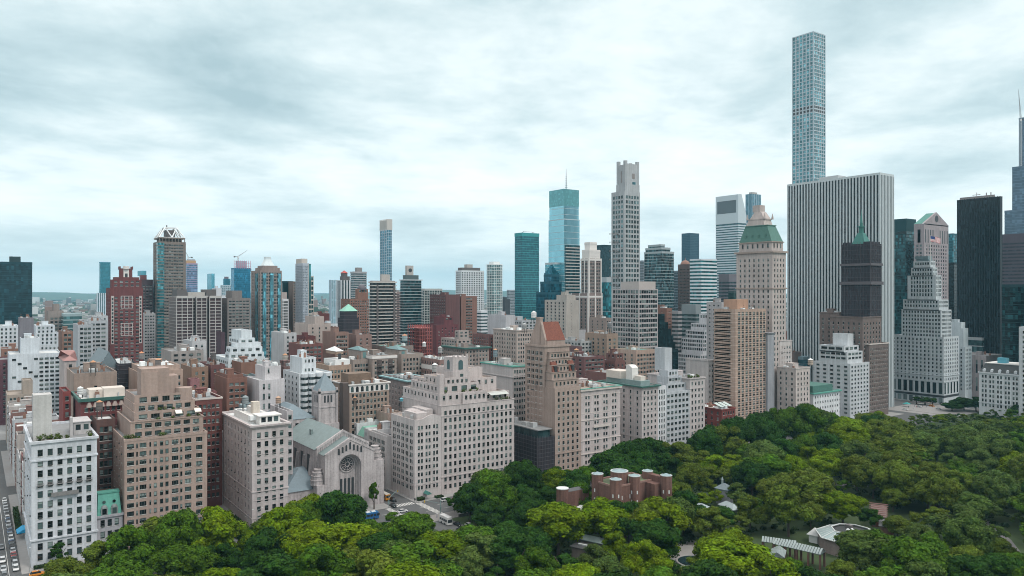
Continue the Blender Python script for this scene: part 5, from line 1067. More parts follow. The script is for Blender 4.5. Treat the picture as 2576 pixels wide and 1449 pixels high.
T('office_block', 'grey glass office block under dark mechanical floors', 1715, 1750, 1763, 766, 470, cellglass((.06, .11, .115), (2, 2, 3.7), .3, .15, .5), (.24, .27, .27), 3.7, 1.5, 0, dmax=30, topband=9)
T('office_block', 'narrow grey ribbon-window block left of the grey glass office', 1690, 1706, 1715.5, 783, 476, cellglass((.05, .07, .075), (2, 2, 3.7), .2, .2, .5), (.30, .28, .275), 3.7, 1.9, 0, dmax=20)
B('office_block', 'pale office top with small openings behind the tan brick slab', 1800, 1815, 1830, 760, 420, (.38, .36, .35), None, P(1.6, 1.2, 3.6, n=3, top=2.4), clut=2, x1=436, cat='office building')
B('apartment_block', 'orange brick block behind the black stepped glass', 1660, 1677, 1691, 775, 500, (.25, .13, .095), P(.9, 1.2, 3.1, n=3, top=3), P(.9, 1.2, 3.1, n=2, top=3, cols=(.3, .7)), 'brick', clut=4, x1=520)
bs = T('stepped_glass_block', 'black glass block descending in steps to the right', 1655, 1657, 1706, 880, 458, cellglass((.006, .022, .026), (2, 2, 3.4), .2, .15, .4), (.008, .025, .03), 3.4, .25, 0, dmax=20)
for k, (xr_, yt_) in enumerate(((1699, 862), (1694, 845), (1689, 828), (1681, 811), (1672, 790))): box_on(bs, 'glass_step', 1655.2, 1657.3 + k * .05, xr_, yt_, .3 + k * .1, bs.gm)
# white stepped grid
B('office_block', 'white gridded building climbing in setbacks to a roof drum', 1704, 1762, 1800, 892, 450, (.58, .57, .57), P(1.7, 2.2, 3.6, n=7, top=1.3, bot=4, m=.4, kind='bare'), P(1.7, 2.2, 3.6, n=11, top=1.3, bot=4, m=.4, kind='bare'), clut=3, x1=478, cat='office building',
  tiers=((1714, 1768, 1800, 853, .5), (1725, 1772, 1800, 832, 1), (1738, 1778, 1800, 814, 1.5), (1759, 1782, 1800, 790, 3, None, P(2, 2.4, 6, n=3, top=1.5))))
# tallest tower
t4 = B('slim_tower', 'tallest slender tower, a white concrete grid of big square windows', 1993, 2047, 2077, 78, 503, (.46, .52, .54), P(2.95, 3.1, 4.15, n=6, top=1.2, bot=100, m=.6, kind='bare', skip=lambda r_, c: r_ in (20, 21, 41, 42)), P(2.95, 3.1, 4.15, n=6, top=1.2, bot=100, m=.6, kind='bare', skip=lambda r_, c: r_ in (20, 21, 41, 42)), fin=False, clut=0, x1=531, cat='tower', maxwin=100)
x0, x1, y0, y1, z1 = t4.top; dkm = plain('recess_dark', (.03, .035, .04), .5, 0, .1)
for k in (20, 41):
    m = M()
    for rr_ in (0, 1):
        zt_ = z1 - 1.2 - (k + rr_) * 4.15; st = (y1 - y0 - 1.2) / 6
        for i in range(6):
            y = y1 - .6 - st * (i + .5); m.box(x0 - .03, x0 + .02, y - 1.4, y + 1.4, zt_ - 2.75, zt_); x = x1 - .6 - (x1 - x0 - 1.2) / 6 * (i + .5); m.box(x - 1.4, x + 1.4, y1 - .02, y1 + .03, zt_ - 2.75, zt_)
    t4.part('open_floor', m, dkm)
t4.fr = plain('frame_teal', (.10, .16, .17), .4, .1, .1); t4.wg = cellglass((.12, .28, .32), (2.9, 2.9, 4.15), .55, .1, .55); t4.finish()
# right-hand group
T('office_block', 'dark teal office slab just right of the marble-finned slab', 2246, 2280, 2304, 549.5, 430, cellglass((.012, .065, .075), (2, 2, 3.8), .3, .15, .9), (.02, .06, .065), 3.8, .9, 0, dmax=60, topband=14)
at_ = B('office_tower', 'pinkish granite tower with a split pediment and green sloping roof', 2299, 2325, 2386, 562, 399, (.33, .285, .285), P(2.2, 2.3, 3.9, n=9, top=22, bot=20, m=3, kind='bare'), P(2.2, 2.3, 3.9, n=4, top=22, bot=20, m=2, kind='bare'), fin=False, clut=0, cat='office tower')
x0, x1, y0, y1, z1 = at_.top; yc_ = (y0 + y1) / 2; zt = zat(534, depth(x0, yc_)); m = M()
m.poly([(x0, y1, z1 - 1), (x0, y0, z1 - 1), (x0, y0, z1 + .4), (x0, yc_, zt), (x0, y1, z1 + .4)]); m.q((x0, y1 + .4, z1 + .2), (x0, yc_, zt), (x0 + 2, yc_, zt), (x0 + 2, y1 + .4, z1 + .2)); m.q((x0, yc_, zt), (x0, y0 - .4, z1 + .2), (x0 + 2, y0 - .4, z1 + .2), (x0 + 2, yc_, zt)); at_.part('pediment', m, at_.wm)
m = M(); m.q((x0 + 2, y1, z1), (x0 + 2, yc_, zt - .5), (x1, yc_, zt - .5), (x1, y1, z1)); m.q((x0 + 2, yc_, zt - .5), (x0 + 2, y0, z1), (x1, y0, z1), (x1, yc_, zt - .5)); at_.part('sloping_roof', m, plain('copper_dull2', (.06, .20, .17), .7, 0, .35, .8))
m = M(); m.cyl(0, 0, 0, .2, 3.6, 16); o = m.build('round_notch', dkm, at_.root); o.rotation_euler = (0, -math.pi / 2, 0); o.location = Vector((x0 - .02, yc_, zt - 7)) - Vector(at_.loc)
m = M()
for i in range(10):
    if i in (4, 5): continue
    y = y0 + 3 + (y1 - y0 - 6) * i / 9; m.box(x0 - .03, x0 + .03, y - 1, y + 1, z1 - 20, z1 - 6)
for i in range(4): x = x0 + 5 + (x1 - x0 - 10) * i / 3; m.box(x - 1.2, x + 1.2, y1 - .03, y1 + .03, z1 - 20, z1 - 6)
at_.part('tall_slots', m, dkm); at_.finish()
T('office_block', 'small far teal block between the pediment tower and the black tower', 2384, 2398, 2412, 587, 500, cellglass((.02, .12, .15), (2, 2, 3.8), .3, .15, .8), (.03, .12, .14), 3.8, .8, 0, dmax=30)
T('glass_slab', 'low black and white banded block left of the black tower foot', 2383, 2400, 2411, 660, 420, cellglass((.006, .012, .015), (2, 2, 3.8), .2, .2, .4), (.02, .025, .028), 3.8, .4, 0, dmax=30)
bk_ = T('glass_tower', 'massive black bronze tower with fine vertical ribs', 2408, 2516, 2521, 493, 316, cellglass((.009, .015, .020), (1.5, 1.5, 3.6), .3, .25, .8), (.022, .030, .036), 3.6, 0, 2.2, .5, dmax=80, topband=6)
m = M(); x0, x1, y0, y1, z1 = bk_.top; m.box(x0 + 5, x1 - 2, y0 + 3, y1 - 1, z1 - .5, z1 + 2); m.cyl(x0 + 10, y1 - 5, z1, z1 + 5, .5, 6); m.cyl(x0 + 14, y1 - 5, z1, z1 + 5, .5, 6); m.box(x1 - 16, x1 - 15.6, y1 - 5, y1 - 4.6, z1, z1 + 6); m.box(x1 - 19, x1 - 12, y1 - 5, y1 - 4.6, z1 + 3.5, z1 + 4); bk_.part('roof_gear', m, CONCD)
ov = T('unfinished_tower', 'blue grey unfinished supertall at the right edge, narrowing in steps', 2527, 2590, 2640, 525, 420, cellglass((.09, .14, .19), (3, 3, 4), .4, .2, .3), (.13, .18, .23), 4.2, .5, 0, dmax=140, tiers=((2544, 2600, 2640, 414, 4), (2563, 2606, 2640, 290, 8)))
g = at(2568, 340, depth(*ov.top[:1], ov.top[3])); crane('tower_crane', 'slender crane leaning above the supertall at the right edge', (g[0], g[1], zat(420, depth(g[0], g[1]))), at(2562, 225, depth(g[0], g[1])), zat(300, depth(g[0], g[1])))
T('office_block', 'dark plum office block with thin window rows at the right edge', 2520, 2590, 2640, 586, 345, cellglass((.05, .06, .075), (2, 2, 3.8), .2, .2, .4), (.105, .085, .10), 3.8, 2.1, 0, dmax=100, topband=10)
T('glass_block', 'dark teal glass block with lit floor lines at the right edge', 2520, 2580, 2640, 715, 272, cellglass((.008, .035, .04), (2, 2, 3.8), .3, .12, 1.2), (.015, .045, .05), 3.8, .4, 0, dmax=70)
# white stepped tower
P7 = P(1.35, 1.9, 3.35, n=8, top=1.8, bot=20, m=.7)
s7 = B('office_tower', 'white stepped stone tower flying a flag from its roof', 2254, 2374, 2412, 848, 312, (.50, .525, .525), P(1.4, 1.9, 3.35, n=8, top=1.8, bot=18, m=.7), P(1.4, 1.9, 3.35, n=13, top=1.8, bot=18, m=.7), fin=False, clut=0, x1=357, cat='office tower',
       tiers=((2255.5, 2356, 2393.5, 780, 2.0, P7, P(1.4, 1.9, 3.35, n=13, top=1.8, m=.7)), (2259, 2349, 2386, 754, 4, P7, P(1.4, 1.9, 3.35, n=12, top=1.8, m=.7)), (2271.5, 2343, 2368.5, 692, 6.5, P(1.4, 2.4, 3.6, n=6, top=5.5, m=.7), P(1.4, 2.4, 3.6, n=8, top=5.5, m=2.5)), (2280, 2335, 2358, 672, 9, P(1.4, 1.9, 3.35, n=5, top=2, m=.7), P(1.4, 1.9, 3.35, n=8, top=2, m=.7)), (2288, 2331, 2353, 656, 11, P(1.6, 2, 3.6, n=4, top=2.5), P(1.6, 2, 3.6, n=6, top=2.5))), maxwin=100)
X0, X1, Y0, Y1 = s7.boxes[0][:4]; s7.ring((X0, X1, Y0, Y1), 23.8, 24.6, .5); s7.ring((X0, X1, Y0, Y1), 18.5, 19, .3); s7.finish()
m = M(); m.box(X0 - .25, X1, Y0, Y1 + .25, 5.6, 7.4); m.box(X0 - .2, X0 + .1, Y0, Y1, 0, 1); s7.part('black_fascia', m, dkm)
for i in range(9):
    m = M(); x = X0 + 2.6 + i * (X1 - X0 - 5) / 8; m.box(x - 1.5, x + 1.5, Y1 - .02, Y1 + .06, 8.6, 18); m.box(x - .5, x - .3, Y1 + .05, Y1 + .2, 8.6, 18); m.box(x + .3, x + .5, Y1 + .05, Y1 + .2, 8.6, 18); s7.part('tall_window', m, winglass())
for i in range(5):
    m = M(); y = Y0 + 2.6 + i * (Y1 - Y0 - 5) / 4; m.box(X0 - .06, X0 + .02, y - 1.2, y + 1.2, 8.6, 18); s7.part('tall_window', m, winglass())
for i in range(9):
    m = M(); x = X0 + 2.6 + i * (X1 - X0 - 5) / 8; m.box(x - 1.6, x + 1.6, Y1 - .02, Y1 + .07, .5, 5.2); s7.part('shop_window', m, cellglass((.18, .24, .25), (3, 3, 6), .1, .2, .5))
a = s7.top; m = M(); m.box(a[0] + 2, a[1] - 2, a[2] + 1, a[3] - 1, a[4] - .5, a[4] + 2); m.box(a[0] + 2.5, a[1] - 1, a[2] + .6, a[3] - .6, a[4] + 2, a[4] + 4.4); s7.part('roof_house', m, plain('steel_blue', (.18, .24, .26), .5, .2, .3))
fp = thing('flagpole', 'white flagpole with a waving flag on the white stepped tower', 'flagpole', (a[0] + 1, a[3] - 2, a[4])); m = M(); fz = zat(592, depth(a[0] + 1, a[3] - 2)); m.cyl(a[0] + 1, a[3] - 2, a[4] - .5, fz, .22, 6, r2=.12); m.build('pole', wm_, fp)
m = M(); p0 = Vector((a[0] + 1, a[3] - 2.1, fz - .3)); d_ = Vector((-.55, -.83, 0)); n = 10; Lf, Hf = 9.0, 4.6
def fpnt(i, j): return tuple(p0 + d_ * (Lf * i / n) + Vector((.45 * math.sin(i * .9), .3 * math.cos(i * .8), -Hf * j / 13 - .22 * i)))
for i in range(n):
    for j in range(13): m.q(fpnt(i, j + 1), fpnt(i + 1, j + 1), fpnt(i + 1, j), fpnt(i, j), 2 if (i < 4 and j < 7) else j % 2)
m.build('flag', [plain('flag_red', (.5, .05, .06), .8, 0, .05), plain('flag_white', (.75, .75, .75), .8, 0, .05), plain('flag_blue', (.03, .06, .20), .8, 0, .05)], fp)
B('office_block', 'small white stepped building right of the white stepped tower', 2412.3, 2428, 2445, 873, 312, (.52, .56, .56), P(1.3, 1.8, 3.4, n=4, top=2, bot=8, m=.5), P(1.3, 1.8, 3.4, n=3, top=2, bot=8, m=.5), clut=2, cat='office building', x1=330, tiers=((2413, 2424, 2436, 826, 3, None, None), (2410, 2418, 2428, 811, 5, None, None)))
o = T('glass_block', 'low glass pavilion roof building on a pinkish stone base', 2424, 2470, 2512, 850, 330, cellglass((.06, .12, .13), (2.5, 2.5, 3.6), .3, .15, .6), (.36, .38, .38), 6, .8, 0, dmax=60)
B('office_block', 'pinkish stone shop building with tall slits under the glass pavilion', 2450, 2480, 2520, 895, 305, (.36, .31, .30), None, P(1.6, 12, 16, n=5, top=4, bot=3, kind='bare'), clut=2, cat='shop building', x1=329)
# old hotel with a dark mansard
x0, x1, y0, y1 = 226, 271, -668, -640; zE_ = zat(936, 590); hm = Bd('hotel', 'white hotel front with a dark mansard roof and dormers at the right edge', 'hotel', (250, -650, 0), wallmat((.60, .61, .61)))
hm.mass(x0, x1, y0, y1, 0, zE_, None, P(1.35, 2.2, 3.7, n=8, top=2.0, bot=4, m=1, grp=(-1.1, 1.1)), .1); hm.ring((x0, x1, y0, y1), zE_ - .7, zE_ + .2, .7); hm.ring((x0, x1, y0, y1), 9.5, 10, .4); hm.finish(); FOOT.append(('hotel', x0, x1, y0, y1, zE_))
m = M(); m.frus((x0, x1, y0, y1), zE_ + .2, (x0 + 3, x1 - 3, y0 + 4, y1 - 4), zE_ + 6.8); hm.part('mansard_roof', m, plain('roof_slate_dark', (.055, .06, .062), .7, 0, .3))
m = M(); m.box(x0 + 2.5, x1 - 2.5, y0 + 3.5, y1 - 3.5, zE_ + 6.8, zE_ + 7.4); hm.part('roof_rim', m, plain('white_plaster', (.6, .59, .57), .8, 0, .15)); m = M(); m.cbox(258, -650, zE_ + 7.4, 6, 5, 4); hm.part('roof_tank', m, plain('tank_blue', (.10, .36, .46), .6, 0, .2))
for i in range(8):
    m = M(); x = x0 + 3.5 + i * (x1 - x0 - 7) / 7; m.box(x - 1, x + 1, y1 - 2.2, y1 - .2, zE_ + .2, zE_ + 2.4); m.cyl(x, y1 - 1.2, zE_ + 2.4, zE_ + 3, 1.0, 8, r2=.4); hm.part('dormer', m, hm.wm)
es = Bd('apartment_tower', 'pale tall sliver at the right edge beside the mansard hotel', 'apartment building', (222, -648, 0), wallmat((.55, .56, .56)))
es.mass(202, 242, -662, -636.5, 0, 69.6, None, P(1.4, 2.0, 3.6, n=9, top=3, bot=4)); es.finish(); FOOT.append(('es', 202, 242, -662, -636.5, 69.6))
# airliner over the gap
g = at(822, 654, 3000); ap = thing('airliner', 'small distant airliner flying low over the gap in the skyline', 'airplane', g, rot=math.radians(-125 + 90 + 90)); m = M(); wp = plain('airliner_grey', (.30, .38, .42), .5, 0, .05)
m.cyl(0, 0, -6.5, 6.5, .9, 8, r2=.7); o = m.build('fuselage', wp, ap); o.rotation_euler = (math.pi / 2, 0, 0); o['x'] = 1
m = M(); m.poly([(0, 1.5, 0), (-6, -2.5, .4), (-6, -3.3, .4), (0, -1.2, 0)]); m.poly([(0, 1.5, 0), (0, -1.2, 0), (6, -3.3, .4), (6, -2.5, .4)]); m.poly([(0, 1.5, -.25), (0, -1.2, -.25), (-6, -3.3, .3), (-6, -2.5, .3)]); m.poly([(0, 1.5, -.25), (6, -2.5, .3), (6, -3.3, .3), (0, -1.2, -.25)]); m.build('wing', wp, ap, loc=(0, 0, -.3))
m = M(); m.poly([(-.1, -4.6, .5), (-.1, -6.6, 3.2), (-.1, -7.2, 3.2), (-.1, -6.6, .5)]); m.poly([(.1, -4.6, .5), (.1, -6.6, .5), (.1, -7.2, 3.2), (.1, -6.6, 3.2)]); m.build('tail_fin', wp, ap, loc=(0, 0, 0))
# ------------------------------------------------------------------ the quarter between the avenue front and the towers
W1 = P(1.3, 1.7, 3.1, sp=3.0, top=2.0, bot=4, m=.8); W2 = P(1.3, 1.7, 3.1, sp=3.4, top=2.6, bot=4, m=.9); WW = P(2.4, 1.5, 3.0, sp=4.2, top=1.9, bot=4, m=.6, kind='wide'); SP = P(1.2, 1.6, 3.2, sp=5.5, top=3, bot=5, m=1.2)
AH = 'apartment_house'
B(AH, 'big white brick apartment house at the far left with a blank roof block', 12, 24, 155, 892, 615, WHT, P(2.3, 1.5, 3.0, n=9, top=3, bot=4, m=1, kind='wide', skip=lambda r_, c: c < 5 and (r_ * 5 + c * 3) % 4 > 0), None, 'brick', rk='white', clut=3, x1=650, tiers=((49, 53, 99, 851, 7, None, None),))
B(AH, 'white terraced apartment house behind, left of the grey netted stub', -10, -4, 46, 820, 720, (.54, .57, .58), W1, None, 'brick', rk='white', clut=2, x1=752)
B(AH, 'white stepped apartment house behind, right of the grey netted stub', 82, 88, 155, 868, 720, (.54, .57, .58), W1, None, 'brick', rk='white', clut=2, x1=752, tiers=((82, 88, 148, 838, 2), (83, 90, 138, 819, 4)))
B(AH, 'orange brick strip of roofs between the white houses at the far left', 0, 4, 60, 878, 690, ORG, W2, None, 'brick', clut=3, x1=712)
B(AH, 'small maroon house at the left edge behind the white house', -8, -3, 25, 905, 655, (.17, .075, .085), W2, None, 'brick', clut=3, x1=685)
B(AH, 'tan terraced house below the big white house, with a square roof tower', 12, 18, 84, 994, 566, (.33, .275, .225), P(1.3, 1.6, 3.1, n=6, top=2, bot=3), None, 'brick', rk='tan', clut=3, x1=592, tiers=((54, 57, 90, 957, 4, None, None),))
for i, (xa, zt, col) in enumerate(((352.4, 27, (.55, .55, .55)), (364, 31, (.45, .40, .37)), (374, 24, (.58, .58, .57)), (383.5, 26, (.22, .11, .10)))):
    o = Bd('town_house', ('white town house next behind the limestone corner house on the left side street', 'beige town house with a studio roof second along the left side street', 'white low town house third along the left side street', 'dark brick town house at the far end of the left side street row')[i], 'town house', (xa + 5, -25, 0), wallmat(col), None, 'row houses on the left side street', 'white' if i != 3 else 'grey')
    o.mass(xa + .1, xa + (9.3, 9.7, 9.2, 8.3)[i], -36, -16.8, 0, zt, None, P(1.1, 1.9, 3.6, n=3, top=1.8, bot=1, m=.6)); o.clutter((xa, xa + 9, -35, -18), zt - .9, 4, i); o.finish(); FOOT.append(('th', xa, xa + 9, -36, -16.8, zt))
rr = random.Random(9); xa = 392.5; k = 0; NN = ['fifth', 'sixth', 'seventh', 'eighth', 'ninth', 'tenth', 'eleventh', 'twelfth', 'thirteenth', 'fourteenth', 'fifteenth', 'sixteenth', 'seventeenth', 'eighteenth', 'nineteenth', 'twentieth']
while xa < 556 and k < 16:
    w = rr.uniform(8.5, 12.5); h = rr.uniform(21, 31); cn, cc = rr.choice((('white', (.52, .53, .53)), ('beige', (.40, .36, .33)), ('grey', (.36, .36, .36)), ('brick', (.22, .12, .10)), ('pale', (.46, .45, .44))))
    o = Bd('town_house', '%s row house, %s from the avenue on the left side street' % (cn, NN[k]), 'town house', (xa + w / 2, -25, 0), wallmat(cc), None, 'row houses on the left side street', rr.choice(('white', 'grey', 'dark')))
    o.mass(xa + .1, xa + w - .1, -36, -16.8, 0, h, None, P(1.1, 1.9, 3.5, n=3, top=1.8, bot=1, m=.6)); o.clutter((xa, xa + w, -35, -18), h - .9, 3, k); o.finish(maxwin=12); FOOT.append(('th', xa, xa + w, -36, -16.8, h)); xa += w; k += 1
B(AH, 'grey brown block with a water tank, behind the planted roofs at left', 178, 186, 294, 940, 392, (.31, .235, .19), P(1.2, 1.7, 3.4, n=5, top=6, bot=6, m=12, skip=lambda r_, c: c < 2 and r_ % 3), None, 'brick', rk='dark', clut=4, x1=425)
rg = B(AH, 'red house with pale ornament and a dark green bracketed cornice', 195, 203, 325, 1004, 352, (.155, .05, .048), P(1.2, 1.9, 3.4, n=8, top=3.6, bot=3, m=1), None, 'brick', rk='white', clut=5, fin=False, x1=380, big=False); rg.ring(rg.top, rg.top[4] - 1.2, rg.top[4] + .1, .9); rg.finish(DKGREEN)
m = M(); a = rg.top; m.box(a[0] + 6, a[0] + 14, a[3] - 17, a[3] - 9, a[4] - .9, a[4] + 3); rg.part('roof_house', m, plain('cream_plaster', (.55, .50, .45), .8, 0, .15)); m = M(); m.box(a[0] + 7, a[0] + 16, a[2] + 4, a[2] + 14, a[4] - .9, a[4] + 2.6); rg.part('roof_house', m, plain('cream_plaster', (.55, .50, .45), .8, 0, .15))
m = M()
for i in range(6): y = a[2] + 3 + i * (a[3] - a[2] - 6) / 5; m.cyl(351.95, y, a[4] - 3.6, a[4] - 1.6, 1.2, 8, r2=.5)
rg.part('ornament', m, wallmat((.38, .30, .26)))
B(AH, 'dark brown brick house with a long window strip, left of the tan terraced house', 236, 243, 290, 1056, 338, (.13, .075, .065), P(1.3, 2.2, 3.4, n=3, top=3, bot=3, m=1), None, 'brick', rk='white', clut=4, x1=351)
B(AH, 'narrow brown brick house in the gap beside the tan terraced house', 288, 290, 316, 1062, 353, (.13, .08, .07), P(1.2, 1.8, 3.3, n=3, top=3, bot=3), None, 'brick', clut=3, x1=372)
nt_ = B('netted_building', 'block wrapped in black netting beneath white roof plant', 294, 299, 346, 915, 430, NET, None, None, 'net', rk='white', clut=6, fin=False, x1=460, big=False)
m = M(); z = 12
while z < nt_.top[4]: nt_.ring(nt_.top, z, z + .15, .25, m); z += 2.2
nt_.part('scaffold', m, plain('scaffold_pipe', (.10, .09, .10), .6, .2, .2)); nt_.finish()
B(AH, 'orange-walled tan house with a pale terrace storey, behind the tan terraced tower', 337, 345, 460, 935, 405, (.37, .265, .21), P(1.3, 1.8, 3.2, n=11, top=3, bot=4), None, 'brick', rk='white', clut=5, x1=432, tiers=((346, 350, 452, 922, 3, P(2.6, 1.5, 3, n=6, top=1), None),))
B(AH, 'brown brick house with deep recess, right of the orange-walled house', 476, 482, 524, 924, 436, (.27, .17, .12), W2, None, 'brick', clut=4, x1=462)
B(AH, 'purple brown brick house left of the white stepped house', 525, 530, 566, 918, 440, (.16, .075, .070), W2, None, 'brick', clut=4, x1=465)
B(AH, 'dark red brick house with a white parapet directly behind the tan terraced house', 486, 492, 559, 1004, 352, RED, P(1.2, 1.7, 3.3, n=7, top=2.8, bot=3), None, 'brick', rk='grey', clut=4, x1=382, cor=(.6, .25), trim=plain('limestone_trim', (.5, .45, .42), .8, 0, .15))
B('roof_pavilion_house', 'small pink brick tower house with an arched opening and tan pyramid cap', 474, 479, 502, 954, 400, (.24, .115, .115), P(1.4, 2.8, 9, n=1, top=3, kind='arch'), None, 'brick', clut=0, x1=407, cat='house')
B(AH, 'low red terrace building below the pink tower house', 460, 464, 545, 990, 390, (.19, .07, .065), P(2.2, 1.7, 3.2, n=7, top=1.4, bot=4, kind='wide'), None, 'brick', rk='grey', clut=5, x1=399, big=False)
B(AH, 'orange red brick house with corner windows, below the rust brick block', 562, 570, 622, 952, 396, (.20, .10, .075), P(1.9, 1.4, 3.1, n=5, top=2.5, bot=4, kind='wide'), None, 'brick', clut=4, x1=420, tiers=((567, 572, 612, 943, 2, None, None),))
B(AH, 'blank rust brick block with a peaked dark roof house', 601, 606, 645, 912, 424, (.21, .11, .08), None, None, 'brick', clut=3, x1=442)
ws = B(AH, 'white stepped wedding-cake apartment house with planted terraces', 564, 574, 667, 902, 470, (.58, .61, .61), WW, WW, 'brick', rk='white', clut=1, x1=505, tiers=((566, 576, 664, 889, 1.5), (569, 579, 660, 874, 3.5), (582, 590, 656, 863, 6), (595, 601, 641, 851, 9), (603, 607, 634, 831, 12, None, None)))
B(AH, 'pale pinkish modern house with a blank wall and slot windows', 640, 652, 716, 957, 386, (.50, .465, .455), P(1.1, 2.8, 5, n=4, top=2, bot=4, m=1, skip=lambda r_, c: c > 1), None, 'stucco', rk='white', clut=2, x1=408, tiers=((663, 667, 711, 922, 5, P(.9, 2.4, 5.6, n=3, top=2, m=.6, skip=lambda r_, c: c > 0), None),))
B('building', 'open steel roof frame and glass lean-to left of the pale pinkish house', 620, 624, 646, 944, 412, (.22, .25, .26), WW, None, clut=6, x1=425, cat='building', rk='green', big=False)
wc = B(AH, 'white house with rippling curved bays and a tall white roof block', 733, 752, 835, 940, 402, (.57, .59, .59), P(2.0, 1.5, 3.15, n=9, top=2, bot=4, m=.6, kind='wide'), P(1.8, 1.5, 3.15, n=4, top=2, bot=4, kind='wide'), 'stucco', rk='white', clut=2, x1=428, tiers=((756, 760, 795, 900, 6, P(1, 1.6, 5, n=3, top=4), None),), fin=False)
a = wc.boxes[0]; m = M()
for i in range(4): y = a[2] + 3 + i * (a[3] - a[2] - 6) / 3; m.cyl(402, y, 8, a[5] - .3, 1.9, 10)
wc.part('curved_bay', m, wc.wm); m = M(); z = 10
while z < a[5] - 2:
    for i in range(4): y = a[2] + 3 + i * (a[3] - a[2] - 6) / 3; m.cyl(402, y, z, z + 1.4, 1.93, 10)
    z += 3.15
wc.part('bay_glazing', m, cellglass((.05, .07, .075), (1, 1, 3), .1, .15, .6)); wc.finish()
B(AH, 'brown brick house with a rooftop frame between the pinkish and curved white houses', 709, 715, 756, 922, 446, (.17, .10, .09), SP, None, 'brick', clut=5, x1=470)
B(AH, 'low flat house with a pale green roof edge left of the brown brick house', 645, 650, 706, 917, 440, (.28, .27, .25), W2, None, 'brick', clut=5, rk='green', x1=462, big=False)
dh = B(AH, 'tan house with a white penthouse and a round-cornered lantern tower', 815, 828, 884, 920, 448, (.38, .27, .20), P(1.3, 1.8, 3.2, n=6, top=3, bot=4), P(1.3, 1.8, 3.2, n=3, top=3, bot=4), 'brick', rk='tan', clut=2, x1=470, fin=False, big=False)
box_on(dh, 'white_penthouse', 836, 843, 880, 906, 3, plain('white_roof_box', (.68, .70, .70), .6, 0, .2)); a = box_on(dh, 'lantern', 838, 846, 863, 884, 5, dh.wm, zat(907, 430)); m = M(); m.frus((a[0] - .5, a[1] + .5, a[2] - .5, a[3] + .5), a[4], ((a[0] + a[1]) / 2 - .3, (a[0] + a[1]) / 2 + .3, (a[2] + a[3]) / 2 - .3, (a[2] + a[3]) / 2 + .3), a[4] + 2.6); dh.part('lantern_cap', m, plain('white_roof_box', (.68, .70, .70), .6, 0, .2)); m = M(); m.box(a[0] - .05, a[0] + .05, (a[2] + a[3]) / 2 - 1, (a[2] + a[3]) / 2 + 1, a[4] - 5, a[4] - 1.4); dh.part('lantern_opening', m, dk); dh.finish()
def lant(o, xl, xr, yt, col):
    a = box_on(o, 'lantern', xl, xl + 2, xr, yt, 4, o.wm); m = M(); m.frus((a[0] - .6, a[1] + .6, a[2] - .6, a[3] + .6), a[4], ((a[0] + a[1]) / 2 - .4, (a[0] + a[1]) / 2 + .4, (a[2] + a[3]) / 2 - .4, (a[2] + a[3]) / 2 + .4), a[4] + 2.4); o.part('lantern_roof', m, plain('verdigris', (.13, .22, .23), .7, 0, .25)); m = M(); m.box(a[0] - .05, a[0] + .05, (a[2] + a[3]) / 2 - 1.2, (a[2] + a[3]) / 2 + 1.2, a[4] - 5, a[4] - 1.2); o.part('lantern_window', m, plain('louvre_teal', (.10, .20, .20), .5, 0, .2))
lb = (.29, .235, .20)
o = B(AH, 'tan brown house with a verdigris lantern, left of the fire-escape courts', 880, 888, 930, 905, 474, lb, P(1.5, 1.9, 3.3, n=5, top=3.2, bot=4), P(1.3, 1.8, 3.3, n=2, top=3), 'brick', clut=2, x1=500, big=False); lant(o, 907, 925, 882, 0)
o = B(AH, 'brown house with two deep courts hung with black fire escapes', 930.4, 937, 998, 895, 468, lb, P(1.4, 1.8, 3.3, n=6, top=4, bot=4), None, 'brick', clut=3, x1=500, fin=False, trim=plain('white_stone', (.62, .60, .58), .8, 0, .15)); a = o.top; o.ring(a, a[4] - 2.2, a[4] - .4, .3); o.finish(plain('white_stone', (.62, .60, .58), .8, 0, .15))
for f_ in (.27, .72):
    m = M(); y = a[2] + (a[3] - a[2]) * f_; m.box(a[0] - .05, a[0] + .02, y - 1.8, y + 1.8, 8, a[4] - 3); o.part('painted_court_shade', m, plain('shade_dark_brick', (.08, .06, .055), .8, 0, .2)); m = M(); z = 12; s = 1  # flat dark panel on the wall: the court's shade is put into its colour
    while z < a[4] - 5: m.box(a[0] - 1.3, a[0] - .06, y - 1.7, y + 1.7, z, z + .12); m.bar((a[0] - .8, y - s * 1.4, z), (a[0] - .8, y + s * 1.4, z + 3.2), .12); s = -s; z += 3.3
    o.part('fire_escape', m, plain('iron_black', (.03, .03, .03), .6, 0, .1))
o = B(AH, 'tan brown house with a verdigris lantern, right of the fire-escape courts', 1003, 1010, 1065, 891, 478, lb, P(1.5, 1.9, 3.3, n=6, top=3.2, bot=4), P(1.3, 1.8, 3.3, n=2, top=3), 'brick', clut=2, x1=505, big=False); lant(o, 1003, 1023, 880, 0)
ar = B(AH, 'tan brick house with a white arched attic row, behind the bell tower', 847, 879, 979, 968, 378, (.33, .25, .20), P(1.25, 1.9, 3.25, n=10, top=5.2, bot=3, m=1), P(1.2, 1.8, 3.25, n=4, top=5, bot=3), 'brick', rk='grey', clut=6, x1=400, fin=False); a = ar.top
ar.ring(a, a[4] - .5, a[4] + .1, .7); m = M()
m.box(a[0] - .1, a[0] + .02, a[2], a[3], a[4] - 4.4, a[4] - .6); ar.part('white_attic', m, plain('white_stone', (.62, .60, .58), .8, 0, .15))
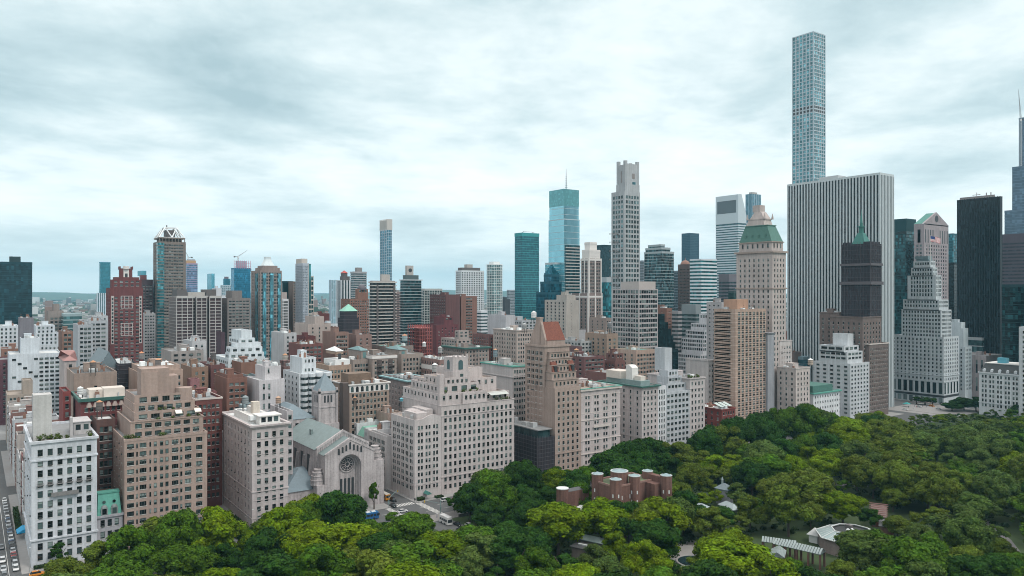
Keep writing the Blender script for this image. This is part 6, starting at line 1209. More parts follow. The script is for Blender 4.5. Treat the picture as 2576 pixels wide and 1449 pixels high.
for i in range(8):
    m = M(); y = a[2] + 1.6 + i * (a[3] - a[2] - 3.2) / 7; pp = [(y + .8, a[4] - 4.1), (y + .8, a[4] - 2.0)] + [(y + .8 * math.cos(math.pi * j / 6), a[4] - 2.0 + .8 * math.sin(math.pi * j / 6)) for j in range(1, 6)] + [(y - .8, a[4] - 2.0), (y - .8, a[4] - 4.1)]
    m.poly([(a[0] - .13, *p) for p in pp][::-1]); ar.part('arched_window', m, winglass())
ar.finish(plain('white_stone', (.62, .60, .58), .8, 0, .15)); m = M(); m.box(a[0] - .05, a[0] + 5, a[3], a[3] + 3.5, 0, a[4] + 1); ar.part('well_shade_block', m, plain('shade_dark_brick', (.08, .06, .055), .8, 0, .2)); m = M(); m.box(a[0] + 6, a[0] + 16, a[2] + 8, a[3] - 2, a[4] - .9, a[4] + 5); ar.part('netted_penthouse', m, plain('net_brown', (.16, .11, .08), .8, 0, .5, .5))  # solid block beside the wall, coloured dark for the shade of a light well
gt = B(AH, 'grey brown house with a flat turquoise cornice, right of the arched attic house', 967, 1026, 1094, 958, 388, (.265, .22, .205), P(1.2, 1.8, 3.3, n=6, top=4, bot=4, grp=(-.8, .8)), P(1.2, 1.8, 3.3, n=8, top=4, bot=4), 'brick', rk='dark', clut=6, x1=422, fin=False, big=False); gt.ring(gt.top, gt.top[4] - .6, gt.top[4] + .15, 1.4); gt.finish(plain('cornice_turquoise', (.20, .36, .38), .6, 0, .2))
aw = B(AH, 'brick house with two rows of white arched windows, under white roof sheds', 1066, 1106, 1149, 905, 452, (.25, .155, .13), P(1.3, 1.9, 3.3, n=6, top=3, bot=4), P(1.3, 2.2, 3.6, n=8, top=2, bot=4), 'brick', rk='white', clut=9, x1=482, fin=False, big=False); a = aw.top; m = M(); m.box(a[0] + .2, a[1] - .2, a[3] - .02, a[3] + .12, a[4] - 7.6, a[4] - 4.6); aw.part('white_arcade', m, plain('white_stone', (.62, .60, .58), .8, 0, .15)); aw.finish()
dc = B(AH, 'tan house under a broad dark cornice with a green plant room on its roof', 1136, 1170, 1230, 876, 478, (.29, .235, .205), W1, W1, 'brick', rk='dark', clut=6, x1=510, fin=False); dc.ring(dc.top, dc.top[4] - .8, dc.top[4] + .3, 1.5); dc.finish(DKGREEN)
bg_ = B(AH, 'large beige house with regular small windows, left of the red-roofed tower', 1243, 1300, 1346, 831, 482, (.40, .33, .285), P(1.3, 1.9, 3.4, n=7, top=3, bot=5), P(1.3, 1.9, 3.4, n=9, top=3, bot=5), 'brick', rk='white', clut=6, x1=515, cor=(.6, .5))
gc = B(AH, 'pale stone house with a copper green parapet, between the stepped house and the red-roofed tower', 1262, 1290, 1332, 922, 352, (.45, .405, .38), P(1.3, 1.9, 3.4, n=6, top=2.2, bot=4, m=.6), None, rk='green', clut=5, x1=385, fin=False); gc.ring(gc.top, gc.top[4] - .5, gc.top[4] + .2, .5); gc.finish(COPPER); m = M(); gc.ring(gc.top, gc.top[4] - 6.4, gc.top[4] - 5.9, .7, m); gc.part('belt_cornice', m, gc.wm)
B(AH, 'brown loft-like block with metal balconies and a tank on top, left of the square-window block', 1490, 1526, 1554, 840, 452, (.31, .225, .17), P(2.2, 1.8, 3.2, n=2, top=4, bot=4, kind='wide'), P(2.0, 1.8, 3.2, n=4, top=4, bot=4, kind='wide'), 'brick', rk='tan', clut=5, x1=478)
B(AH, 'red brown brick house with ribbon windows behind the palazzo house', 1446, 1470, 1521, 898, 402, (.155, .075, .070), P(2.4, 1.5, 3.1, n=6, top=2, bot=4, kind='wide'), P(2.4, 1.5, 3.1, n=4, top=2, bot=4, kind='wide'), 'brick', rk='grey', clut=7, x1=432)
B(AH, 'dark purple brick stub behind the red-roofed tower', 1436, 1450, 1464, 872, 440, (.15, .085, .085), None, None, 'brick', clut=2, x1=458)
B(AH, 'grey terraced house with a round grey tank above', 1438, 1462, 1490, 858, 470, (.36, .36, .345), WW, WW, rk='grey', clut=5, x1=500)
B(AH, 'red brown stepped house left of the tan block with square windows', 1522, 1548, 1573, 908, 402, (.165, .082, .070), W2, W2, 'brick', clut=4, x1=425, tiers=((1525, 1549, 1571, 890, 2), ))
B(AH, 'tan block with broad square windows and buttressed corners, behind the grey lift tower', 1572, 1600, 1650, 881, 425, (.43, .315, .25), P(2.4, 1.8, 3.3, n=6, top=3.4, bot=4, kind='wide'), P(2.0, 1.8, 3.3, n=3, top=3.4, bot=4, kind='wide'), 'brick', rk='green', clut=4, x1=449)
B(AH, 'curved red brown wall of terraces behind the dark green cornice house', 1500, 1525, 1600, 938, 372, (.17, .085, .075), W2, None, 'brick', clut=3, x1=392, big=False)
B(AH, 'small pale stone house squeezed between the white grid and the tan slab', 1779, 1782, 1797, 906, 345, (.42, .385, .36), P(1, 1.8, 3.6, n=2, top=3, m=.3), None, clut=0, x1=365, cor=(.8, .4))
B(AH, 'brown box with a small roof right of the hotel wings', 1990, 1996, 2016, 886, 400, (.20, .155, .14), None, None, 'brick', clut=1, x1=415)
T('glass_block', 'low blue glass lobby roof at the foot of the marble-finned slab', 2008, 2020, 2050, 898, 395, cellglass((.06, .16, .20), (2, 2, 4), .4, .15, .4), (.2, .28, .3), 4, .5, dmax=30)
# farther middle ground
B(AH, 'grey stepped apartment slab with stacked balconies at left', 184, 196, 234, 817, 560, (.36, .375, .38), P(1.8, 1.5, 2.9, n=6, top=2, bot=4, kind='wide'), None, clut=3, x1=590)
B(AH, 'taller grey apartment slab left of the red brick tower', 204, 222, 271, 807, 595, (.38, .39, .395), P(2.6, 1.4, 2.9, n=6, top=2, bot=4, kind='wide'), P(1.8, 1.4, 2.9, n=4, top=2, bot=4), clut=4, x1=630)
B(AH, 'orange brown brick office block behind the white houses at left', 149, 156, 184, 834, 660, (.23, .135, .10), P(2.0, 1.9, 3.4, n=6, top=2, bot=4), None, 'brick', clut=3, x1=690)
T('office_block', 'low teal glass block with a flat roof left of the grey slabs', 155, 160, 206, 789, 760, cellglass((.07, .17, .18), (2.5, 2.5, 3.6), .25, .25, .4), (.28, .36, .36), 3.6, .9, dmax=40)
ot = B('tower', 'old stone tower with white vertical piers and a brown peaked cap', 116, 122, 160, 782, 780, (.26, .22, .195), P(2.2, 1.8, 3.2, n=5, top=6, bot=4, kind='pair'), None, 'stone', clut=0, x1=806, cat='tower', tiers=((131, 135, 149, 765, 5, None, None),)); 
B(AH, 'small grey roofs behind the grey slabs at left', 226, 232, 272, 795, 700, (.42, .43, .43), W1, None, clut=5, x1=730)
B(AH, 'beige pink hip-roofed institute at left', 156, 162, 192, 908, 480, (.40, .345, .32), P(1.5, 2, 4, n=4, top=2, bot=4), None, clut=0, x1=510, fin=True, cat='institute')
hp = ROOTS[-1]; o = thing('hip_roof_house', 'faded pink hip roof crowning the beige institute', 'roof', (495, -60, 0)); a = FOOT[-1]; m = M(); m.frus((a[1] - .6, a[2] + .6, a[3] - .6, a[4] + .6), a[5], (a[1] + 10, a[2] - 10, a[3] + 6, a[4] - 6), a[5] + 4.5); ob_ = m.build('roof', plain('roof_pink', (.30, .16, .15), .8, 0, .2), hp); bpy.data.objects.remove(o); ROOTS.pop()
chh = thing('church', 'grey slate church roof with a steep gable behind the netted block', 'church', (455, -100, 0)); a = vbox(240, 248, 300, 925, 440); m = M(); m.box(440, 480, a[2], a[3], 0, a[4]); m.build('wall', wallmat((.25, .24, .24)), chh); m = M(); yc_ = (a[2] + a[3]) / 2
m.q((440, a[3] + .5, a[4]), (440, yc_, a[4] + 8), (480, yc_, a[4] + 8), (480, a[3] + .5, a[4])); m.q((440, yc_, a[4] + 8), (440, a[2] - .5, a[4]), (480, a[2] - .5, a[4]), (480, yc_, a[4] + 8)); m.poly([(440, a[3], a[4] - .1), (440, a[2], a[4] - .1), (440, yc_, a[4] + 8)]); m.build('roof', plain('roof_slate_blue', (.13, .17, .19), .6, 0, .3), chh); FOOT.append(('church', 440, 480, a[2], a[3], a[4] + 8))
B(AH, 'red brick low house with a white bay front at left', 155, 159, 178, 985, 372, (.21, .055, .05), P(1.3, 2, 3.4, n=4, top=2), None, 'brick', rk='dark', clut=3, x1=391)
B(AH, 'terraced grey brown roofs below the wide balcony slab', 422, 430, 512, 884, 500, (.31, .275, .25), WW, None, rk='grey', clut=8, x1=530)
B(AH, 'pale house with two white roof tanks before the wide balcony slab', 478, 483, 519, 858, 520, (.44, .43, .42), W2, None, rk='white', clut=4, x1=545)
B(AH, 'dark maroon narrow tower left of the grey balconied block', 554, 556, 566, 836, 640, (.085, .05, .06), None, None, 'brick', clut=0, x1=655)
B(AH, 'pale low roofs between domed tower and split tower', 709, 715, 746, 838, 560, (.43, .42, .41), W2, None, rk='white', clut=5, x1=590)
B(AH, 'large beige stepped block with few windows right of the split tower', 765, 775, 832, 815, 600, (.43, .355, .31), SP, None, 'brick', clut=3, x1=632, tiers=((787, 792, 815, 796, 5, None, None),))
B(AH, 'small dark red block under the beige stepped one', 764, 768, 794, 846, 575, (.13, .045, .042), None, None, 'brick', clut=2, x1=597)
B(AH, 'white modern block with dark bands right of the beige stepped block', 822, 828, 849, 815, 640, (.55, .57, .57), WW, None, clut=2, x1=665)
B(AH, 'long low red terrace house with rooftop frames', 748, 756, 812, 866, 525, (.175, .075, .065), P(2.2, 1.6, 3.1, n=8, top=2, bot=4, kind='wide'), None, 'brick', rk='grey', clut=9, x1=550, big=False)
gn = B('netted_tower', 'stepped tower shrouded in dark netting with a pale green pyramid roof', 847, 862, 906, 843, 562, NET, None, None, 'net', clut=0, x1=592, cat='tower', fin=False, tiers=((850, 864, 903, 800, 1.5, None, None), (855, 866, 898, 783, 3.5, None, None))); m = M()
for bx in gn.boxes:
    z = max(bx[4], 20)
    while z < bx[5]: gn.ring(bx, z, z + .16, .2, m); z += 2.6
gn.part('scaffold', m, plain('scaffold_pipe', (.10, .09, .10), .6, .2, .2)); a = gn.top; m = M(); cx_, cy_ = (a[0] + a[1]) / 2, (a[2] + a[3]) / 2; m.frus((a[0] - .6, a[1] + .6, a[2] - .6, a[3] + .6), a[4], (cx_ - .2, cx_ + .2, cy_ - .2, cy_ + .2), a[4] + 5.6); gn.part('pyramid_roof', m, plain('copper_pale', (.22, .46, .37), .7, 0, .2)); gn.finish()
B(AH, 'brown brick arcade-topped block left of the dark netted tower', 838, 843, 877, 836, 535, (.235, .145, .115), P(1.2, 1.8, 3.2, n=6, top=2.6, bot=4), None, 'brick', clut=2, x1=560)
B(AH, 'plain pinkish brown block right of the dark netted tower', 889, 896, 935, 842, 540, (.24, .155, .13), SP, None, 'brick', clut=3, x1=563)
B(AH, 'low brown block with rooftop clutter before the banded dark tower', 905, 915, 960, 884, 520, (.25, .165, .135), W2, None, 'brick', clut=7, x1=545)
B(AH, 'long low brown roofs before the dark teal balcony tower', 965, 975, 1040, 872, 545, (.24, .185, .16), W2, None, 'brick', rk='green', clut=8, x1=575)
cf = thing('construction_frame', 'red construction frame of open floors behind the brown roofs', 'construction site', (620, -330, 0)); a = vbox(1048, 1056, 1088, 819, 610); m = M()
z = 6
while z < a[4]: m.box(610, 634, a[2], a[3], z, z + .4); z += 3.3
for i in range(6):
    for j in range(4): y = a[2] + .4 + (a[3] - a[2] - .8) * i / 5; x = 610.4 + 23 * j / 3; m.box(x - .3, x + .3, y - .3, y + .3, 0, a[4])
m.build('frame', plain('frame_red', (.30, .085, .075), .7, 0, .2), cf); FOOT.append(('cf', 610, 634, a[2], a[3], a[4]))
B(AH, 'dark red brick block topped by a white plant room', 1088, 1098, 1153, 817, 640, (.14, .045, .048), P(1.2, 1.5, 3, n=6, top=3, bot=4, skip=lambda r_, c: (r_ + c) % 3 == 0), None, 'brick', clut=2, x1=665, tiers=((1112, 1118, 1140, 797, 4, P(2.6, 2, 9, n=4, top=1.2, kind='bare'), None),))
B(AH, 'stepped beige block right of the dark red brick one', 1136, 1150, 1184, 853, 572, (.37, .31, .275), WW, WW, clut=3, x1=600, tiers=((1144, 1154, 1182, 832, 3),))
T('office_block', 'narrow white banded office block below the orange brick slab', 1200, 1210, 1226, 781, 660, cellglass((.05, .09, .10), (2, 2, 3.4), .2, .2, .5), (.60, .61, .61), 3.4, 1.9, 0, dmax=28)
B(AH, 'blank white block with stepped white neighbours before the round tower', 1246, 1272, 1296, 793, 590, (.46, .45, .45), None, None, clut=3, x1=620)
B(AH, 'low white banded roofs left of the dark blue pyramid building', 1293, 1312, 1350, 806, 600, (.42, .43, .43), WW, WW, rk='grey', clut=8, x1=630)
B(AH, 'dark red brick house below the beige stepped block', 1218, 1230, 1243, 842, 520, (.18, .09, .08), W2, W2, 'brick', clut=3, x1=545)
sb = B(AH, 'beige slab with striped balconies and a blank side wall', 1384, 1424, 1457, 755, 540, (.40, .36, .315), P(.6, .6, 3, n=1, top=3, bot=5, cols=(.4,)), P(2.0, 1.7, 3.0, n=5, top=2, bot=5, kind='wide'), clut=2, x1=572, tiers=((1400, 1426, 1450, 742, 5, None, None),))
B(AH, 'small pale drum-topped house left of the slender brown tower base', 1442, 1456, 1474, 830, 545, (.42, .405, .40), None, None, clut=1, x1=562)
B(AH, 'beige brown block right of the slender brown tower base', 1512, 1524, 1542, 800, 560, (.31, .245, .21), P(1.2, 1.6, 3.1, n=3, top=3), P(1.2, 1.6, 3.1, n=3, top=3), 'brick', clut=2, x1=585)
# houses along the side street behind the synagogue
rng = random.Random(3)
xs = 356.5
TH = (('white town house with a boxed roof, first behind the cream corner wing', (.52, .51, .50), 25), ('town house with a green mansard, second behind the cream corner wing', (.45, .42, .39), 20), ('white rear-walled town house, third behind the cream corner wing', (.62, .62, .61), 26), ('white town house with roof ducts behind the bell tower', (.62, .63, .62), 27), ('cream town house farthest along the synagogue side street', (.55, .52, .50), 25))
for i, (lb_, col, h) in enumerate(TH):
    w = 9.2; o = Bd('town_house', lb_, 'town house', (xs + 4, -175, 0), wallmat(col), None, 'row houses behind the cream corner house', 'white')
    o.mass(xs + .1, xs + w - .1, -186, -165.6, 0, h, P(1, 1.6, 3.4, n=3, top=3, m=3), P(1.1, 1.9, 3.5, n=3, top=2, bot=1, m=.6)); o.clutter((xs, xs + w, -185, -167), h - .9, 6, i * 5, True); o.finish(); FOOT.append(('th2', xs, xs + w, -186, -165.6, h))
    if i == 1:
        m = M(); m.frus((xs + .2, xs + w - .2, -185.8, -165.8), h, (xs + 1.4, xs + w - 1.4, -184, -168), h + 4.4); o.part('green_mansard', m, plain('copper_pale', (.22, .46, .37), .7, 0, .2))
    xs += w
B(AH, 'low tan brick house with a pale skylight, behind the curved-gable house', 968, 976, 1012, 1040, 364, (.38, .285, .235), SP, None, 'brick', rk='tan', clut=5, x1=392)
# water tanks: top-level things standing on roofs
def tank(x, yt, yb, w, t, label, wood=(.16, .13, .11), cap=(.42, .22, .12), stand=3.5, cone=True):
    g = atT(x, t); zt, zb = zat(yt, t), zat(yb, t); r_ = w * t / F / 2; o = thing('water_tank', label, 'water tank', (g[0], g[1], zb - stand), 'rooftop water tanks'); m = M()
    m.cyl(g[0], g[1], zb, zt, r_, 14); m.build('barrel', plain('tank_wood', wood, .8, 0, .3, 2), o); m = M()
    m.cyl(g[0], g[1], zt, zt + r_ * .65, r_ * 1.06, 14, r2=.05); m.build('conical_cap', plain('tank_cap', cap, .8, 0, .2), o); m = M()
    for z in (zb + .5, (zb + zt) / 2, zt - .4): m.cyl(g[0], g[1], z, z + .12, r_ + .04, 14)
    m.build('hoops', plain('iron_black', (.03, .03, .03), .6, 0, .1), o)
    for sx in (-1, 1):
        for sy_ in (-1, 1):
            m = M(); m.bar((g[0] + sx * r_ * .7, g[1] + sy_ * r_ * .7, zb - stand), (g[0] + sx * r_ * .65, g[1] + sy_ * r_ * .65, zb), .14); m.build('leg', plain('iron_black', (.03, .03, .03), .6, 0, .1), o)
TK = [(234, 911, 926, 15, 345, 'tan-capped dark water tank on the grey brown block at left', (.14, .12, .11)), (202, 976, 992, 14, 318, 'white water tank on the red house with the green cornice', (.6, .62, .62), (.6, .63, .63)),
      (250, 1011, 1032, 15, 305, 'dark barrel water tank on the brown house with the window strip', (.13, .115, .11)), (307, 1011, 1036, 19, 322, 'blue grey water tank beside the tan terraced house', (.17, .25, .28), (.2, .27, .3)),
      (398, 905, 922, 14, 380, 'brown water tank on the orange-walled tan house', (.14, .12, .115)), (418, 910, 922, 11, 385, 'white drum water tank on the orange-walled tan house', (.6, .62, .62), (.6, .62, .62)),
      (356, 888, 903, 13, 400, 'orange-capped water tank above the black netted block', (.2, .19, .19), (.45, .2, .1)), (537, 888, 905, 12, 430, 'dark water tank on the purple brown brick house', (.10, .09, .09), (.12, .11, .11)),
      (617, 999, 1016, 16, 330, 'blue grey water tank behind the flat-corniced house', (.20, .23, .24), (.2, .23, .24)), (717, 893, 904, 13, 445, 'tan-capped pale water tank between the white stepped and curved white houses', (.42, .38, .34)),
      (1018, 844, 858, 14, 560, 'orange-capped blue grey water tank before the teal balcony tower', (.25, .33, .35), (.4, .2, .12)), (1067, 862, 872, 9, 580, 'white capped water tank by the red construction frame', (.5, .52, .52), (.65, .67, .67)),
      (1107, 874, 888, 11, 455, 'grey water tank on the house with arched windows', (.3, .3, .3), (.35, .35, .35)), (1094, 917, 935, 14, 420, 'white capped water tank in front of the arched-window house', (.35, .35, .34), (.62, .64, .64)),
      (1246, 880, 897, 11, 415, 'tan-capped blue water tank right of the arched lantern tower', (.18, .24, .27), (.40, .22, .13)), (1319, 816, 826, 12, 520, 'grey drum water tank on the beige house', (.3, .31, .31), (.33, .34, .34)),
      (1534, 813, 826, 11, 470, 'dark water tank on the loft-like block', (.16, .17, .18), (.2, .21, .22)), (1450, 880, 884, 12, 452, 'tan cone over the purple brick stub', (.3, .2, .14), (.42, .22, .12)),
      (2039, 905, 918, 13, 545, 'pale water tank with a white cap left of the white banded block', (.42, .34, .28), (.65, .66, .66)), (1010, 1003, 1009, 9, 385, 'small bright blue roof tank behind the curved-gable house', (.12, .42, .52), (.15, .42, .5)),
      (1343, 786, 800, 13, 600, 'white silo-like water tank behind the red-roofed tower', (.6, .61, .61), (.6, .61, .61)), (815, 946, 953, 10, 430, 'round cedar water tank by the slate pyramid of the bell tower', (.2, .15, .12)),
      (893, 1000, 1008, 9, 395, 'small wooden water tank below the arched attic house', (.2, .15, .12)), (700, 1000, 1014, 13, 345, 'tan water tank above the flat-corniced house', (.36, .25, .19), (.42, .28, .2))]
for tk in TK: tank(*tk[:7], **({'cap': tk[7]} if len(tk) > 7 else {}))
# ------------------------------------------------------------------ ground, pavements, far country
m = M(); m.q((-3000, -30000, 0), (40000, -30000, 0), (40000, 30000, 0), (-3000, 30000, 0)); struct(m.build('ground', plain('asphalt', (.085, .088, .09), .9, 0, .3, .3)))
STY = [(3.0, 62), (-73.5, -17.5 + 0), (-148.5, -92), (-222, -166), (-294.5, -237), (-365, -311.5), (-446, -381), (-516, -458), (-590, -529), (-760, -668), (-840, -775)]
pv = plain('pavement', (.27, .265, .26), .9, 0, .2, .5)
m = M()
for a, b in ((4, 62), (-77.5, -13.3), (-151.5, -88.5), (-223, -163.5), (-297, -234), (-368, -308), (-449, -378), (-520, -455), (-594, -526), (-760, -668)):
    for xa, xb in ((305.5, 428), (447, 548), (588, 700), (716, 852), (884, 1040)): m.box(xa, xb, a, b, 0, .14)
struct(m.build('pavement', pv))
m = M(); m.box(276, 284.5, -560, 60, 0, .14); struct(m.build('park_side_pavement', plain('hex_paving', (.20, .19, .185), .9, 0, .25, 1)))
m = M(); m.q((262, -664, .02), (330, -664, .02), (330, -605, .02), (262, -605, .02)); m.box(284, 318, -650, -615, .02, .16); struct(m.build('plaza', plain('plaza_paving', (.26, .25, .245), .9, 0, .25, .6)))
g_ = plain('park_soil', (.032, .055, .016), 1, 0, .6, .12)
m = M(); m.q((-800, -1500, .08), (275.5, -1500, .08), (275.5, 400, .08), (-800, 400, .08)); struct(m.build('park_ground', g_))
m = M()
for y in range(-560, 60, 9):
    for x in (291.0, 297.2): m.q((x, y, .012), (x + .16, y, .012), (x + .16, y + 3, .012), (x, y + 3, .012))
for x0, x1 in ((305.4, 309.2), (281, 284)):
    for i in range(10): y = -162.6 + i * 1.15; m.q((x0 - 1, y, .016), (x1 - 1, y, .016), (x1 - 1, y + .6, .016), (x0 - 1, y + .6, .016))
for i in range(16): x = 285.4 + i * 1.25; m.q((x, -166, .016), (x + .6, -166, .016), (x + .6, -163, .016), (x, -163, .016)); m.q((x, -150.5, .016), (x + .6, -150.5, .016), (x + .6, -148, .016), (x, -148, .016))
m.q((286, -9.95, .012), (430, -9.65, .012), (430, -9.5, .012), (286, -9.8, .012))
struct(m.build('road_marking', plain('road_paint', (.6, .6, .58), .8, 0, .3, 2)))
m = M(); m.q((225, -166, .10), (276.2, -163.5, .10), (276.2, -151.5, .10), (225, -153, .10)); struct(m.build('road', plain('asphalt', (.085, .088, .09), .9, 0, .3, .3)))
pathm = plain('path_asphalt', (.13, .125, .125), .9, 0, .25, .4)
def path(pts, w, name='path'):
    m = M()
    for (a, b) in zip(pts, pts[1:]):
        d = Vector((b[0] - a[0], b[1] - a[1], 0)).normalized(); n = Vector((-d.y, d.x, 0)) * w / 2; A, B_ = Vector((*a, .11)), Vector((*b, .11)); m.q(tuple(A - n), tuple(B_ - n), tuple(B_ + n), tuple(A + n))
    return struct(m.build(name, pathm))
path([(150, -352), (128, -325), (112, -300), (92, -285)], 3.6); path([(236, -330), (208, -356), (190, -380), (200, -420)], 7)
m = M(); m.q((174, -226, .12), (198, -226, .12), (198, -200, .12), (174, -200, .12)); struct(m.build('zoo_court', plain('court_paving', (.30, .29, .28), .9, 0, .2, .6)))
m = M(); m.q((204, -268, .12), (214, -268, .12), (214, -240, .12), (204, -240, .12)); struct(m.build('zoo_yard', plain('court_paving', (.30, .29, .28), .9, 0, .2, .6)))
m = M(); m.q((1560, -6000, .02), (1780, -6000, .02), (1780, 6000, .02), (1560, 6000, .02)); struct(m.build('river', plain('river_water', (.05, .09, .10), .15, 0, .1, .02)))
o = thing('park_wall', 'low rough stone wall along the park edge of the avenue', 'wall', (275.7, -250, 0))
m = M(); m.box(275.3, 275.9, -560, -168, 0, 1.25); m.box(275.3, 275.9, -149, 50, 0, 1.25); m.build('stonework', wallmat((.17, .155, .145), 'stone', 1.6), o)
m = M(); m.box(275.2, 276.0, -560, -168, 1.25, 1.4); m.box(275.2, 276.0, -149, 50, 1.25, 1.4); m.build('coping', wallmat((.24, .225, .21), 'stone', 1.2), o)
# hills and the far borough
hm_ = M(); nx, ny = 60, 10
def hh(x, y):
    a = math.atan2(y, x); return 92 + 26 * math.sin(a * 9 + 1) + 26 * math.sin(a * 23 + .4) + 14 * math.sin(a * 61)
for i in range(nx):
    for j in range(ny):
        q4 = []
        for (ii, jj) in ((i, j), (i + 1, j), (i + 1, j + 1), (i, j + 1)):
            a = math.radians(-75 + 100 * ii / nx); r_ = 8500 + 4500 * jj / ny; x, y = r_ * math.cos(a), r_ * math.sin(a); q4.append((x, y, hh(x, y) * math.sin(math.pi * min(1, jj / ny * 1.2 + .02)) ** .7))
        hm_.q(*q4)
struct(hm_.build('hills', plain('hill_woods', (.06, .09, .07), 1, 0, .5, .004)))
rr = random.Random(11); dc_ = M()
for k in range(9000):
    a = math.radians(rr.uniform(-72, 8)); d = 1850 + 6800 * rr.random() ** .62; x, y = d * math.cos(a), d * math.sin(a)
    if 1540 < x < 1800 or x < 1350: continue
    w, l = rr.uniform(10, 38), rr.uniform(10, 38); h = rr.uniform(6, 15) + (rr.uniform(10, 45) if rr.random() < .06 else 0)
    dc_.box(x, x + w, y, y + l, 0, h, rr.choice((0, 0, 1, 2, 3, 4)), False)
dm = [plain('far_' + n, c, .9, 0, .3, .02) for n, c in (('grey', (.30, .29, .28)), ('brick', (.22, .13, .10)), ('white', (.55, .55, .54)), ('dark', (.12, .12, .12)), ('tree', (.045, .07, .035)))]
stuff(dc_.build('distant_city', dm), 'low roofs of the far borough spreading to the hills', 'distant city')
rr = random.Random(12); ft = M()
for k in range(2600):
    a = math.radians(rr.uniform(-72, 8)); d = 1900 + 6500 * rr.random() ** .6; x, y = d * math.cos(a), d * math.sin(a)
    if 1540 < x < 1800 or x < 1350: continue
    ft.sphere(x, y, 2, rr.uniform(9, 22), n=6, k=3, half=True, sz=.6)
stuff(ft.build('distant_trees', plain('far_tree', (.045, .07, .035), .9, 0, .3, .02)), 'far tree clumps among the low roofs of the distant borough', 'distant trees')
# lower blocks between avenue quarter and river
rr = random.Random(21); lo = 0
COLS = [(.30, .15, .11), (.40, .35, .31), (.50, .50, .49), (.22, .20, .19), (.33, .24, .19), (.42, .42, .42), (.24, .10, .08)]
def clash(x0, x1, y0, y1, pad=1.0): return any(x0 < f[2] + pad and x1 > f[1] - pad and y0 < f[4] + pad and y1 > f[3] - pad for f in FOOT)
cands = []; TQ = []
for (xa, xb) in ((452, 548), (590, 700), (718, 852), (886, 1040), (1084, 1250), (1292, 1450)):
    for k in range(-14, 4):
        ys = 3 + 73.5 * (k - 1)
        for half in (0, 1):
            x = xa
            while x < xb - 12:
                w = rr.uniform(14, 26) if xa < 800 else rr.uniform(20, 40); x1_ = min(x + w, xb); y0_, y1_ = ys + 2 + half * 28, ys + 28 + half * 28
                h = rr.uniform(15, 26) if rr.random() < .75 else rr.uniform(26, 38)
                t_ = depth((x + x1_) / 2, (y0_ + y1_) / 2)
                if t_ > 50 and not clash(x, x1_, y0_, y1_): cands.append(('c', x, x1_, y0_, y1_, h, xa, half, rr.randrange(99999)))
                x = x1_
# keep what rises above the nearer roofs as seen from the camera
occ = [9999.0] * 700; seen = []
for f in sorted(FOOT + cands, key=lambda f: depth(f[1], f[4])):
    cs = [(a, b) for a in f[1:3] for b in f[3:5]]; pj = []
    for a, b in cs:
        t_ = max(20, depth(a, b)); pj.append((CX + F * (a * rx + b * ry) / t_, YH + (H - f[5]) * F / t_))
    xa_, xb_ = int(min(p[0] for p in pj) / 4) + 5, int(max(p[0] for p in pj) / 4) + 5; yt_ = min(p[1] for p in pj); yc_ = max(p[1] for p in pj); vis = 0
    for q_ in range(max(4, xa_), min(650, xb_ + 1)): vis += max(0, min(occ[q_], 1300) - yt_ - 1)
    if f[0] == 'c' and vis > 9: seen.append((vis, f))
    if f[0] != 'c' or vis > 9:
        for q_ in range(max(0, xa_ + 1), min(699, xb_)): occ[q_] = min(occ[q_], (yt_ + yc_) / 2)
seen.sort(key=lambda s: -s[0]); n_in = len(seen); BL = [('big white house at far left', 90, 930), ('netted block', 320, 940), ('orange-walled tan house', 400, 930), ('brown recessed house', 500, 930), ('white stepped house', 615, 890), ('curved white house', 785, 960), ('lantern houses', 960, 910), ('turquoise-corniced house', 1030, 970), ('white-arched brick house', 1110, 910), ('dark-corniced house', 1185, 880), ('beige house', 1300, 850), ('red-roofed tower', 1395, 850), ('loft-like block', 1520, 860), ('square-window block', 1600, 850), ('tan square-window house', 1610, 890), ('white setback grid', 1750, 860), ('tan slab tower', 1860, 800), ('wide balcony slab', 490, 820), ('red brick tower', 315, 800), ('grey slabs at left', 220, 850), ('domed tower', 672, 800), ('split tower', 766, 800), ('dark netted tower', 878, 830), ('banded dark tower', 962, 800), ('teal balcony tower', 1033, 800), ('dark red slab', 1130, 790), ('round white tower', 1244, 780), ('pyramid-topped dark glass', 1386, 780), ('horizon gap at left', 120, 770), ('horizon gap at centre', 810, 770)]
CN = ['brick red', 'beige', 'pale', 'grey brown', 'tan', 'grey', 'dark red']; bk_ = {}
for vis, f in seen[:240]:
    _, x, x1_, y0_, y1_, h, xa, half, sd = f; g = random.Random(sd); ci = g.randrange(7); cxm, cym = (x + x1_) / 2, (y0_ + y1_) / 2; t_ = depth(cxm, cym); px_, py_ = CX + F * (cxm * rx + cym * ry) / t_, YH + (H - h) * F / t_
    j = min(range(len(BL)), key=lambda q: (BL[q][1] - px_) ** 2 + (BL[q][2] - py_) ** 2); bk_.setdefault((ci, j), []).append((math.hypot(px_ - BL[j][1], py_ - BL[j][2]), f, ci, j, g))
NTH = ['nearest', 'second nearest', 'third nearest', 'fourth nearest', 'fifth nearest', 'sixth nearest', 'seventh nearest', 'eighth nearest', 'ninth nearest'] + ['%dth nearest' % k for k in range(10, 40)]
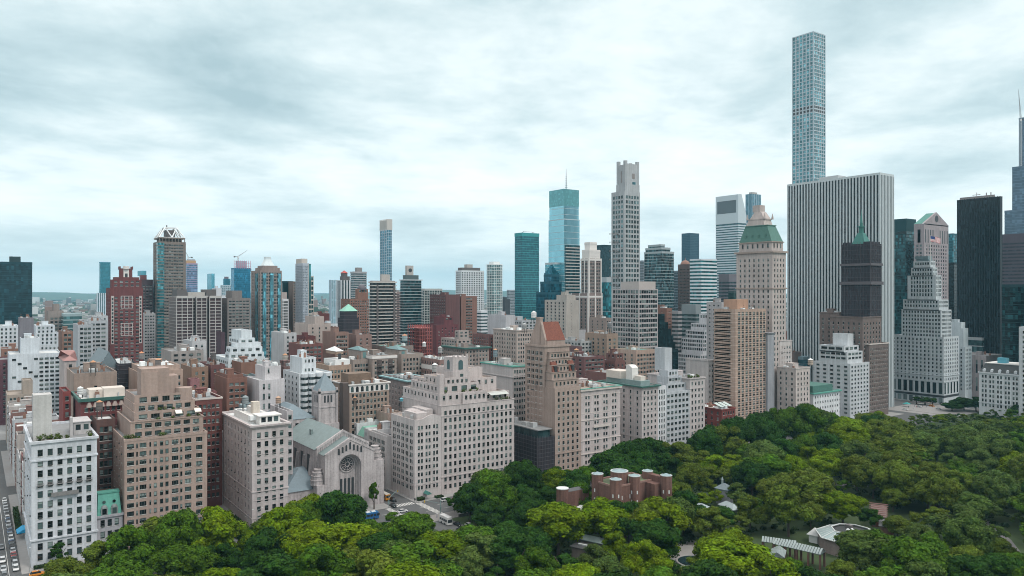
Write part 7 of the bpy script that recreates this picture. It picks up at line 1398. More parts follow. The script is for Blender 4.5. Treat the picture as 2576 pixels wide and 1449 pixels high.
for lst in bk_.values():
    lst.sort(key=lambda r: r[0])
    for k, (_, f, ci, j, g) in enumerate(lst):
        _, x, x1_, y0_, y1_, h, xa, half, sd = f; o = Bd('row_building', 'plain %s mid-rise roof near the %s%s' % (CN[ci], BL[j][0], ', %s of its colour' % NTH[k] if len(lst) > 1 else ''), 'building', ((x + x1_) / 2, (y0_ + y1_) / 2, 0), wallmat(COLS[(0, 1, 2, 3, 4, 5, 6)[ci]], 'brick'), None, 'mid-rise blocks between the taller houses', g.choice(('grey', 'white', 'dark', 'tan', 'grey')))
        far_ = xa > 700; pp = P(1.4, 1.7, 3.2, sp=3.6 if not far_ else 5, top=2, bot=h - 10, m=.8)
        o.mass(x + .1, x1_ - .1, y0_, y1_, 0, h, pp, pp if half else None); o.clutter((x, x1_, y0_, y1_), h - .9, 4 if not far_ else 2, sd); o.finish(maxwin=14 if not far_ else 8)
        if xa < 710 and g.random() < .4: TQ.append((g.uniform(x + 4, x1_ - 4), g.uniform(y0_ + 4, y1_ - 4), h - .9, 'tank on the %s roof near the %s%s' % (CN[ci], BL[j][0], ', %s of its colour' % NTH[k] if len(lst) > 1 else '')))
for x, y, z, lb_ in TQ:
    t_ = depth(x, y); xv = CX + F * (x * rx + y * ry) / t_; zz_ = lambda q: YH + (H - q) * F / t_; tank(xv, zz_(z + 7.2), zz_(z + 3.4), 3.7 * F / t_, t_, lb_, rr.choice(((.15, .12, .10), (.22, .17, .13), (.20, .22, .23))), rr.choice(((.36, .2, .12), (.2, .2, .2), (.45, .46, .46))), 3.4)

# ------------------------------------------------------------------ trees
import numpy as np
def leafmat(fix=None):
    m, t, b = new_mat('foliage'); oi = nd(t, 'ShaderNodeObjectInfo'); g = nd(t, 'ShaderNodeNewGeometry'); tc = nd(t, 'ShaderNodeTexCoord')
    n = nd(t, 'ShaderNodeTexNoise', i_Scale=.35, i_Detail=3.0); lk(t, tc.outputs['Object'], n.inputs['Vector'])
    f = mth(t, 'ADD', mth(t, 'MULTIPLY', g.outputs['Random Per Island'], .8), mth(t, 'MULTIPLY', n.outputs[0], 1.2)); f = mth(t, 'ADD', f, .0)
    v = nd(t, 'ShaderNodeVectorMath', operation='SCALE'); (lk(t, oi.outputs['Color'], v.inputs[0]) if fix is None else setattr(v.inputs[0], 'default_value', fix)); lk(t, f, v.inputs['Scale'])
    hs = nd(t, 'ShaderNodeHueSaturation'); lk(t, v.outputs[0], hs.inputs['Color']); lk(t, mth(t, 'ADD', .47, mth(t, 'MULTIPLY', n.outputs[0], .06)), hs.inputs['Hue'])
    lk(t, hs.outputs[0], b.inputs['Base Color']); b.inputs['Roughness'].default_value = .8; b.inputs['Specular IOR Level'].default_value = .06
    tr = nd(t, 'ShaderNodeBsdfTranslucent'); lk(t, hs.outputs[0], tr.inputs['Color']); mx = nd(t, 'ShaderNodeMixShader'); mx.inputs[0].default_value = .16
    lk(t, b.outputs[0], mx.inputs[1]); lk(t, tr.outputs[0], mx.inputs[2]); lk(t, mx.outputs[0], t.nodes['Material Output'].inputs[0]); return m
LEAF = leafmat(); BARK = plain('bark', (.07, .055, .045), .95, 0, .4, 2)
def quads_mesh(name, c, nrm, size, rng_, mat):
    n = len(c); r1 = rng_.normal(size=(n, 3)); u = np.cross(nrm, r1); u /= np.linalg.norm(u, axis=1)[:, None] + 1e-9; v = np.cross(nrm, u); s = (size * rng_.uniform(.6, 1.3, n))[:, None]
    u = u * s; v = v * s * rng_.uniform(.6, 1.0, n)[:, None]
    co = np.stack([c - u, c - v * .8, c + u, c + v * .8], 1).reshape(-1, 3)
    me = bpy.data.meshes.new(name); me.vertices.add(4 * n); me.vertices.foreach_set('co', co.astype(np.float32).ravel()); me.loops.add(4 * n); me.loops.foreach_set('vertex_index', np.arange(4 * n, dtype=np.int32))
    me.polygons.add(n); me.polygons.foreach_set('loop_start', np.arange(0, 4 * n, 4, dtype=np.int32)); me.polygons.foreach_set('loop_total', np.full(n, 4, dtype=np.int32)); me.update(); me.materials.append(mat); me.validate(); return me
def crown_mesh(seed, Rc=7.0, Hc=18.0, nl=30, per=330, flat=1.0, size=.40):
    """many leaf clusters gathered in boughs; crown stands on the origin"""
    g = np.random.default_rng(seed); P_, N_ = [], []
    cz = Hc * .60; rz = Hc * .37 * flat; lean = g.normal(0, .06, 2) * Rc
    for i in range(nl):
        th = g.uniform(0, 2 * np.pi); uz = g.uniform(-.75, 1.0); rr_ = np.sqrt(max(0, 1 - uz * uz)); k = g.uniform(.55, .86)
        if uz < -.2: k *= 1.05
        k *= g.choice([.8, 1.0, 1.0, 1.15]); bc = np.array([Rc * k * rr_ * np.cos(th) + lean[0], Rc * k * rr_ * np.sin(th) + lean[1], cz + rz * .80 * uz * g.uniform(.8, 1.08)])
        br = Rc * g.choice([g.uniform(.18, .28), g.uniform(.26, .40)]); n = int(per * (br / (Rc * .33)) ** 2)
        d = g.normal(size=(n, 3)); d[:, 2] += .35; d /= np.linalg.norm(d, axis=1)[:, None]
        r = br * (g.uniform(.55, 1.0, n) ** .4) * (1 + .16 * np.sin(d[:, 0] * 7 + i) * np.sin(d[:, 1] * 6 + 2 * i) + .10 * g.normal(size=n))
        p = bc + d * r[:, None] * np.array([1, 1, .82]); nn = d + g.normal(0, .42, (n, 3)) + np.array([0, 0, .25]); nn /= np.linalg.norm(nn, axis=1)[:, None]
        P_.append(p); N_.append(nn)
    c = np.concatenate(P_); nn = np.concatenate(N_); return quads_mesh('crown', c, nn, size, g, LEAF)
def conifer_mesh(seed, Rc=3.6, Hc=15.0):
    g = np.random.default_rng(seed); P_, N_ = [], []; nl = 15
    for i in range(nl):
        z = Hc * (.14 + .84 * i / nl); rad = Rc * (1 - i / nl) ** .85 * g.uniform(.85, 1.1) + .25
        for b in range(9):
            a = 2 * np.pi * (b + g.uniform(-.3, .3)) / 9 + i; n = 26; s = g.uniform(.1, 1, n) ** .6
            p = np.stack([np.cos(a) * rad * s, np.sin(a) * rad * s, z - .35 * rad * s + g.normal(0, .15, n)], 1) + g.normal(0, .22, (n, 3)); nn = g.normal(0, .5, (n, 3)) + np.array([np.cos(a) * .4, np.sin(a) * .4, .9]); nn /= np.linalg.norm(nn, axis=1)[:, None]; P_.append(p); N_.append(nn)
    return quads_mesh('crown', np.concatenate(P_), np.concatenate(N_), .34, g, LEAF)
def trunk_mesh(seed, Hc=18.0, limbs=6):
    g = random.Random(seed); m = M(); m.cyl(0, 0, 0, Hc * .22, .42, 8, r2=.34, top=False); m.cyl(0, 0, Hc * .22, Hc * .5, .34, 8, r2=.2)
    for i in range(limbs):
        a = 2 * math.pi * i / limbs + g.uniform(-.3, .3); z = Hc * g.uniform(.2, .4); e = Vector((math.cos(a) * g.uniform(2.5, 4.5), math.sin(a) * g.uniform(2.5, 4.5), z + g.uniform(3, 6))); s0 = Vector((0, 0, z)); mid = s0.lerp(e, .5) + Vector((0, 0, -.5)); m.bar(s0, mid, .19, n=5); m.bar(mid, e, .11, n=5)
    return m.mesh('trunk', [BARK])
CROWNS = [crown_mesh(100 + i, 7.0, 18.0, 30 + 4 * (i % 4), 640, (1, .88, 1.1, .95)[i % 4]) for i in range(9)]
YOUNG = [crown_mesh(200 + i, 3.2, 10.5, 16, 300, 1.05, .28) for i in range(3)]; CONES = [conifer_mesh(300 + i) for i in range(3)]
TRUNKS = [trunk_mesh(400 + i) for i in range(4)]; YTR = [trunk_mesh(410 + i, 10.5, 3) for i in range(2)]
TONE = {'d': (.023, .060, .008), 'm': (.054, .112, .008), 'y': (.100, .155, .004), 'o': (.084, .118, .014), 'g': (.066, .106, .022), 'b': (.086, .088, .016)}
TNAME = {'d': 'dark green', 'm': 'mid green', 'y': 'bright yellow-green', 'o': 'olive', 'g': 'greyish green', 'b': 'brownish'}
SKYL = [(100, 1418), (130, 1405), (190, 1385), (260, 1348), (310, 1318), (380, 1292), (450, 1260), (520, 1257), (570, 1300), (605, 1335), (650, 1305), (700, 1264), (760, 1250), (800, 1228), (850, 1219), (890, 1230), (915, 1268), (945, 1300), (985, 1296), (1040, 1278), (1085, 1292), (1108, 1264), (1150, 1235), (1200, 1190), (1250, 1146), (1330, 1147), (1390, 1166), (1440, 1176), (1500, 1152), (1560, 1100), (1620, 1092), (1680, 1106), (1720, 1100), (1790, 1064), (1850, 1042), (1905, 1031), (1965, 1010), (2035, 1006), (2090, 1030), (2150, 1046), (2205, 1024), (2240, 1040), (2290, 1068), (2340, 1076), (2400, 1064), (2440, 1054), (2500, 1046), (2600, 1036)]
def skyl(x):
    for (a, b), (c, d) in zip(SKYL, SKYL[1:]):
        if a <= x <= c: return b + (d - b) * (x - a) / (c - a)
    return SKYL[0][1] if x < SKYL[0][0] else SKYL[-1][1]
# things that must stay in sight: (column range, lowest row that must show, depth)
SEE = [(1486, 1692, 1224, 290), (1398, 1490, 1236, 300), (2062, 2235, 1332, 262), (1935, 2066, 1400, 258), (2152, 2275, 1295, 300), (1748, 1780, 1276, 312), (1815, 1858, 1272, 312), (1800, 1842, 1222, 335), (1445, 1525, 1395, 255), (1700, 1775, 1375, 262), (1818, 1866, 1328, 285),
       (905, 975, 1306, 316), (955, 1052, 1275, 330), (1092, 1160, 1338, 300), (2040, 2064, 1322, 285), (2516, 2576, 1385, 262), (2140, 2165, 1232, 350), (60, 122, 1440, 250), (585, 645, 1322, 300), (2270, 2450, 1040, 590)]
def dry(x, y):
    """is this a place where a tree may stand"""
    if x > 282.5 or (x > 274 and x < 277.5): return False
    for a, b, c, d in ((205, 228, -226, -198), (140, 178, -288, -250), (140, 186, -255, -220), (150, 190, -325, -292), (176, 196, -224, -203), (200, 221, -268, -240), (228, 284, -167, -150), (194, 210, -184, -164), (262, 290, -700, -603), (218, 230, -284, -270), (120, 140, -342, -312), (102, 124, -318, -292), (180, 197, -338, -308), (226, 235, -204, -193)):
        if a < x < b and c < y < d: return False
    return True
def proj(x, y, z):
    t = depth(x, y); return CX + F * (x * rx + y * ry) / t, YH + (H - z) * F / t, t
ANCH = [(560, 1390, 75, 'y'), (700, 1400, 90, 'y'), (820, 1400, 80, 'y'), (760, 1300, 60, 'y'), (340, 1320, 80, 'm'), (200, 1410, 70, 'o'), (420, 1290, 80, 'm'), (850, 1260, 80, 'd'), (1250, 1170, 60, 'm'), (1215, 1250, 110, 'd'), (1320, 1240, 90, 'd'), (1400, 1190, 50, 'o'), (1300, 1215, 30, 'b'), (1130, 1260, 60, 'd'), (1040, 1320, 80, 'm'), (1590, 1130, 80, 'd'), (1490, 1320, 70, 'y'), (1660, 1350, 60, 'y'), (1740, 1180, 60, 'o'), (1810, 1180, 50, 'y'), (1950, 1340, 70, 'y'), (1890, 1380, 70, 'y'), (1750, 1320, 45, 'y'), (2090, 1120, 75, 'y'), (1800, 1390, 50, 'y'), (1880, 1145, 60, 'g'), (1940, 1080, 90, 'd'), (1830, 1090, 90, 'd'), (2120, 1060, 60, 'd'), (2040, 1040, 60, 'm'), (2350, 1100, 70, 'g'), (2470, 1110, 70, 'g'), (2240, 1130, 80, 'o'), (2300, 1220, 110, 'o'), (2400, 1180, 80, 'm'), (2330, 1300, 60, 'g'), (2180, 1290, 30, 'y'), (2480, 1280, 90, 'g'), (2300, 1400, 130, 'm'), (1750, 1240, 60, 'y'), (2000, 1230, 70, 'o')]
tr = random.Random(5); TREES = []; cand = []
for i in range(60000):
    k = tr.uniform(-.74, .74); t = math.sqrt(tr.uniform(180 ** 2, 690 ** 2)); x, y = t * (fx + rx * k), t * (fy + ry * k)
    if x > 282 or not dry(x, y): continue
    cand.append((x, y))
row = [(280.2, -24 - 9.5 * i + tr.uniform(-1.5, 1.5)) for i in range(58)]; row += [(270.5, -20 - 11.5 * i + tr.uniform(-3, 3)) for i in range(50)]
taken = []; PRE = [(*atT(xv, t), h) for xv, t, h in ((1478, 284, 13.5), (1512, 282, 19), (1545, 279, 18), (1582, 279, 19.5), (1622, 281, 18.5), (1660, 283, 20), (1700, 288, 19.5), (1720, 298, 18))]; pre_h = {(x, y): h for x, y, h in PRE}
for (x, y) in [p[:2] for p in PRE] + row + cand:
    edge = x > 266; sp = (9.0 if x > 276 else 10.5) if edge else 12.4
    if edge and not dry(x, y): continue
    if not edge and x > 262: continue
    if (x, y) not in pre_h and any((x - a) ** 2 + (y - b) ** 2 < (sp * (.82 if (edge != e2) else 1)) ** 2 for a, b, e2 in taken): continue
    px_, py_, t = proj(x, y, 0)
    if px_ < 95 or px_ > 2680 or (px_ < 130 and not edge and py_ < 1449): continue
    ys = skyl(px_)
    if edge: h = min(29, max(7, H - (ys + tr.uniform(-5, 12) - YH) * t / F)); w = min(9.5, h * .42) * tr.uniform(.85, 1.1)
    else: h = pre_h.get((x, y)) or tr.choice((tr.uniform(10, 15), tr.uniform(14, 19), tr.uniform(18, 22))); w = h * tr.uniform(.36, .54)
    zmax = H - (ys + 6 - YH) * t / F; h = min(h, max(6, zmax)); hw = w * F / t
    ok = True
    for a, b, yb, td in SEE:
        if t < td and a - hw * .55 < px_ < b + hw * .55:
            hmax = H - (yb - YH) * t / F
            if h > hmax: h = hmax
    if h < 5.2: continue
    w = min(w, h * .55); py_t = YH + (H - h) * F / t
    if py_t > 1500: continue
    taken.append((x, y, edge)); TREES.append((x, y, h, w, px_, (py_t + YH + (H - h * .4) * F / t) / 2, t))
for (x, y) in cand[:9000]:          # smaller trees close the remaining gaps
    if x > 268 or any((x - a) ** 2 + (y - b) ** 2 < 8.6 ** 2 for a, b, _ in taken): continue
    px_, py_, t = proj(x, y, 0)
    if px_ < 150 or px_ > 2620 or py_ > 1500: continue
    h = tr.uniform(6.5, 11)
    for a, b, yb, td in SEE:
        if t < td and a < px_ < b: h = min(h, H - (yb - YH) * t / F)
    if h < 5: continue
    taken.append((x, y, False)); TREES.append((x, y, h, h * tr.uniform(.38, .5), px_, (py_ + YH + (H - h) * F / t) / 2, t))
# fill below the sightlines with small bushy trees is left to the understorey
TREES.sort(key=lambda e: -e[2] * e[3] / e[6] ** 2); print('trees', len(TREES))
LMK = [('the white limestone house at the left street corner', 150, 1300), ('the copper-roofed mansion', 275, 1290), ('the tan terraced house', 420, 1240), ('the pale flat-corniced house', 640, 1290), ('the synagogue', 870, 1240), ('the bus on the avenue', 942, 1303), ('the curved-gable corner house', 1070, 1230), ('the broad stepped limestone house', 1210, 1130), ('the netted low mansion', 1345, 1140), ('the red-roofed tower', 1430, 1150), ('the palazzo house', 1510, 1120), ('the dark green cornice house', 1620, 1070), ('the turreted brick house', 1590, 1230), ('the cream corner house with a terrace', 1750, 1060), ('the tall tan slab', 1870, 1020), ('the hotel wings', 1990, 990), ('the white banded block', 2120, 1010), ('the plaza', 2350, 1030), ('the mansard hotel', 2520, 1030), ('the octagonal white roof', 2145, 1335), ('the slatted long roof', 2000, 1390), ('the brick pavilion', 2210, 1280), ('the sunken court', 1740, 1350), ('the dark flat shed roof', 1480, 1370), ('the grey hipped sheds', 1810, 1270), ('the path at the right edge', 2545, 1370), ('the lower left corner', 150, 1440), ('the bottom edge left of centre', 700, 1440), ('the bottom edge at centre', 1250, 1440), ('the bottom edge right of centre', 1800, 1445), ('the lower right corner', 2450, 1440), ('the park drive', 2155, 1225)]
ORD = ['nearest', 'second nearest', 'third nearest', 'fourth nearest', 'fifth nearest', 'sixth nearest', 'seventh nearest', 'eighth nearest', 'ninth nearest', 'tenth nearest', 'eleventh nearest', 'twelfth nearest', 'thirteenth nearest', 'fourteenth nearest', 'fifteenth nearest'] + ['%dth nearest' % i for i in range(16, 60)]
keys = {}; recs = []
for i, (x, y, h, w, px_, py_, t) in enumerate(TREES):
    tone = None
    for ax, ay, ar_, tn in ANCH:
        if (px_ - ax) ** 2 + (py_ - ay) ** 2 < ar_ ** 2: tone = tn if tr.random() < (.55 if tn == 'y' else .85) else None; break
    if not tone: tone = tr.choices('dmyogb', (24, 38, 15, 14, 8, 1) if px_ < 1700 else (22, 30, 11, 23, 13, 1))[0]
    j = min(range(len(LMK)), key=lambda q: (LMK[q][1] - px_) ** 2 + (LMK[q][2] - py_) ** 2); dx, dy = px_ - LMK[j][1], py_ - LMK[j][2]
    rel = ('right of' if dx > 0 else 'left of') if abs(dx) > abs(dy) else ('below' if dy > 0 else 'above'); cone = tr.random() < .03 and px_ > 1900 and py_ > 1250
    rec = [x, y, h, w, tone, (tone, j, rel, cone), math.hypot(dx, dy)]; recs.append(rec)
    if i < 296: keys.setdefault(rec[5], []).append(rec)
for r in recs[296:]: r.append('')
for kk, rs in keys.items():
    rs.sort(key=lambda r: r[6])
    for n_, r in enumerate(rs):
        tone, j, rel, cone = kk; nm = TNAME[tone] + (' conifer' if cone else ' tree'); r.append('%s %s %s' % (nm, rel, LMK[j][0]) if len(rs) == 1 else '%s %s %s, %s to it' % (nm, rel, LMK[j][0], ORD[n_]))
def plant(name, label, cat, x, y, h, w, tone, crown, trunk, ch, cr, group=None, z=0.0, sd=0):
    g = random.Random(sd); o = thing(name, label, cat, (x, y, z), group, rot=g.uniform(0, 6.28)); c = bpy.data.objects.new('crown', crown); COL.objects.link(c); c.parent = o; s = w / cr * g.uniform(.95, 1.05); c.scale = (s, s * g.uniform(.9, 1.1), h / ch)
    b = TONE[tone]; v = g.uniform(.82, 1.2); c.color = (b[0] * v, b[1] * v * g.uniform(.95, 1.06), b[2] * v, 1)
    if trunk: k = bpy.data.objects.new('trunk', trunk); COL.objects.link(k); k.parent = o; k.scale = (s, s, h / ch)
    return o
NMAX = 296
# the trees that show smallest are one mass of canopy
src = []
for c_ in YOUNG:
    a_ = np.empty(len(c_.vertices) * 3, dtype=np.float32); c_.vertices.foreach_get('co', a_); src.append(a_.reshape(-1, 3))
vv, mi_ = [], []; TK_ = list(TONE)
for i, (x, y, h, w, tone, kk, d, lab) in enumerate(recs[NMAX:]):
    g = random.Random(900 + i); s_ = src[i % 3]; a = g.uniform(0, 6.28); ca, sa = math.cos(a), math.sin(a); s = w / 3.2
    vv.append(np.stack([x + (s_[:, 0] * ca - s_[:, 1] * sa) * s, y + (s_[:, 0] * sa + s_[:, 1] * ca) * s, s_[:, 2] * h / 10.5], 1)); mi_.append(np.full(len(s_) // 4, TK_.index(tone), dtype=np.int32))
if vv:
    co = np.concatenate(vv); n = len(co) // 4; me = bpy.data.meshes.new('canopy'); me.vertices.add(4 * n); me.vertices.foreach_set('co', co.astype(np.float32).ravel()); me.loops.add(4 * n); me.loops.foreach_set('vertex_index', np.arange(4 * n, dtype=np.int32))
    me.polygons.add(n); me.polygons.foreach_set('loop_start', np.arange(0, 4 * n, 4, dtype=np.int32)); me.polygons.foreach_set('loop_total', np.full(n, 4, dtype=np.int32))
    for q in TK_: me.materials.append(leafmat(TONE[q]))
    me.polygons.foreach_set('material_index', np.concatenate(mi_)); me.update(); o = bpy.data.objects.new('tree_canopy', me); COL.objects.link(o); stuff(o, 'smaller and half-hidden trees closing the park canopy', 'tree canopy')
recs = recs[:NMAX]
for i, (x, y, h, w, tone, kk, d, lab) in enumerate(recs):
    if kk[3]: plant('conifer', lab, 'tree', x, y, h, max(2.6, h * .25), 'd', CONES[i % 3], TRUNKS[i % 4], 15, 3.6, 'park trees', sd=i)
    elif h < 9: plant('young_tree', lab, 'tree', x, y, h, max(2.4, w), tone, YOUNG[i % 3], YTR[i % 2], 10.5, 3.2, 'park trees', sd=i)
    else: plant('tree', lab, 'tree', x, y, h, w, tone, CROWNS[(i * 7 + 3) % 9], TRUNKS[i % 4], 18.3, 6.6, 'park trees', sd=i)
# understorey: shrubs under the canopy, one mass
g = np.random.default_rng(8); n = 0; cs = []
while len(cs) < 1700:
    k = g.uniform(-.7, .72); t = math.sqrt(g.uniform(190 ** 2, 640 ** 2)); x, y = t * (fx + rx * k), t * (fy + ry * k)
    if x < 273 and dry(x, y):
        px_, py_, t_ = proj(x, y, 0)
        if any(t < td and a < px_ < b for a, b, yb, td in SEE) and g.random() < .7: continue
        cs.append((x, y))
pc, pn_ = [], []
for x, y in cs:
    r = g.uniform(1.2, 2.8); d = g.normal(size=(34, 3)); d[:, 2] = abs(d[:, 2]); d /= np.linalg.norm(d, axis=1)[:, None]; pc.append(np.array([x, y, .1]) + d * r * g.uniform(.6, 1.1, (34, 1))); nn = d + g.normal(0, .5, (34, 3)); pn_.append(nn / np.linalg.norm(nn, axis=1)[:, None])
us = bpy.data.objects.new('undergrowth', quads_mesh('undergrowth', np.concatenate(pc), np.concatenate(pn_), .6, g, LEAF)); COL.objects.link(us); us.color = (.032, .055, .02, 1); stuff(us, 'dark shrubs and ground cover beneath the park trees', 'undergrowth')
# street trees and plaza trees
EX = [('young_tree', 'small thin street tree in front of the white limestone house at left', 148, 1372, 301 - 21, 9, 2.6, 'd'), ('young_tree', 'narrow upright tree beside the synagogue corner, left of the school bus', 942, 1236, 307.5, 11.5, 2.0, 'm')]
a_ = atX(148, 306.6)[0]; plant('young_tree', EX[0][1], 'tree', 306.8, a_, 8.5, 2.6, 'd', YOUNG[0], YTR[0], 10.5, 3.2, sd=1)
a_ = atX(941, 307.4)[0]; plant('young_tree', EX[1][1], 'tree', 307.4, a_, 12.5, 2.3, 'm', YOUNG[1], YTR[1], 10.5, 3.2, sd=2)
PZ = [(2306, 660, 6.5, 5), (2327, 656, 7, 5), (2346, 652, 6.5, 5)]
for i, (xv, t, h, w) in enumerate(PZ): gx, gy = atT(xv, t - 16); plant('young_tree', ('left', 'middle', 'right')[i] + ' tree of the low row before the white stepped tower shopfront', 'tree', gx, gy, h, w, 'd', YOUNG[i % 3], YTR[0], 10.5, 3.2, 'plaza trees', sd=50 + i)
for i, (xv, yt_, t, w) in enumerate(((2395, 1008, 606, 7), (2425, 998, 612, 8), (2455, 997, 606, 8), (2485, 1003, 600, 7), (2512, 1012, 596, 6))): gx, gy = atT(xv, t); plant('tree', 'dark plaza tree before the mansard hotel, number %s from the left of its clump' % ('one', 'two', 'three', 'four', 'five')[i], 'tree', gx, gy, zat(yt_, t), w, 'd', CROWNS[i], TRUNKS[i % 4], 18.3, 6.6, 'plaza trees', sd=60 + i)
# rooftop gardens and street hedges
TERR += [(a.top[0] + .6, a.top[0] + 3, a.top[2] + 1, a.top[3] - 1, a.top[4] - .8) for a in ()]
TNM = ['roof garden of the white limestone corner house', 'lower terrace of the tan terraced house', 'upper terrace of the tan terraced house', 'corner terrace of the tan terraced house', 'middle terrace of the tan terraced house', 'right-hand terrace of the broad stepped limestone house', 'high terrace of the broad stepped limestone house', 'roof terrace of the cream corner house']
for i, (x0, x1, y0, y1, z) in enumerate(TERR):
    n = max(3, int((x1 - x0) * (y1 - y0) / 9)); n = min(n, 14); o = thing('rooftop_shrubs', 'planted shrubs on the ' + TNM[i], 'shrubs', ((x0 + x1) / 2, (y0 + y1) / 2, z)); m = M(); gg = np.random.default_rng(70 + i); pc, pn_ = [], []
    for j in range(n):
        x, y, r = gg.uniform(x0, x1), gg.uniform(y0, y1), gg.uniform(.5, 1.3); m.box(x - .5, x + .5, y - .5, y + .5, z, z + .5); d = gg.normal(size=(60, 3)); d /= np.linalg.norm(d, axis=1)[:, None]; pc.append(np.array([x, y, z + .5 + r * .7]) + d * r * gg.uniform(.4, 1.1, (60, 1))); pn_.append(d)
    m.build('planters', plain('planter', (.2, .17, .15), .8, 0, .2), o); c = bpy.data.objects.new('foliage', quads_mesh('foliage', np.concatenate(pc), np.concatenate(pn_), .3, gg, LEAF)); COL.objects.link(c); c.parent = o; c.location = -Vector(o.location); c.color = (.07, .10, .025, 1)
# ------------------------------------------------------------------ red brick turreted house and park pavilions
ab = wallmat((.165, .088, .07), 'brick', 1.5); wf = plain('white_trim', (.55, .57, .57), .6, 0, .1); gl_ = plain('skylight_glass', (.20, .28, .30), .25, .1, .2)
ars = thing('turreted_house', 'red brick turreted house with glass-capped round towers among the park trees', 'brick house', (219, -212, 0))
m = M(); m.box(215, 228, -223, -201.5, 0, 20.2); m.box(210, 216, -225, -218, 0, 20.2); m.build('wall', ab, ars)
m = M(); m.box(214.85, 228.15, -223.15, -222.8, 20.2, 20.9); m.box(214.85, 228.15, -201.7, -201.35, 20.2, 20.9); m.box(214.85, 215.2, -222.8, -201.7, 20.2, 20.9); m.box(227.8, 228.15, -222.8, -201.7, 20.2, 20.9); m.build('parapet', wallmat((.27, .16, .13), 'brick'), ars)
m = M(); m.box(215.3, 227.7, -222.7, -201.8, 20.22, 20.3); m.build('roof', plain('roof_moss', (.10, .13, .07), .9, 0, .4), ars)
TUR = [(1503, 1188, 302, 2.35, 12), (1549, 1202, 292, 2.3, 8), (1596, 1193, 298, 2.35, 12), (1629, 1181, 307, 2.2, 8), (1676, 1192, 299, 2.3, 8), (1558, 1181, 300, 3.5, 14)]
for i, (xv, yv, t, r_, n_) in enumerate(TUR):
    gx, gy = atT(xv, t); zt = zat(yv + 4, t); m = M(); m.cyl(gx, gy, 0, zt, r_, n_); tu = m.build('turret', ab, ars); m = M(); m.cyl(gx, gy, zt, zt + .22, r_ + .08, n_); m.build('turret_rim', plain('rim_grey', (.38, .41, .42), .6, 0, .2), tu)
    m = M(); m.cyl(gx, gy, zt + .22, zt + .9, r_ * .9, 8, r2=.15); m.build('glass_cap', gl_, tu)
    for z in (zt - 6.0, zt - 9.6, zt - 13.2):
        for da in (-.5, .5):
            a = math.atan2(-gy, -gx) + da; m = M(); m.cbox(0, 0, -.65, .5, .12, 1.3); o = m.build('turret_window', wf, tu, loc=(gx + r_ * .985 * math.cos(a), gy + r_ * .985 * math.sin(a), z)); o.rotation_euler.z = a + math.pi / 2
for j in range(4):
    for i in range(4):
        m = M(); y = -205 - i * 4.6; z = 3 + j * 4; m.box(214.9, 215.03, y - .4, y + .4, z, z + 1.6); m.build('window', wf, ars)
m = M(); m.box(219, 221, -208, -206, 20.2, 22.6); m.build('chimney', wf, ars)
m = M(); a0, a1 = Vector((*atT(1629, 307), 0)), Vector((*atT(1676, 299), 0)); d_ = (a1 - a0).normalized(); n_ = Vector((-d_.y, d_.x, 0)) * 1.2; m.prism([tuple((a0 - n_)[:2]), tuple((a1 - n_)[:2]), tuple((a1 + n_)[:2]), tuple((a0 + n_)[:2])], 0, 22.6); m.build('wing', ab, ars)
gx, gy = atT(1415, 302); zr = zat(1229, 302); an = thing('round_pavilion', 'low round brick pavilion and flat wing left of the turreted house', 'pavilion', (gx, gy, 0)); m = M(); m.cyl(gx, gy, 0, zr, 2.4, 14); m.build('wall', ab, an); m = M(); m.cyl(gx, gy, zr, zr + .3, 2.5, 14); m.build('rim', wf, an)
m = M(); m.prism([(gx - 2.2, gy - 12), (gx + 2.2, gy - 12), (gx + 2.2, gy), (gx - 2.2, gy)], 0, zr - 1.2); m.build('wing', ab, an); m = M(); m.box(gx - 2.1, gx + 2.1, gy - 11.9, gy - .1, zr - 1.19, zr - 1.1); m.build('wing_roof', roofmat('dark'), an)
def hip(name, label, cat, xv, yv, t, lx, ly, rot, h=4.5, rise=2.0, mat=None, wallm=None):
    """small building with a hipped roof; the roof edge meets row yv"""
    gx, gy = atT(xv, t); o = thing(name, label, cat, (gx, gy, 0), rot=math.radians(rot)); m = M(); m.box(-lx / 2 + .6, lx / 2 - .6, -ly / 2 + .6, ly / 2 - .6, 0, h); m.build('wall', wallm or wallmat((.22, .18, .16)), o, loc=(0, 0, 0))
    m = M(); k = min(lx, ly) / 2 - .1; m.frus((-lx / 2, lx / 2, -ly / 2, ly / 2), h, (-lx / 2 + k, lx / 2 - k, -ly / 2 + k, ly / 2 - k), h + rise); m.box(-lx / 2 - .05, lx / 2 + .05, -ly / 2 - .05, ly / 2 + .05, h - .2, h); m.build('roof', mat or plain('roof_zinc', (.25, .30, .31), .5, .2, .25, .8), o, loc=(0, 0, 0)); return o
zinc = plain('roof_zinc', (.25, .30, .31), .5, .2, .25, .8)
hip('canopy', 'white stretched canopy beside the round brick pavilion', 'canopy', 1466, 1228, 303, 8, 6, 20, 8.5, 2.0, plain('canvas_white', (.62, .63, .63), .9, 0, .1), ab)
hip('shed', 'grey hipped shed roof left of a dark clipped tree', 'shed', 1763, 1277, 319, 7.5, 6, 15, 5, 1.8); hip('shed', 'longer pale hipped shed roof right of the clipped tree', 'shed', 1836, 1270, 319, 10, 5, -15, 5.4, 1.8)
hip('gatehouse', 'small grey slate gatehouse with a cupola among dark trees', 'gatehouse', 1822, 1216, 343, 7, 6, 10, 7, 2.2, plain('roof_slate_blue', (.13, .17, .19), .6, 0, .3), wallmat((.36, .36, .37))); gx, gy = atT(1838, 343); 
m = M(); m.cyl(0, 0, 8.4, 10.6, .5, 8); m.cyl(0, 0, 10.6, 12, .6, 8, r2=.05); o = m.build('cupola', zinc, ROOTS[-1], loc=(1, 0, 0))
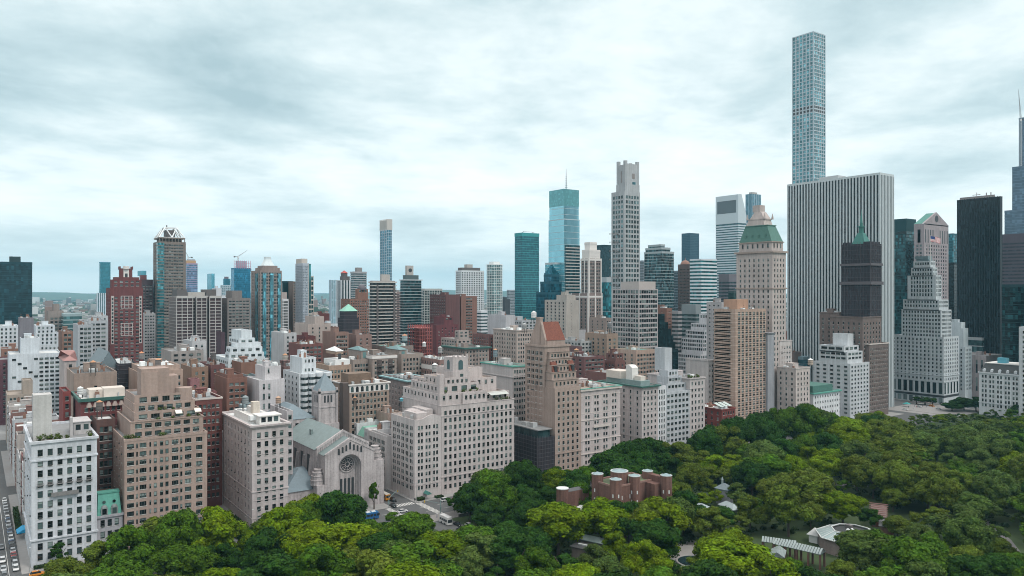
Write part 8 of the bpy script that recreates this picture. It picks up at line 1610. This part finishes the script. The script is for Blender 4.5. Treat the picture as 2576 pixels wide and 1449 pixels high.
hip('flat_shed', 'long dark flat shed roof with white curbs by the bottom edge', 'shed', 1483, 1380, 268, 13, 6, 20, 5.5, .25, roofmat('dark')); m = M(); m.box(-5, 4.5, -.4, .4, 5.75, 6.1); m.box(-6, -3, 2, 2.5, 5.7, 6.0); m.build('roof_curb', wf, ROOTS[-1], loc=(0, 0, 0)); hip('flat_shed', 'grey green ribbed lean-to roof above the dark flat shed', 'shed', 1487, 1348, 277, 12, 5, 20, 5.5, 1.2, plain('roof_ribbed', (.22, .28, .27), .5, .2, .3, 2))
# octagonal glass-roofed aviary
gx, gy = atT(2142, 281); oc = thing('octagon_pavilion', 'low octagonal pavilion with a ribbed white roof and a dark square light well', 'pavilion', (gx, gy, 0)); m = M(); e8 = [(12.6 * math.cos(math.pi / 8 + i * math.pi / 4), 12.6 * math.sin(math.pi / 8 + i * math.pi / 4)) for i in range(8)]; i8 = [(7.0 * math.cos(math.pi / 8 + i * math.pi / 4), 7.0 * math.sin(math.pi / 8 + i * math.pi / 4)) for i in range(8)]
m.prism([(x * .92, y * .92) for x, y in e8], 0, 5.5); m.build('wall', wallmat((.25, .2, .18), 'brick'), oc, loc=(0, 0, 0)); m = M(); rb_ = M()
for i in range(8):
    j = (i + 1) % 8; m.q((*e8[i], 5.5), (*e8[j], 5.5), (*i8[j], 7.6), (*i8[i], 7.6)); rb_.bar((*e8[i], 5.6), (*i8[i], 7.7), .16); rb_.bar((*e8[i], 5.6), (*e8[j], 5.6), .2); rb_.bar((*i8[i], 7.7), (*i8[j], 7.7), .2)
    for s in (.25, .5, .75): a = Vector((*e8[i], 5.56)).lerp(Vector((*e8[j], 5.56)), s); b = Vector((*i8[i], 7.66)).lerp(Vector((*i8[j], 7.66)), s); rb_.bar(a, b, .07)
m.build('roof', plain('roof_pale_panel', (.24, .31, .315), .35, .1, .2, .6), oc, loc=(0, 0, 0)); rb_.build('roof_ribs', wf, oc, loc=(0, 0, 0)); m = M(); m.prism(i8, 7.0, 7.15); m.build('light_well_lid', plain('well_shade_black', (.018, .019, .02), .7, 0, .2), oc, loc=(0, 0, 0))  # thin lid coloured near-black for the shade of a deep well
for x, y in ((-1, 1), (1, .6), (.2, -1)): m = M(); m.sphere(x, y, 7.15, .8, n=8, k=3, half=True); m.build('dome_light', wf, oc, loc=(0, 0, 0))
m = M(); m.cbox(2.4, -2.4, 7.15, 2.2, 1.6, 1.3); m.build('roof_unit', plain('plant_dark', (.10, .09, .09), .7, 0, .2), oc, loc=(0, 0, 0))
def slat(name, label, xv, yv, t, L, W_, rot, z=5.5):
    gx, gy = atT(xv, t); o = thing(name, label, 'pergola', (gx, gy, 0), rot=math.radians(rot)); m = M(); n = int(L / .9)
    for i in range(n): x = -L / 2 + L * (i + .5) / n; m.q((x - .34, -W_ / 2, z), (x + .34, -W_ / 2, z), (x + .34, 0, z + 1.5), (x - .34, 0, z + 1.5)); m.q((x - .34, 0, z + 1.5), (x + .34, 0, z + 1.5), (x + .34, W_ / 2, z), (x - .34, W_ / 2, z))
    m.build('slatted_roof', plain('slat_pale', (.27, .32, .32), .5, .1, .3, 1.5), o, loc=(0, 0, 0)); m = M(); m.box(-L / 2, L / 2, -W_ / 2 + .1, W_ / 2 - .1, z - .25, z - .05); m.build('glass_underlay', plain('slat_dark', (.10, .13, .13), .4, 0, .2), o, loc=(0, 0, 0))
    for i in range(int(L / 4) + 1):
        for s in (-1, 1): x = -L / 2 + .4 + (L - .8) * i / int(L / 4); m = M(); m.box(x - .3, x + .3, s * W_ / 2 - s * .5 - .3, s * W_ / 2 - s * .5 + .3, 0, z - .2); m.build('post', ab, o, loc=(0, 0, 0))
    return o
slat('pergola', 'long slatted pergola roof on brick posts in the zoo', 2010, 1376, 268, 17, 5, 12); slat('pergola', 'short slatted pergola roof meeting the long one at its lower end', 1957, 1408, 262, 8, 5, -60); slat('pergola', 'broken white pergola behind the long slatted one', 1960, 1362, 276, 12, 3.5, 28, 4.6); slat('pergola', 'pale pergola row at the bottom edge right of centre', 1790, 1447, 250, 22, 3, 50, 4)
hip('tent', 'small white peaked tent left of the octagonal pavilion', 'tent', 2050, 1318, 290, 4.5, 4.5, 10, 3.2, 2.4, plain('canvas_white', (.62, .63, .63), .9, 0, .1), wf)
bp = hip('brick_pavilion', 'long low red brick pavilion with open timber roof beams', 'pavilion', 2210, 1277, 316, 19, 6, -62, 4.6, .3, plain('roof_brown', (.16, .11, .10), .8, 0, .3), ab); m = M()
for i in range(7): m.box(-9 + i * 3 - .12, -9 + i * 3 + .12, -3.6, 3.6, 5.0, 5.3)
m.build('roof_beams', wallmat((.3, .17, .15)), bp, loc=(0, 0, 0)); hip('brick_pavilion', 'grey ribbed lean-to of the brick pavilion beside the octagon', 'pavilion', 2232, 1306, 300, 10, 6, -62, 4.2, 1.2, plain('roof_dark_rib', (.15, .155, .16), .6, .1, .3, 1), ab)
m = M(); gx, gy = atT(1745, 268); pl = thing('pool', 'dark round pool with a pale rim in the sunken court', 'pool', (gx, gy, 0)); m.cyl(0, 0, .1, .6, 6.2, 24); m.build('rim', plain('court_paving', (.30, .29, .28), .9, 0, .2, .6), pl, loc=(0, 0, 0)); m = M(); m.cyl(0, 0, .6, .63, 5.5, 24); m.build('water', plain('pool_water', (.02, .04, .045), .08, 0, .1), pl, loc=(0, 0, 0))

# ------------------------------------------------------------------ vehicles
tyre = plain('tyre', (.015, .015, .016), .8, 0, .1); carg = plain('car_glass', (.02, .028, .032), .06, 0, .1); lampw = plain('headlamp', (.7, .72, .7), .2, 0, .05); lampr = plain('tail_lamp', (.35, .01, .01), .3, 0, .05)
def paint(c): return plain('car_paint', c, .25, .25, .08)
def loft(m, secs, mi=0):
    """secs: list of (x, [(y, z)...]) cross sections"""
    n = len(secs[0][1]); i0 = len(m.v)
    for x, pts in secs: m.v += [(x, a, b) for a, b in pts]
    for s in range(len(secs) - 1):
        for k in range(n): j = (k + 1) % n; m.f.append((i0 + s * n + k, i0 + s * n + j, i0 + (s + 1) * n + j, i0 + (s + 1) * n + k)); m.m.append(mi)
    m.f.append(tuple(i0 + n - 1 - k for k in range(n))); m.m.append(mi); m.f.append(tuple(i0 + (len(secs) - 1) * n + k for k in range(n))); m.m.append(mi)
PROTO = {}
def car_parts(kind, col):
    key = (kind, col)
    if key in PROTO: return PROTO[key]
    P_ = []; suv = kind in ('suv', 'taxi'); hb, ht = (.95, 1.68) if suv else (.86, 1.42)
    b = M(); sec = lambda w, z0, z1: [(-w, z0), (w, z0), (w + .04, (z0 + z1) / 2), (w - .06, z1), (-w + .06, z1), (-w - .04, (z0 + z1) / 2)]
    loft(b, [(-2.3, sec(.72, .42, hb - .12)), (-2.1, sec(.86, .3, hb)), (-.9, sec(.9, .28, hb + .04)), (.9, sec(.9, .28, hb + .02)), (1.9, sec(.86, .3, hb - .12)), (2.3, sec(.70, .4, hb - .3))][::-1])
    top = lambda w, z: [(-w, z), (w, z), (w, z + .09), (-w, z + .09)]
    loft(b, [(-1.5 if suv else -1.15, top(.66, ht - .09)), (.35, top(.68, ht - .08)), (.6, top(.64, ht - .12))][::-1]); P_.append(('body', b.mesh('car_body', [paint(col)])))
    g = M(); gs = lambda w0, w1, z0, z1: [(-w0, z0), (w0, z0), (w1, z1), (-w1, z1)]
    loft(g, [(-2.05 if suv else -1.8, gs(.78, .77, hb - .02, hb)), (-1.5 if suv else -1.1, gs(.82, .64, hb - .02, ht - .08)), (.45, gs(.82, .64, hb - .02, ht - .08)), (1.15, gs(.8, .78, hb - .05, hb - .02))][::-1]); P_.append(('windows', g.mesh('car_windows', [carg])))
    for x in (-1.4, 1.4):
        for s in (-1, 1):
            w = M(); i0 = len(w.v); n = 12
            for yy in (s * .72, s * .92): w.v += [(x + .33 * math.cos(2 * math.pi * k / n), yy, .33 + .33 * math.sin(2 * math.pi * k / n)) for k in range(n)]
            for k in range(n): j = (k + 1) % n; w.f.append((i0 + k, i0 + j, i0 + n + j, i0 + n + k)); w.m.append(0)
            w.f.append(tuple(i0 + n + k for k in range(n))); w.m.append(0); P_.append(('wheel', w.mesh('wheel', [tyre])))
    for s in (-1, 1):
        l = M(); l.cbox(2.16, s * .55, .55, .2, .3, .14); P_.append(('headlight', l.mesh('headlight', [lampw]))); l = M(); l.cbox(-2.24, s * .6, .62, .12, .26, .16); P_.append(('tail_light', l.mesh('tail_light', [lampr])))
    if kind == 'taxi': l = M(); l.cbox(0, 0, ht, .25, .7, .16); P_.append(('roof_sign', l.mesh('roof_sign', [wf])))
    PROTO[key] = P_; return P_
def car(kind, col, x, y, rot, label, group=None, z=0.0, s=1.0):
    o = thing('taxi' if kind == 'taxi' else 'car', label, 'taxi' if kind == 'taxi' else 'car', (x, y, z), group, rot=math.radians(rot)); o.scale = (s, s, s)
    for n, me in car_parts(kind, col): c = bpy.data.objects.new(n, me); COL.objects.link(c); c.parent = o
    return o
CC = {'silver': (.42, .44, .46), 'white': (.62, .63, .63), 'black': (.02, .02, .022), 'grey': (.16, .17, .18), 'blue': (.05, .09, .17), 'red': (.30, .03, .03), 'orange': (.62, .22, .02)}
rc = random.Random(4); NW = ['first', 'second', 'third', 'fourth', 'fifth', 'sixth', 'seventh', 'eighth', 'ninth', 'tenth', 'eleventh', 'twelfth', 'thirteenth', 'fourteenth', 'fifteenth', 'sixteenth', 'seventeenth', 'eighteenth', 'nineteenth', 'twentieth']
for i in range(20):
    c = rc.choice(['silver', 'white', 'grey', 'black', 'white', 'silver', 'blue']) if i != 3 else 'red'; k = rc.choice(('car', 'suv')); car(k, CC[c], 312 + i * 5.55, -11.9 + i * .02, 180, '%s parked %s, %s from the avenue in the side street kerb row' % (c, 'suv' if k == 'suv' else 'saloon', NW[i]), 'cars parked along the left side street')
for i, (x, c) in enumerate(((292, 'black'), (299, 'white'), (306, 'grey'), (314, 'silver'), (324, 'white'), (341, 'grey'))): car('car' if i % 2 else 'suv', CC[c], x, -8.4, 180, '%s car waiting in the left side street lane, %s from the avenue' % (c, NW[i]), 'cars waiting in the left side street')
TX = [(301.5, -17.5, 'orange taxi at the lower left corner below the white limestone house'), (292, -37.5, 'orange taxi half hidden under trees right of the lower left corner')]
for x, y, l in TX: car('taxi', CC['orange'], x, y, -90, l, 'taxis')
FV = [('suv', 'black', 301.5, -128, 'black van-like suv just above the blue bus'), ('suv', 'black', 314, -156.5, 'black suv at the side street mouth behind the school bus'), ('car', 'black', 306, -152.5, 'black saloon turning left of the crosswalk'), ('car', 'white', 296, -152, 'white saloon at the end of the crosswalk'), ('car', 'silver', 300, -104, 'silver saloon glimpsed under trees before the synagogue'), ('car', 'white', 292, -108, 'white saloon glimpsed under trees before the synagogue'), ('car', 'black', 266, -161.8, 'black saloon with red lamps behind the white truck'), ('car', 'white', 262.5, -165, 'white saloon on the park transverse road'), ('car', 'black', 259, -159, 'black saloon lowest on the park transverse road'), ('car', 'white', 309, -77, 'white saloon at the mouth of the street by the tan terraced house'), ('car', 'silver', 318, -83, 'silver saloon in the street beside the pale flat-corniced house'), ('car', 'red', 300, -182, 'red saloon glimpsed through trees before the stepped limestone house')]
FV += [('car', 'grey', 288.5, -143, 'grey saloon nearest the park pavement beside the blue bus'), ('suv', 'white', 300.5, -176, 'white suv waiting below the cream corner house'), ('car', 'black', 288.5, -176, 'black saloon by the park kerb below the crossing'), ('suv', 'silver', 296, -190, 'silver suv half under trees past the crossing'), ('car', 'black', 250, -155, 'black saloon farther down the park transverse road'), ('car', 'grey', 345, -161, 'grey saloon parked along the cream corner wing'), ('car', 'black', 351, -161, 'black saloon parked along the cream corner wing'), ('suv', 'white', 327, -88, 'white suv parked beside the hedge of the pale flat-corniced house'), ('car', 'black', 288.5, -60, 'black saloon glimpsed by the park kerb before the tan terraced house')]
for k, c, x, y, l in FV: car(k, CC[c], x, y, -90 if 284 < x < 306 and y != -152.5 else 180, l)
for i, (xv, yv, kind, c, l) in enumerate(((2313, 1021, 'car', 'white', 'white car at the plaza crossing'), (2344, 1019, 'taxi', 'orange', 'orange taxi at the middle of the plaza crossing'), (2371, 1014, 'suv', 'black', 'black suv left of the upper plaza taxi'), (2410, 1006, 'taxi', 'orange', 'orange taxi at the upper right of the plaza'), (2391, 1007, 'car', 'black', 'black car just left of the upper plaza taxi'), (2345, 1009, 'car', 'red', 'dark red car beside the striped plaza tent'), (2362, 1026, 'car', 'silver', 'small silver car right of the middle plaza taxi'), (2430, 1014, 'car', 'white', 'white car near the dark plaza trees'), (2277, 1028, 'car', 'white', 'white car at the left end of the plaza'), (2380, 998, 'car', 'white', 'white car by the shopfront of the stepped tower'))):
    t = H * F / (yv + 4 - YH); gx, gy = atT(xv, t); car(kind, CC[c], gx, gy, 160 + i * 5, l, 'vehicles on the plaza', .02)
for i, (xv, yv) in enumerate(((2150, 1217), (2150, 1226))): t = 340 + 6 * (1 - i); gx, gy = atT(xv, t); car('car', CC['white'], gx, gy, -130, ('white car farther along the park drive between dark trees', 'white car nearer along the park drive between dark trees')[i], 'cars on the park drive', .11)
def bus(label, x, y, rot, L, body, roofc, trimc, kind, h=3.0, w=2.5):
    o = thing(kind, label, 'bus', (x, y, 0), rot=math.radians(rot)); l2, w2 = L / 2, w / 2; m = M(); m.frus((-l2, l2, -w2, w2), .4, (-l2 + .08, l2 - .15, -w2 + .06, w2 - .06), h); m.build('body', paint(body), o, loc=(0, 0, 0)); m = M(); m.box(-l2 + .12, l2 - .2, -w2 + .1, w2 - .1, h, h + .14)
    m.build('roof', paint(roofc), o, loc=(0, 0, 0))
    for s in (-1, 1):
        for i in range(int(L / 1.5)): m = M(); xx = -l2 + .6 + i * 1.5; m.box(xx, xx + 1.2, s * (w2 - .03) - .05, s * (w2 - .03) + .05, 1.5, 2.45); m.build('side_window', carg, o, loc=(0, 0, 0))
        for xx in (-l2 + 2, l2 - 2.2): m = M(); m.cyl(0, 0, -.15, .15, .5, 12); q_ = m.build('wheel', tyre, o, loc=(xx, s * (w2 - .12), .5)); q_.rotation_euler.x = math.pi / 2
    m = M(); m.box(-l2 - .04, -l2 + .1, -w2 + .3, w2 - .3, 1.5, 2.5); m.build('rear_window', carg, o, loc=(0, 0, 0)); m = M(); m.box(l2 - .14, l2 - .02, -w2 + .2, w2 - .2, 1.2, 2.5); m.build('windscreen', carg, o, loc=(0, 0, 0))
    m = M(); m.box(-l2 - .03, -l2 + .3, -w2 - .02, w2 + .02, .5, 1.3); m.build('rear_panel', paint(trimc), o, loc=(0, 0, 0)); return o
b_ = bus('blue city bus with white roof hatches and orange tail, before the synagogue', 294.5, -133.5, -90, 12, (.03, .13, .32), (.05, .20, .42), (.55, .2, .03), 'city_bus')
for xx in (-3.8, -1.2, 1.6, 4): m = M(); m.cbox(xx, 0, 3.1, 1.7, 1.5, .25); m.build('roof_hatch', wf, b_, loc=(0, 0, 0))
bus('yellow school bus standing in the side street beyond the synagogue', 320.5, -154.8, 0, 9.5, (.60, .24, .015), (.68, .66, .6), (.6, .24, .015), 'school_bus', 2.9, 2.4)
bus('white delivery van ahead of the yellow school bus', 329.5, -154.5, 0, 6, (.6, .62, .62), (.62, .64, .64), (.5, .5, .5), 'delivery_van', 2.5, 2.1); bus('grey box truck farther up the side street than the school bus', 338, -153, 0, 8, (.30, .38, .38), (.35, .42, .42), (.3, .3, .3), 'box_truck', 3.4, 2.4)
bus('white box truck on the park transverse road', 271, -159, 180, 7, (.62, .63, .63), (.66, .67, .67), (.5, .5, .5), 'box_truck', 3.3, 2.4)
# ------------------------------------------------------------------ street furniture
pole = plain('pole_teal', (.20, .30, .30), .5, .2, .1); poleg = plain('pole_grey', (.35, .36, .36), .5, .2, .1)
def signal(label, x, y, rot, arm=7):
    o = thing('traffic_light', label, 'traffic light', (x, y, .1), rot=math.radians(rot)); m = M(); m.cyl(0, 0, 0, 5.5, .14, 8, r2=.1); m.build('pole', pole, o, loc=(0, 0, 0)); m = M(); m.bar((0, 0, 4.2), (arm, 0, 6.2), .09); m.build('arm', pole, o, loc=(0, 0, 0)); m = M(); m.cbox(arm, 0, 5.2, .3, .35, 1.0); m.build('signal_head', plain('signal_yellow', (.5, .32, .03), .5, 0, .1), o, loc=(0, 0, 0)); m = M(); m.cbox(0, .2, 1.8, .5, .5, 1.2); m.build('control_box', pole, o, loc=(0, 0, 0))
signal('teal traffic light arm reaching over the crosswalk left of it', 305.6, -150.2, -60); signal('teal traffic light arm at the park corner of the crossing', 285, -164.6, 75)
def lamp(label, x, y, two=True, rot=0):
    o = thing('street_lamp', label, 'street lamp', (x, y, .1), rot=math.radians(rot)); m = M(); m.cyl(0, 0, 0, 8.6, .13, 8, r2=.07); m.build('pole', poleg, o, loc=(0, 0, 0))
    for s in ((-1, 1) if two else (1,)): m = M(); m.bar((0, 0, 8.3), (s * 1.6, 0, 9), .06); m.build('arm', poleg, o, loc=(0, 0, 0)); m = M(); m.cbox(s * 1.9, 0, 8.9, .7, .3, .16); m.build('lamp_head', wf, o, loc=(0, 0, 0))
lamp('grey twin-arm street lamp at the cream corner house', 305.9, -164.2, rot=30); lamp('grey street lamp at the corner of the pale flat-corniced house', 306, -92.6, rot=90); lamp('grey street lamp at the corner of the white limestone house', 306, -15.6, False, 180); lamp('grey street lamp on the park side opposite the stepped limestone house', 284, -196, False); lamp('grey street lamp by the plaza', 288, -612, rot=10)
m = M(); aw_ = thing('canopy', 'dark green entrance canopy of the cream corner house', 'canopy', (307.6, -171, 0)); m.frus((305.8, 310, -172.2, -169.8), 2.6, (305.8, 310, -171.1, -170.9), 3.7); m.build('canvas', plain('canvas_green', (.05, .17, .15), .9, 0, .1), aw_)
for y in (-172, -170): m = M(); m.cyl(305.9, y, 0, 2.6, .04, 5); m.build('post', poleg, aw_)
o = thing('awning', 'bright blue shop canopy on the left side street', 'canopy', (352, -15, 0)); m = M(); m.frus((348, 355, -16.8, -13.6), 2.6, (348, 355, -16.8, -15.6), 3.9); m.build('canvas', plain('canvas_blue', (.03, .28, .50), .9, 0, .1), o)
def hedge(label, x0, x1, y0, y1, h):
    o = thing('hedge', label, 'hedge', ((x0 + x1) / 2, (y0 + y1) / 2, .14)); gg = np.random.default_rng(int(abs(x0 * 7 + y0))); n = int(90 + 60 * (x1 - x0) * (y1 - y0)); c = np.stack([gg.uniform(x0, x1, n), gg.uniform(y0, y1, n), gg.uniform(.2, h, n)], 1); nn = gg.normal(size=(n, 3)) + np.array([-.4, .3, .8]); nn /= np.linalg.norm(nn, axis=1)[:, None]; q_ = bpy.data.objects.new('foliage', quads_mesh('foliage', c, nn, .3, gg, LEAF)); COL.objects.link(q_); q_.parent = o; q_.location = -Vector(o.location); q_.color = (.035, .06, .022, 1)
hedge('clipped dark hedge at the foot of the cream corner house', 306.6, 309.4, -169, -165.6, 1.4); hedge('hedge along the base of the white limestone house', 307.6, 309.6, -30, -17, 1.2); hedge('hedge along the street side of the pale flat-corniced house', 309, 330, -90.6, -89.2, 1.3); hedge('round shrub bed on the pavement by the cream corner house', 300.8 + 5, 308.2, -178.4, -174.6, 1.0); hedge('green front gardens along the left side street', 356, 392, -15.6, -13.8, 3.2)
# plaza tents and people
for i, (xv, yv, c, l) in enumerate(((2281, 1021, (.05, .30, .29), 'teal market tent on the plaza'), (2334, 1018, (.6, .45, .42), 'pink and white market tent on the plaza'), (2316, 1015, (.62, .64, .64), 'white market tent left of the pink one'), (2356, 1010, (.5, .6, .6), 'pale pyramid kiosk right of the pink tent'))):
    t = H * F / (yv + 2 - YH); gx, gy = atT(xv, t); o = thing('market_tent', l, 'tent', (gx, gy, .1)); m = M(); m.frus((-2.6, 2.6, -2, 2), 2.3, (-.3, .3, -.3, .3), 3.6); m.build('canvas', plain('tent_%d' % i, c, .9, 0, .1), o, loc=(0, 0, 0))
    for sx in (-2.4, 2.4):
        for sy_ in (-1.8, 1.8): m = M(); m.cyl(sx, sy_, 0, 2.3, .06, 5); m.build('post', poleg, o, loc=(0, 0, 0))
def person(x, y, col, legs, label, rot, group=None, z=.15):
    me = bpy.data.meshes.new('person'); V = [(0, 0, .95), (0, 0, 1.2), (0, 0, 1.45), (0, .0, 1.56), (.02, 0, 1.66), (0, .11, .9), (.08, .12, .5), (.02, .12, .08), (.14, .12, .04), (0, -.11, .9), (-.1, -.12, .5), (-.2, -.12, .1), (-.08, -.12, .05), (0, .2, 1.42), (-.05, .26, 1.15), (.06, .25, .9), (0, -.2, 1.42), (.06, -.26, 1.15), (.14, -.25, .92)]
    E = [(0, 1), (1, 2), (2, 3), (3, 4), (0, 5), (5, 6), (6, 7), (7, 8), (0, 9), (9, 10), (10, 11), (11, 12), (2, 13), (13, 14), (14, 15), (2, 16), (16, 17), (17, 18)]
    me.from_pydata(V, E, []); o = bpy.data.objects.new('person', me); COL.objects.link(o); o.location = (x, y, z); o.rotation_euler.z = rot; sk = o.modifiers.new('skin', 'SKIN'); o.modifiers.new('sub', 'SUBSURF').levels = 1
    R_ = [.15, .15, .16, .06, .11, .09, .07, .05, .04, .09, .07, .05, .04, .07, .05, .035, .07, .05, .035]
    for v, r_ in zip(me.skin_vertices[0].data, R_): v.radius = (r_, r_)
    me.skin_vertices[0].data[0].use_root = True; pm = plain('coat_%s' % col, {'dark': (.03, .03, .035), 'red': (.3, .04, .04), 'white': (.55, .55, .55), 'blue': (.06, .10, .2)}[col], .9, 0, .1); me.materials.append(pm); tag(o, label, 'person', group); return o
for i, (xv, yv, c) in enumerate(((2300, 1024, 'dark'), (2306, 1026, 'red'), (2292, 1023, 'white'), (2321, 1024, 'dark'), (2330, 1026, 'blue'), (2286, 1027, 'dark'), (2297, 1030, 'blue'))): t = H * F / (yv - YH); gx, gy = atT(xv, t); person(gx, gy, c, None, '%s-clad walker on the plaza, %s from its left end' % (c, ('third', 'fifth', 'second', 'sixth', 'rightmost', 'leftmost', 'fourth')[i]) if c != 'red' else 'walker in a red coat on the plaza', i * 1.1, 'people on the plaza')
for i, (x, y, c, l) in enumerate(((307.2, -163.9, 'dark', 'dark-clad walker at the kerb of the cream corner house'), (282, -170, 'dark', 'dark-clad walker on the park pavement near the traffic light'), (280, -160, 'blue', 'blue-coated walker on the park pavement'))): person(x, y, c, None, l, i * 2.0, None)
# ------------------------------------------------------------------ air
m = M(); m.box(-900, 14500, -9500, 4500, -1, 480); hz_ = m.build('haze', None or bpy.data.materials.new('haze_air')); stuff(hz_)
hm2 = hz_.data.materials[0]; hm2.use_nodes = True; t = hm2.node_tree; t.nodes.clear(); pvn = nd(t, 'ShaderNodeVolumePrincipled'); pvn.inputs['Color'].default_value = (.33, .74, .95, 1); pvn.inputs['Density'].default_value = .00006; pvn.inputs['Anisotropy'].default_value = 0.0
mo = nd(t, 'ShaderNodeOutputMaterial'); lk(t, pvn.outputs[0], mo.inputs['Volume'])
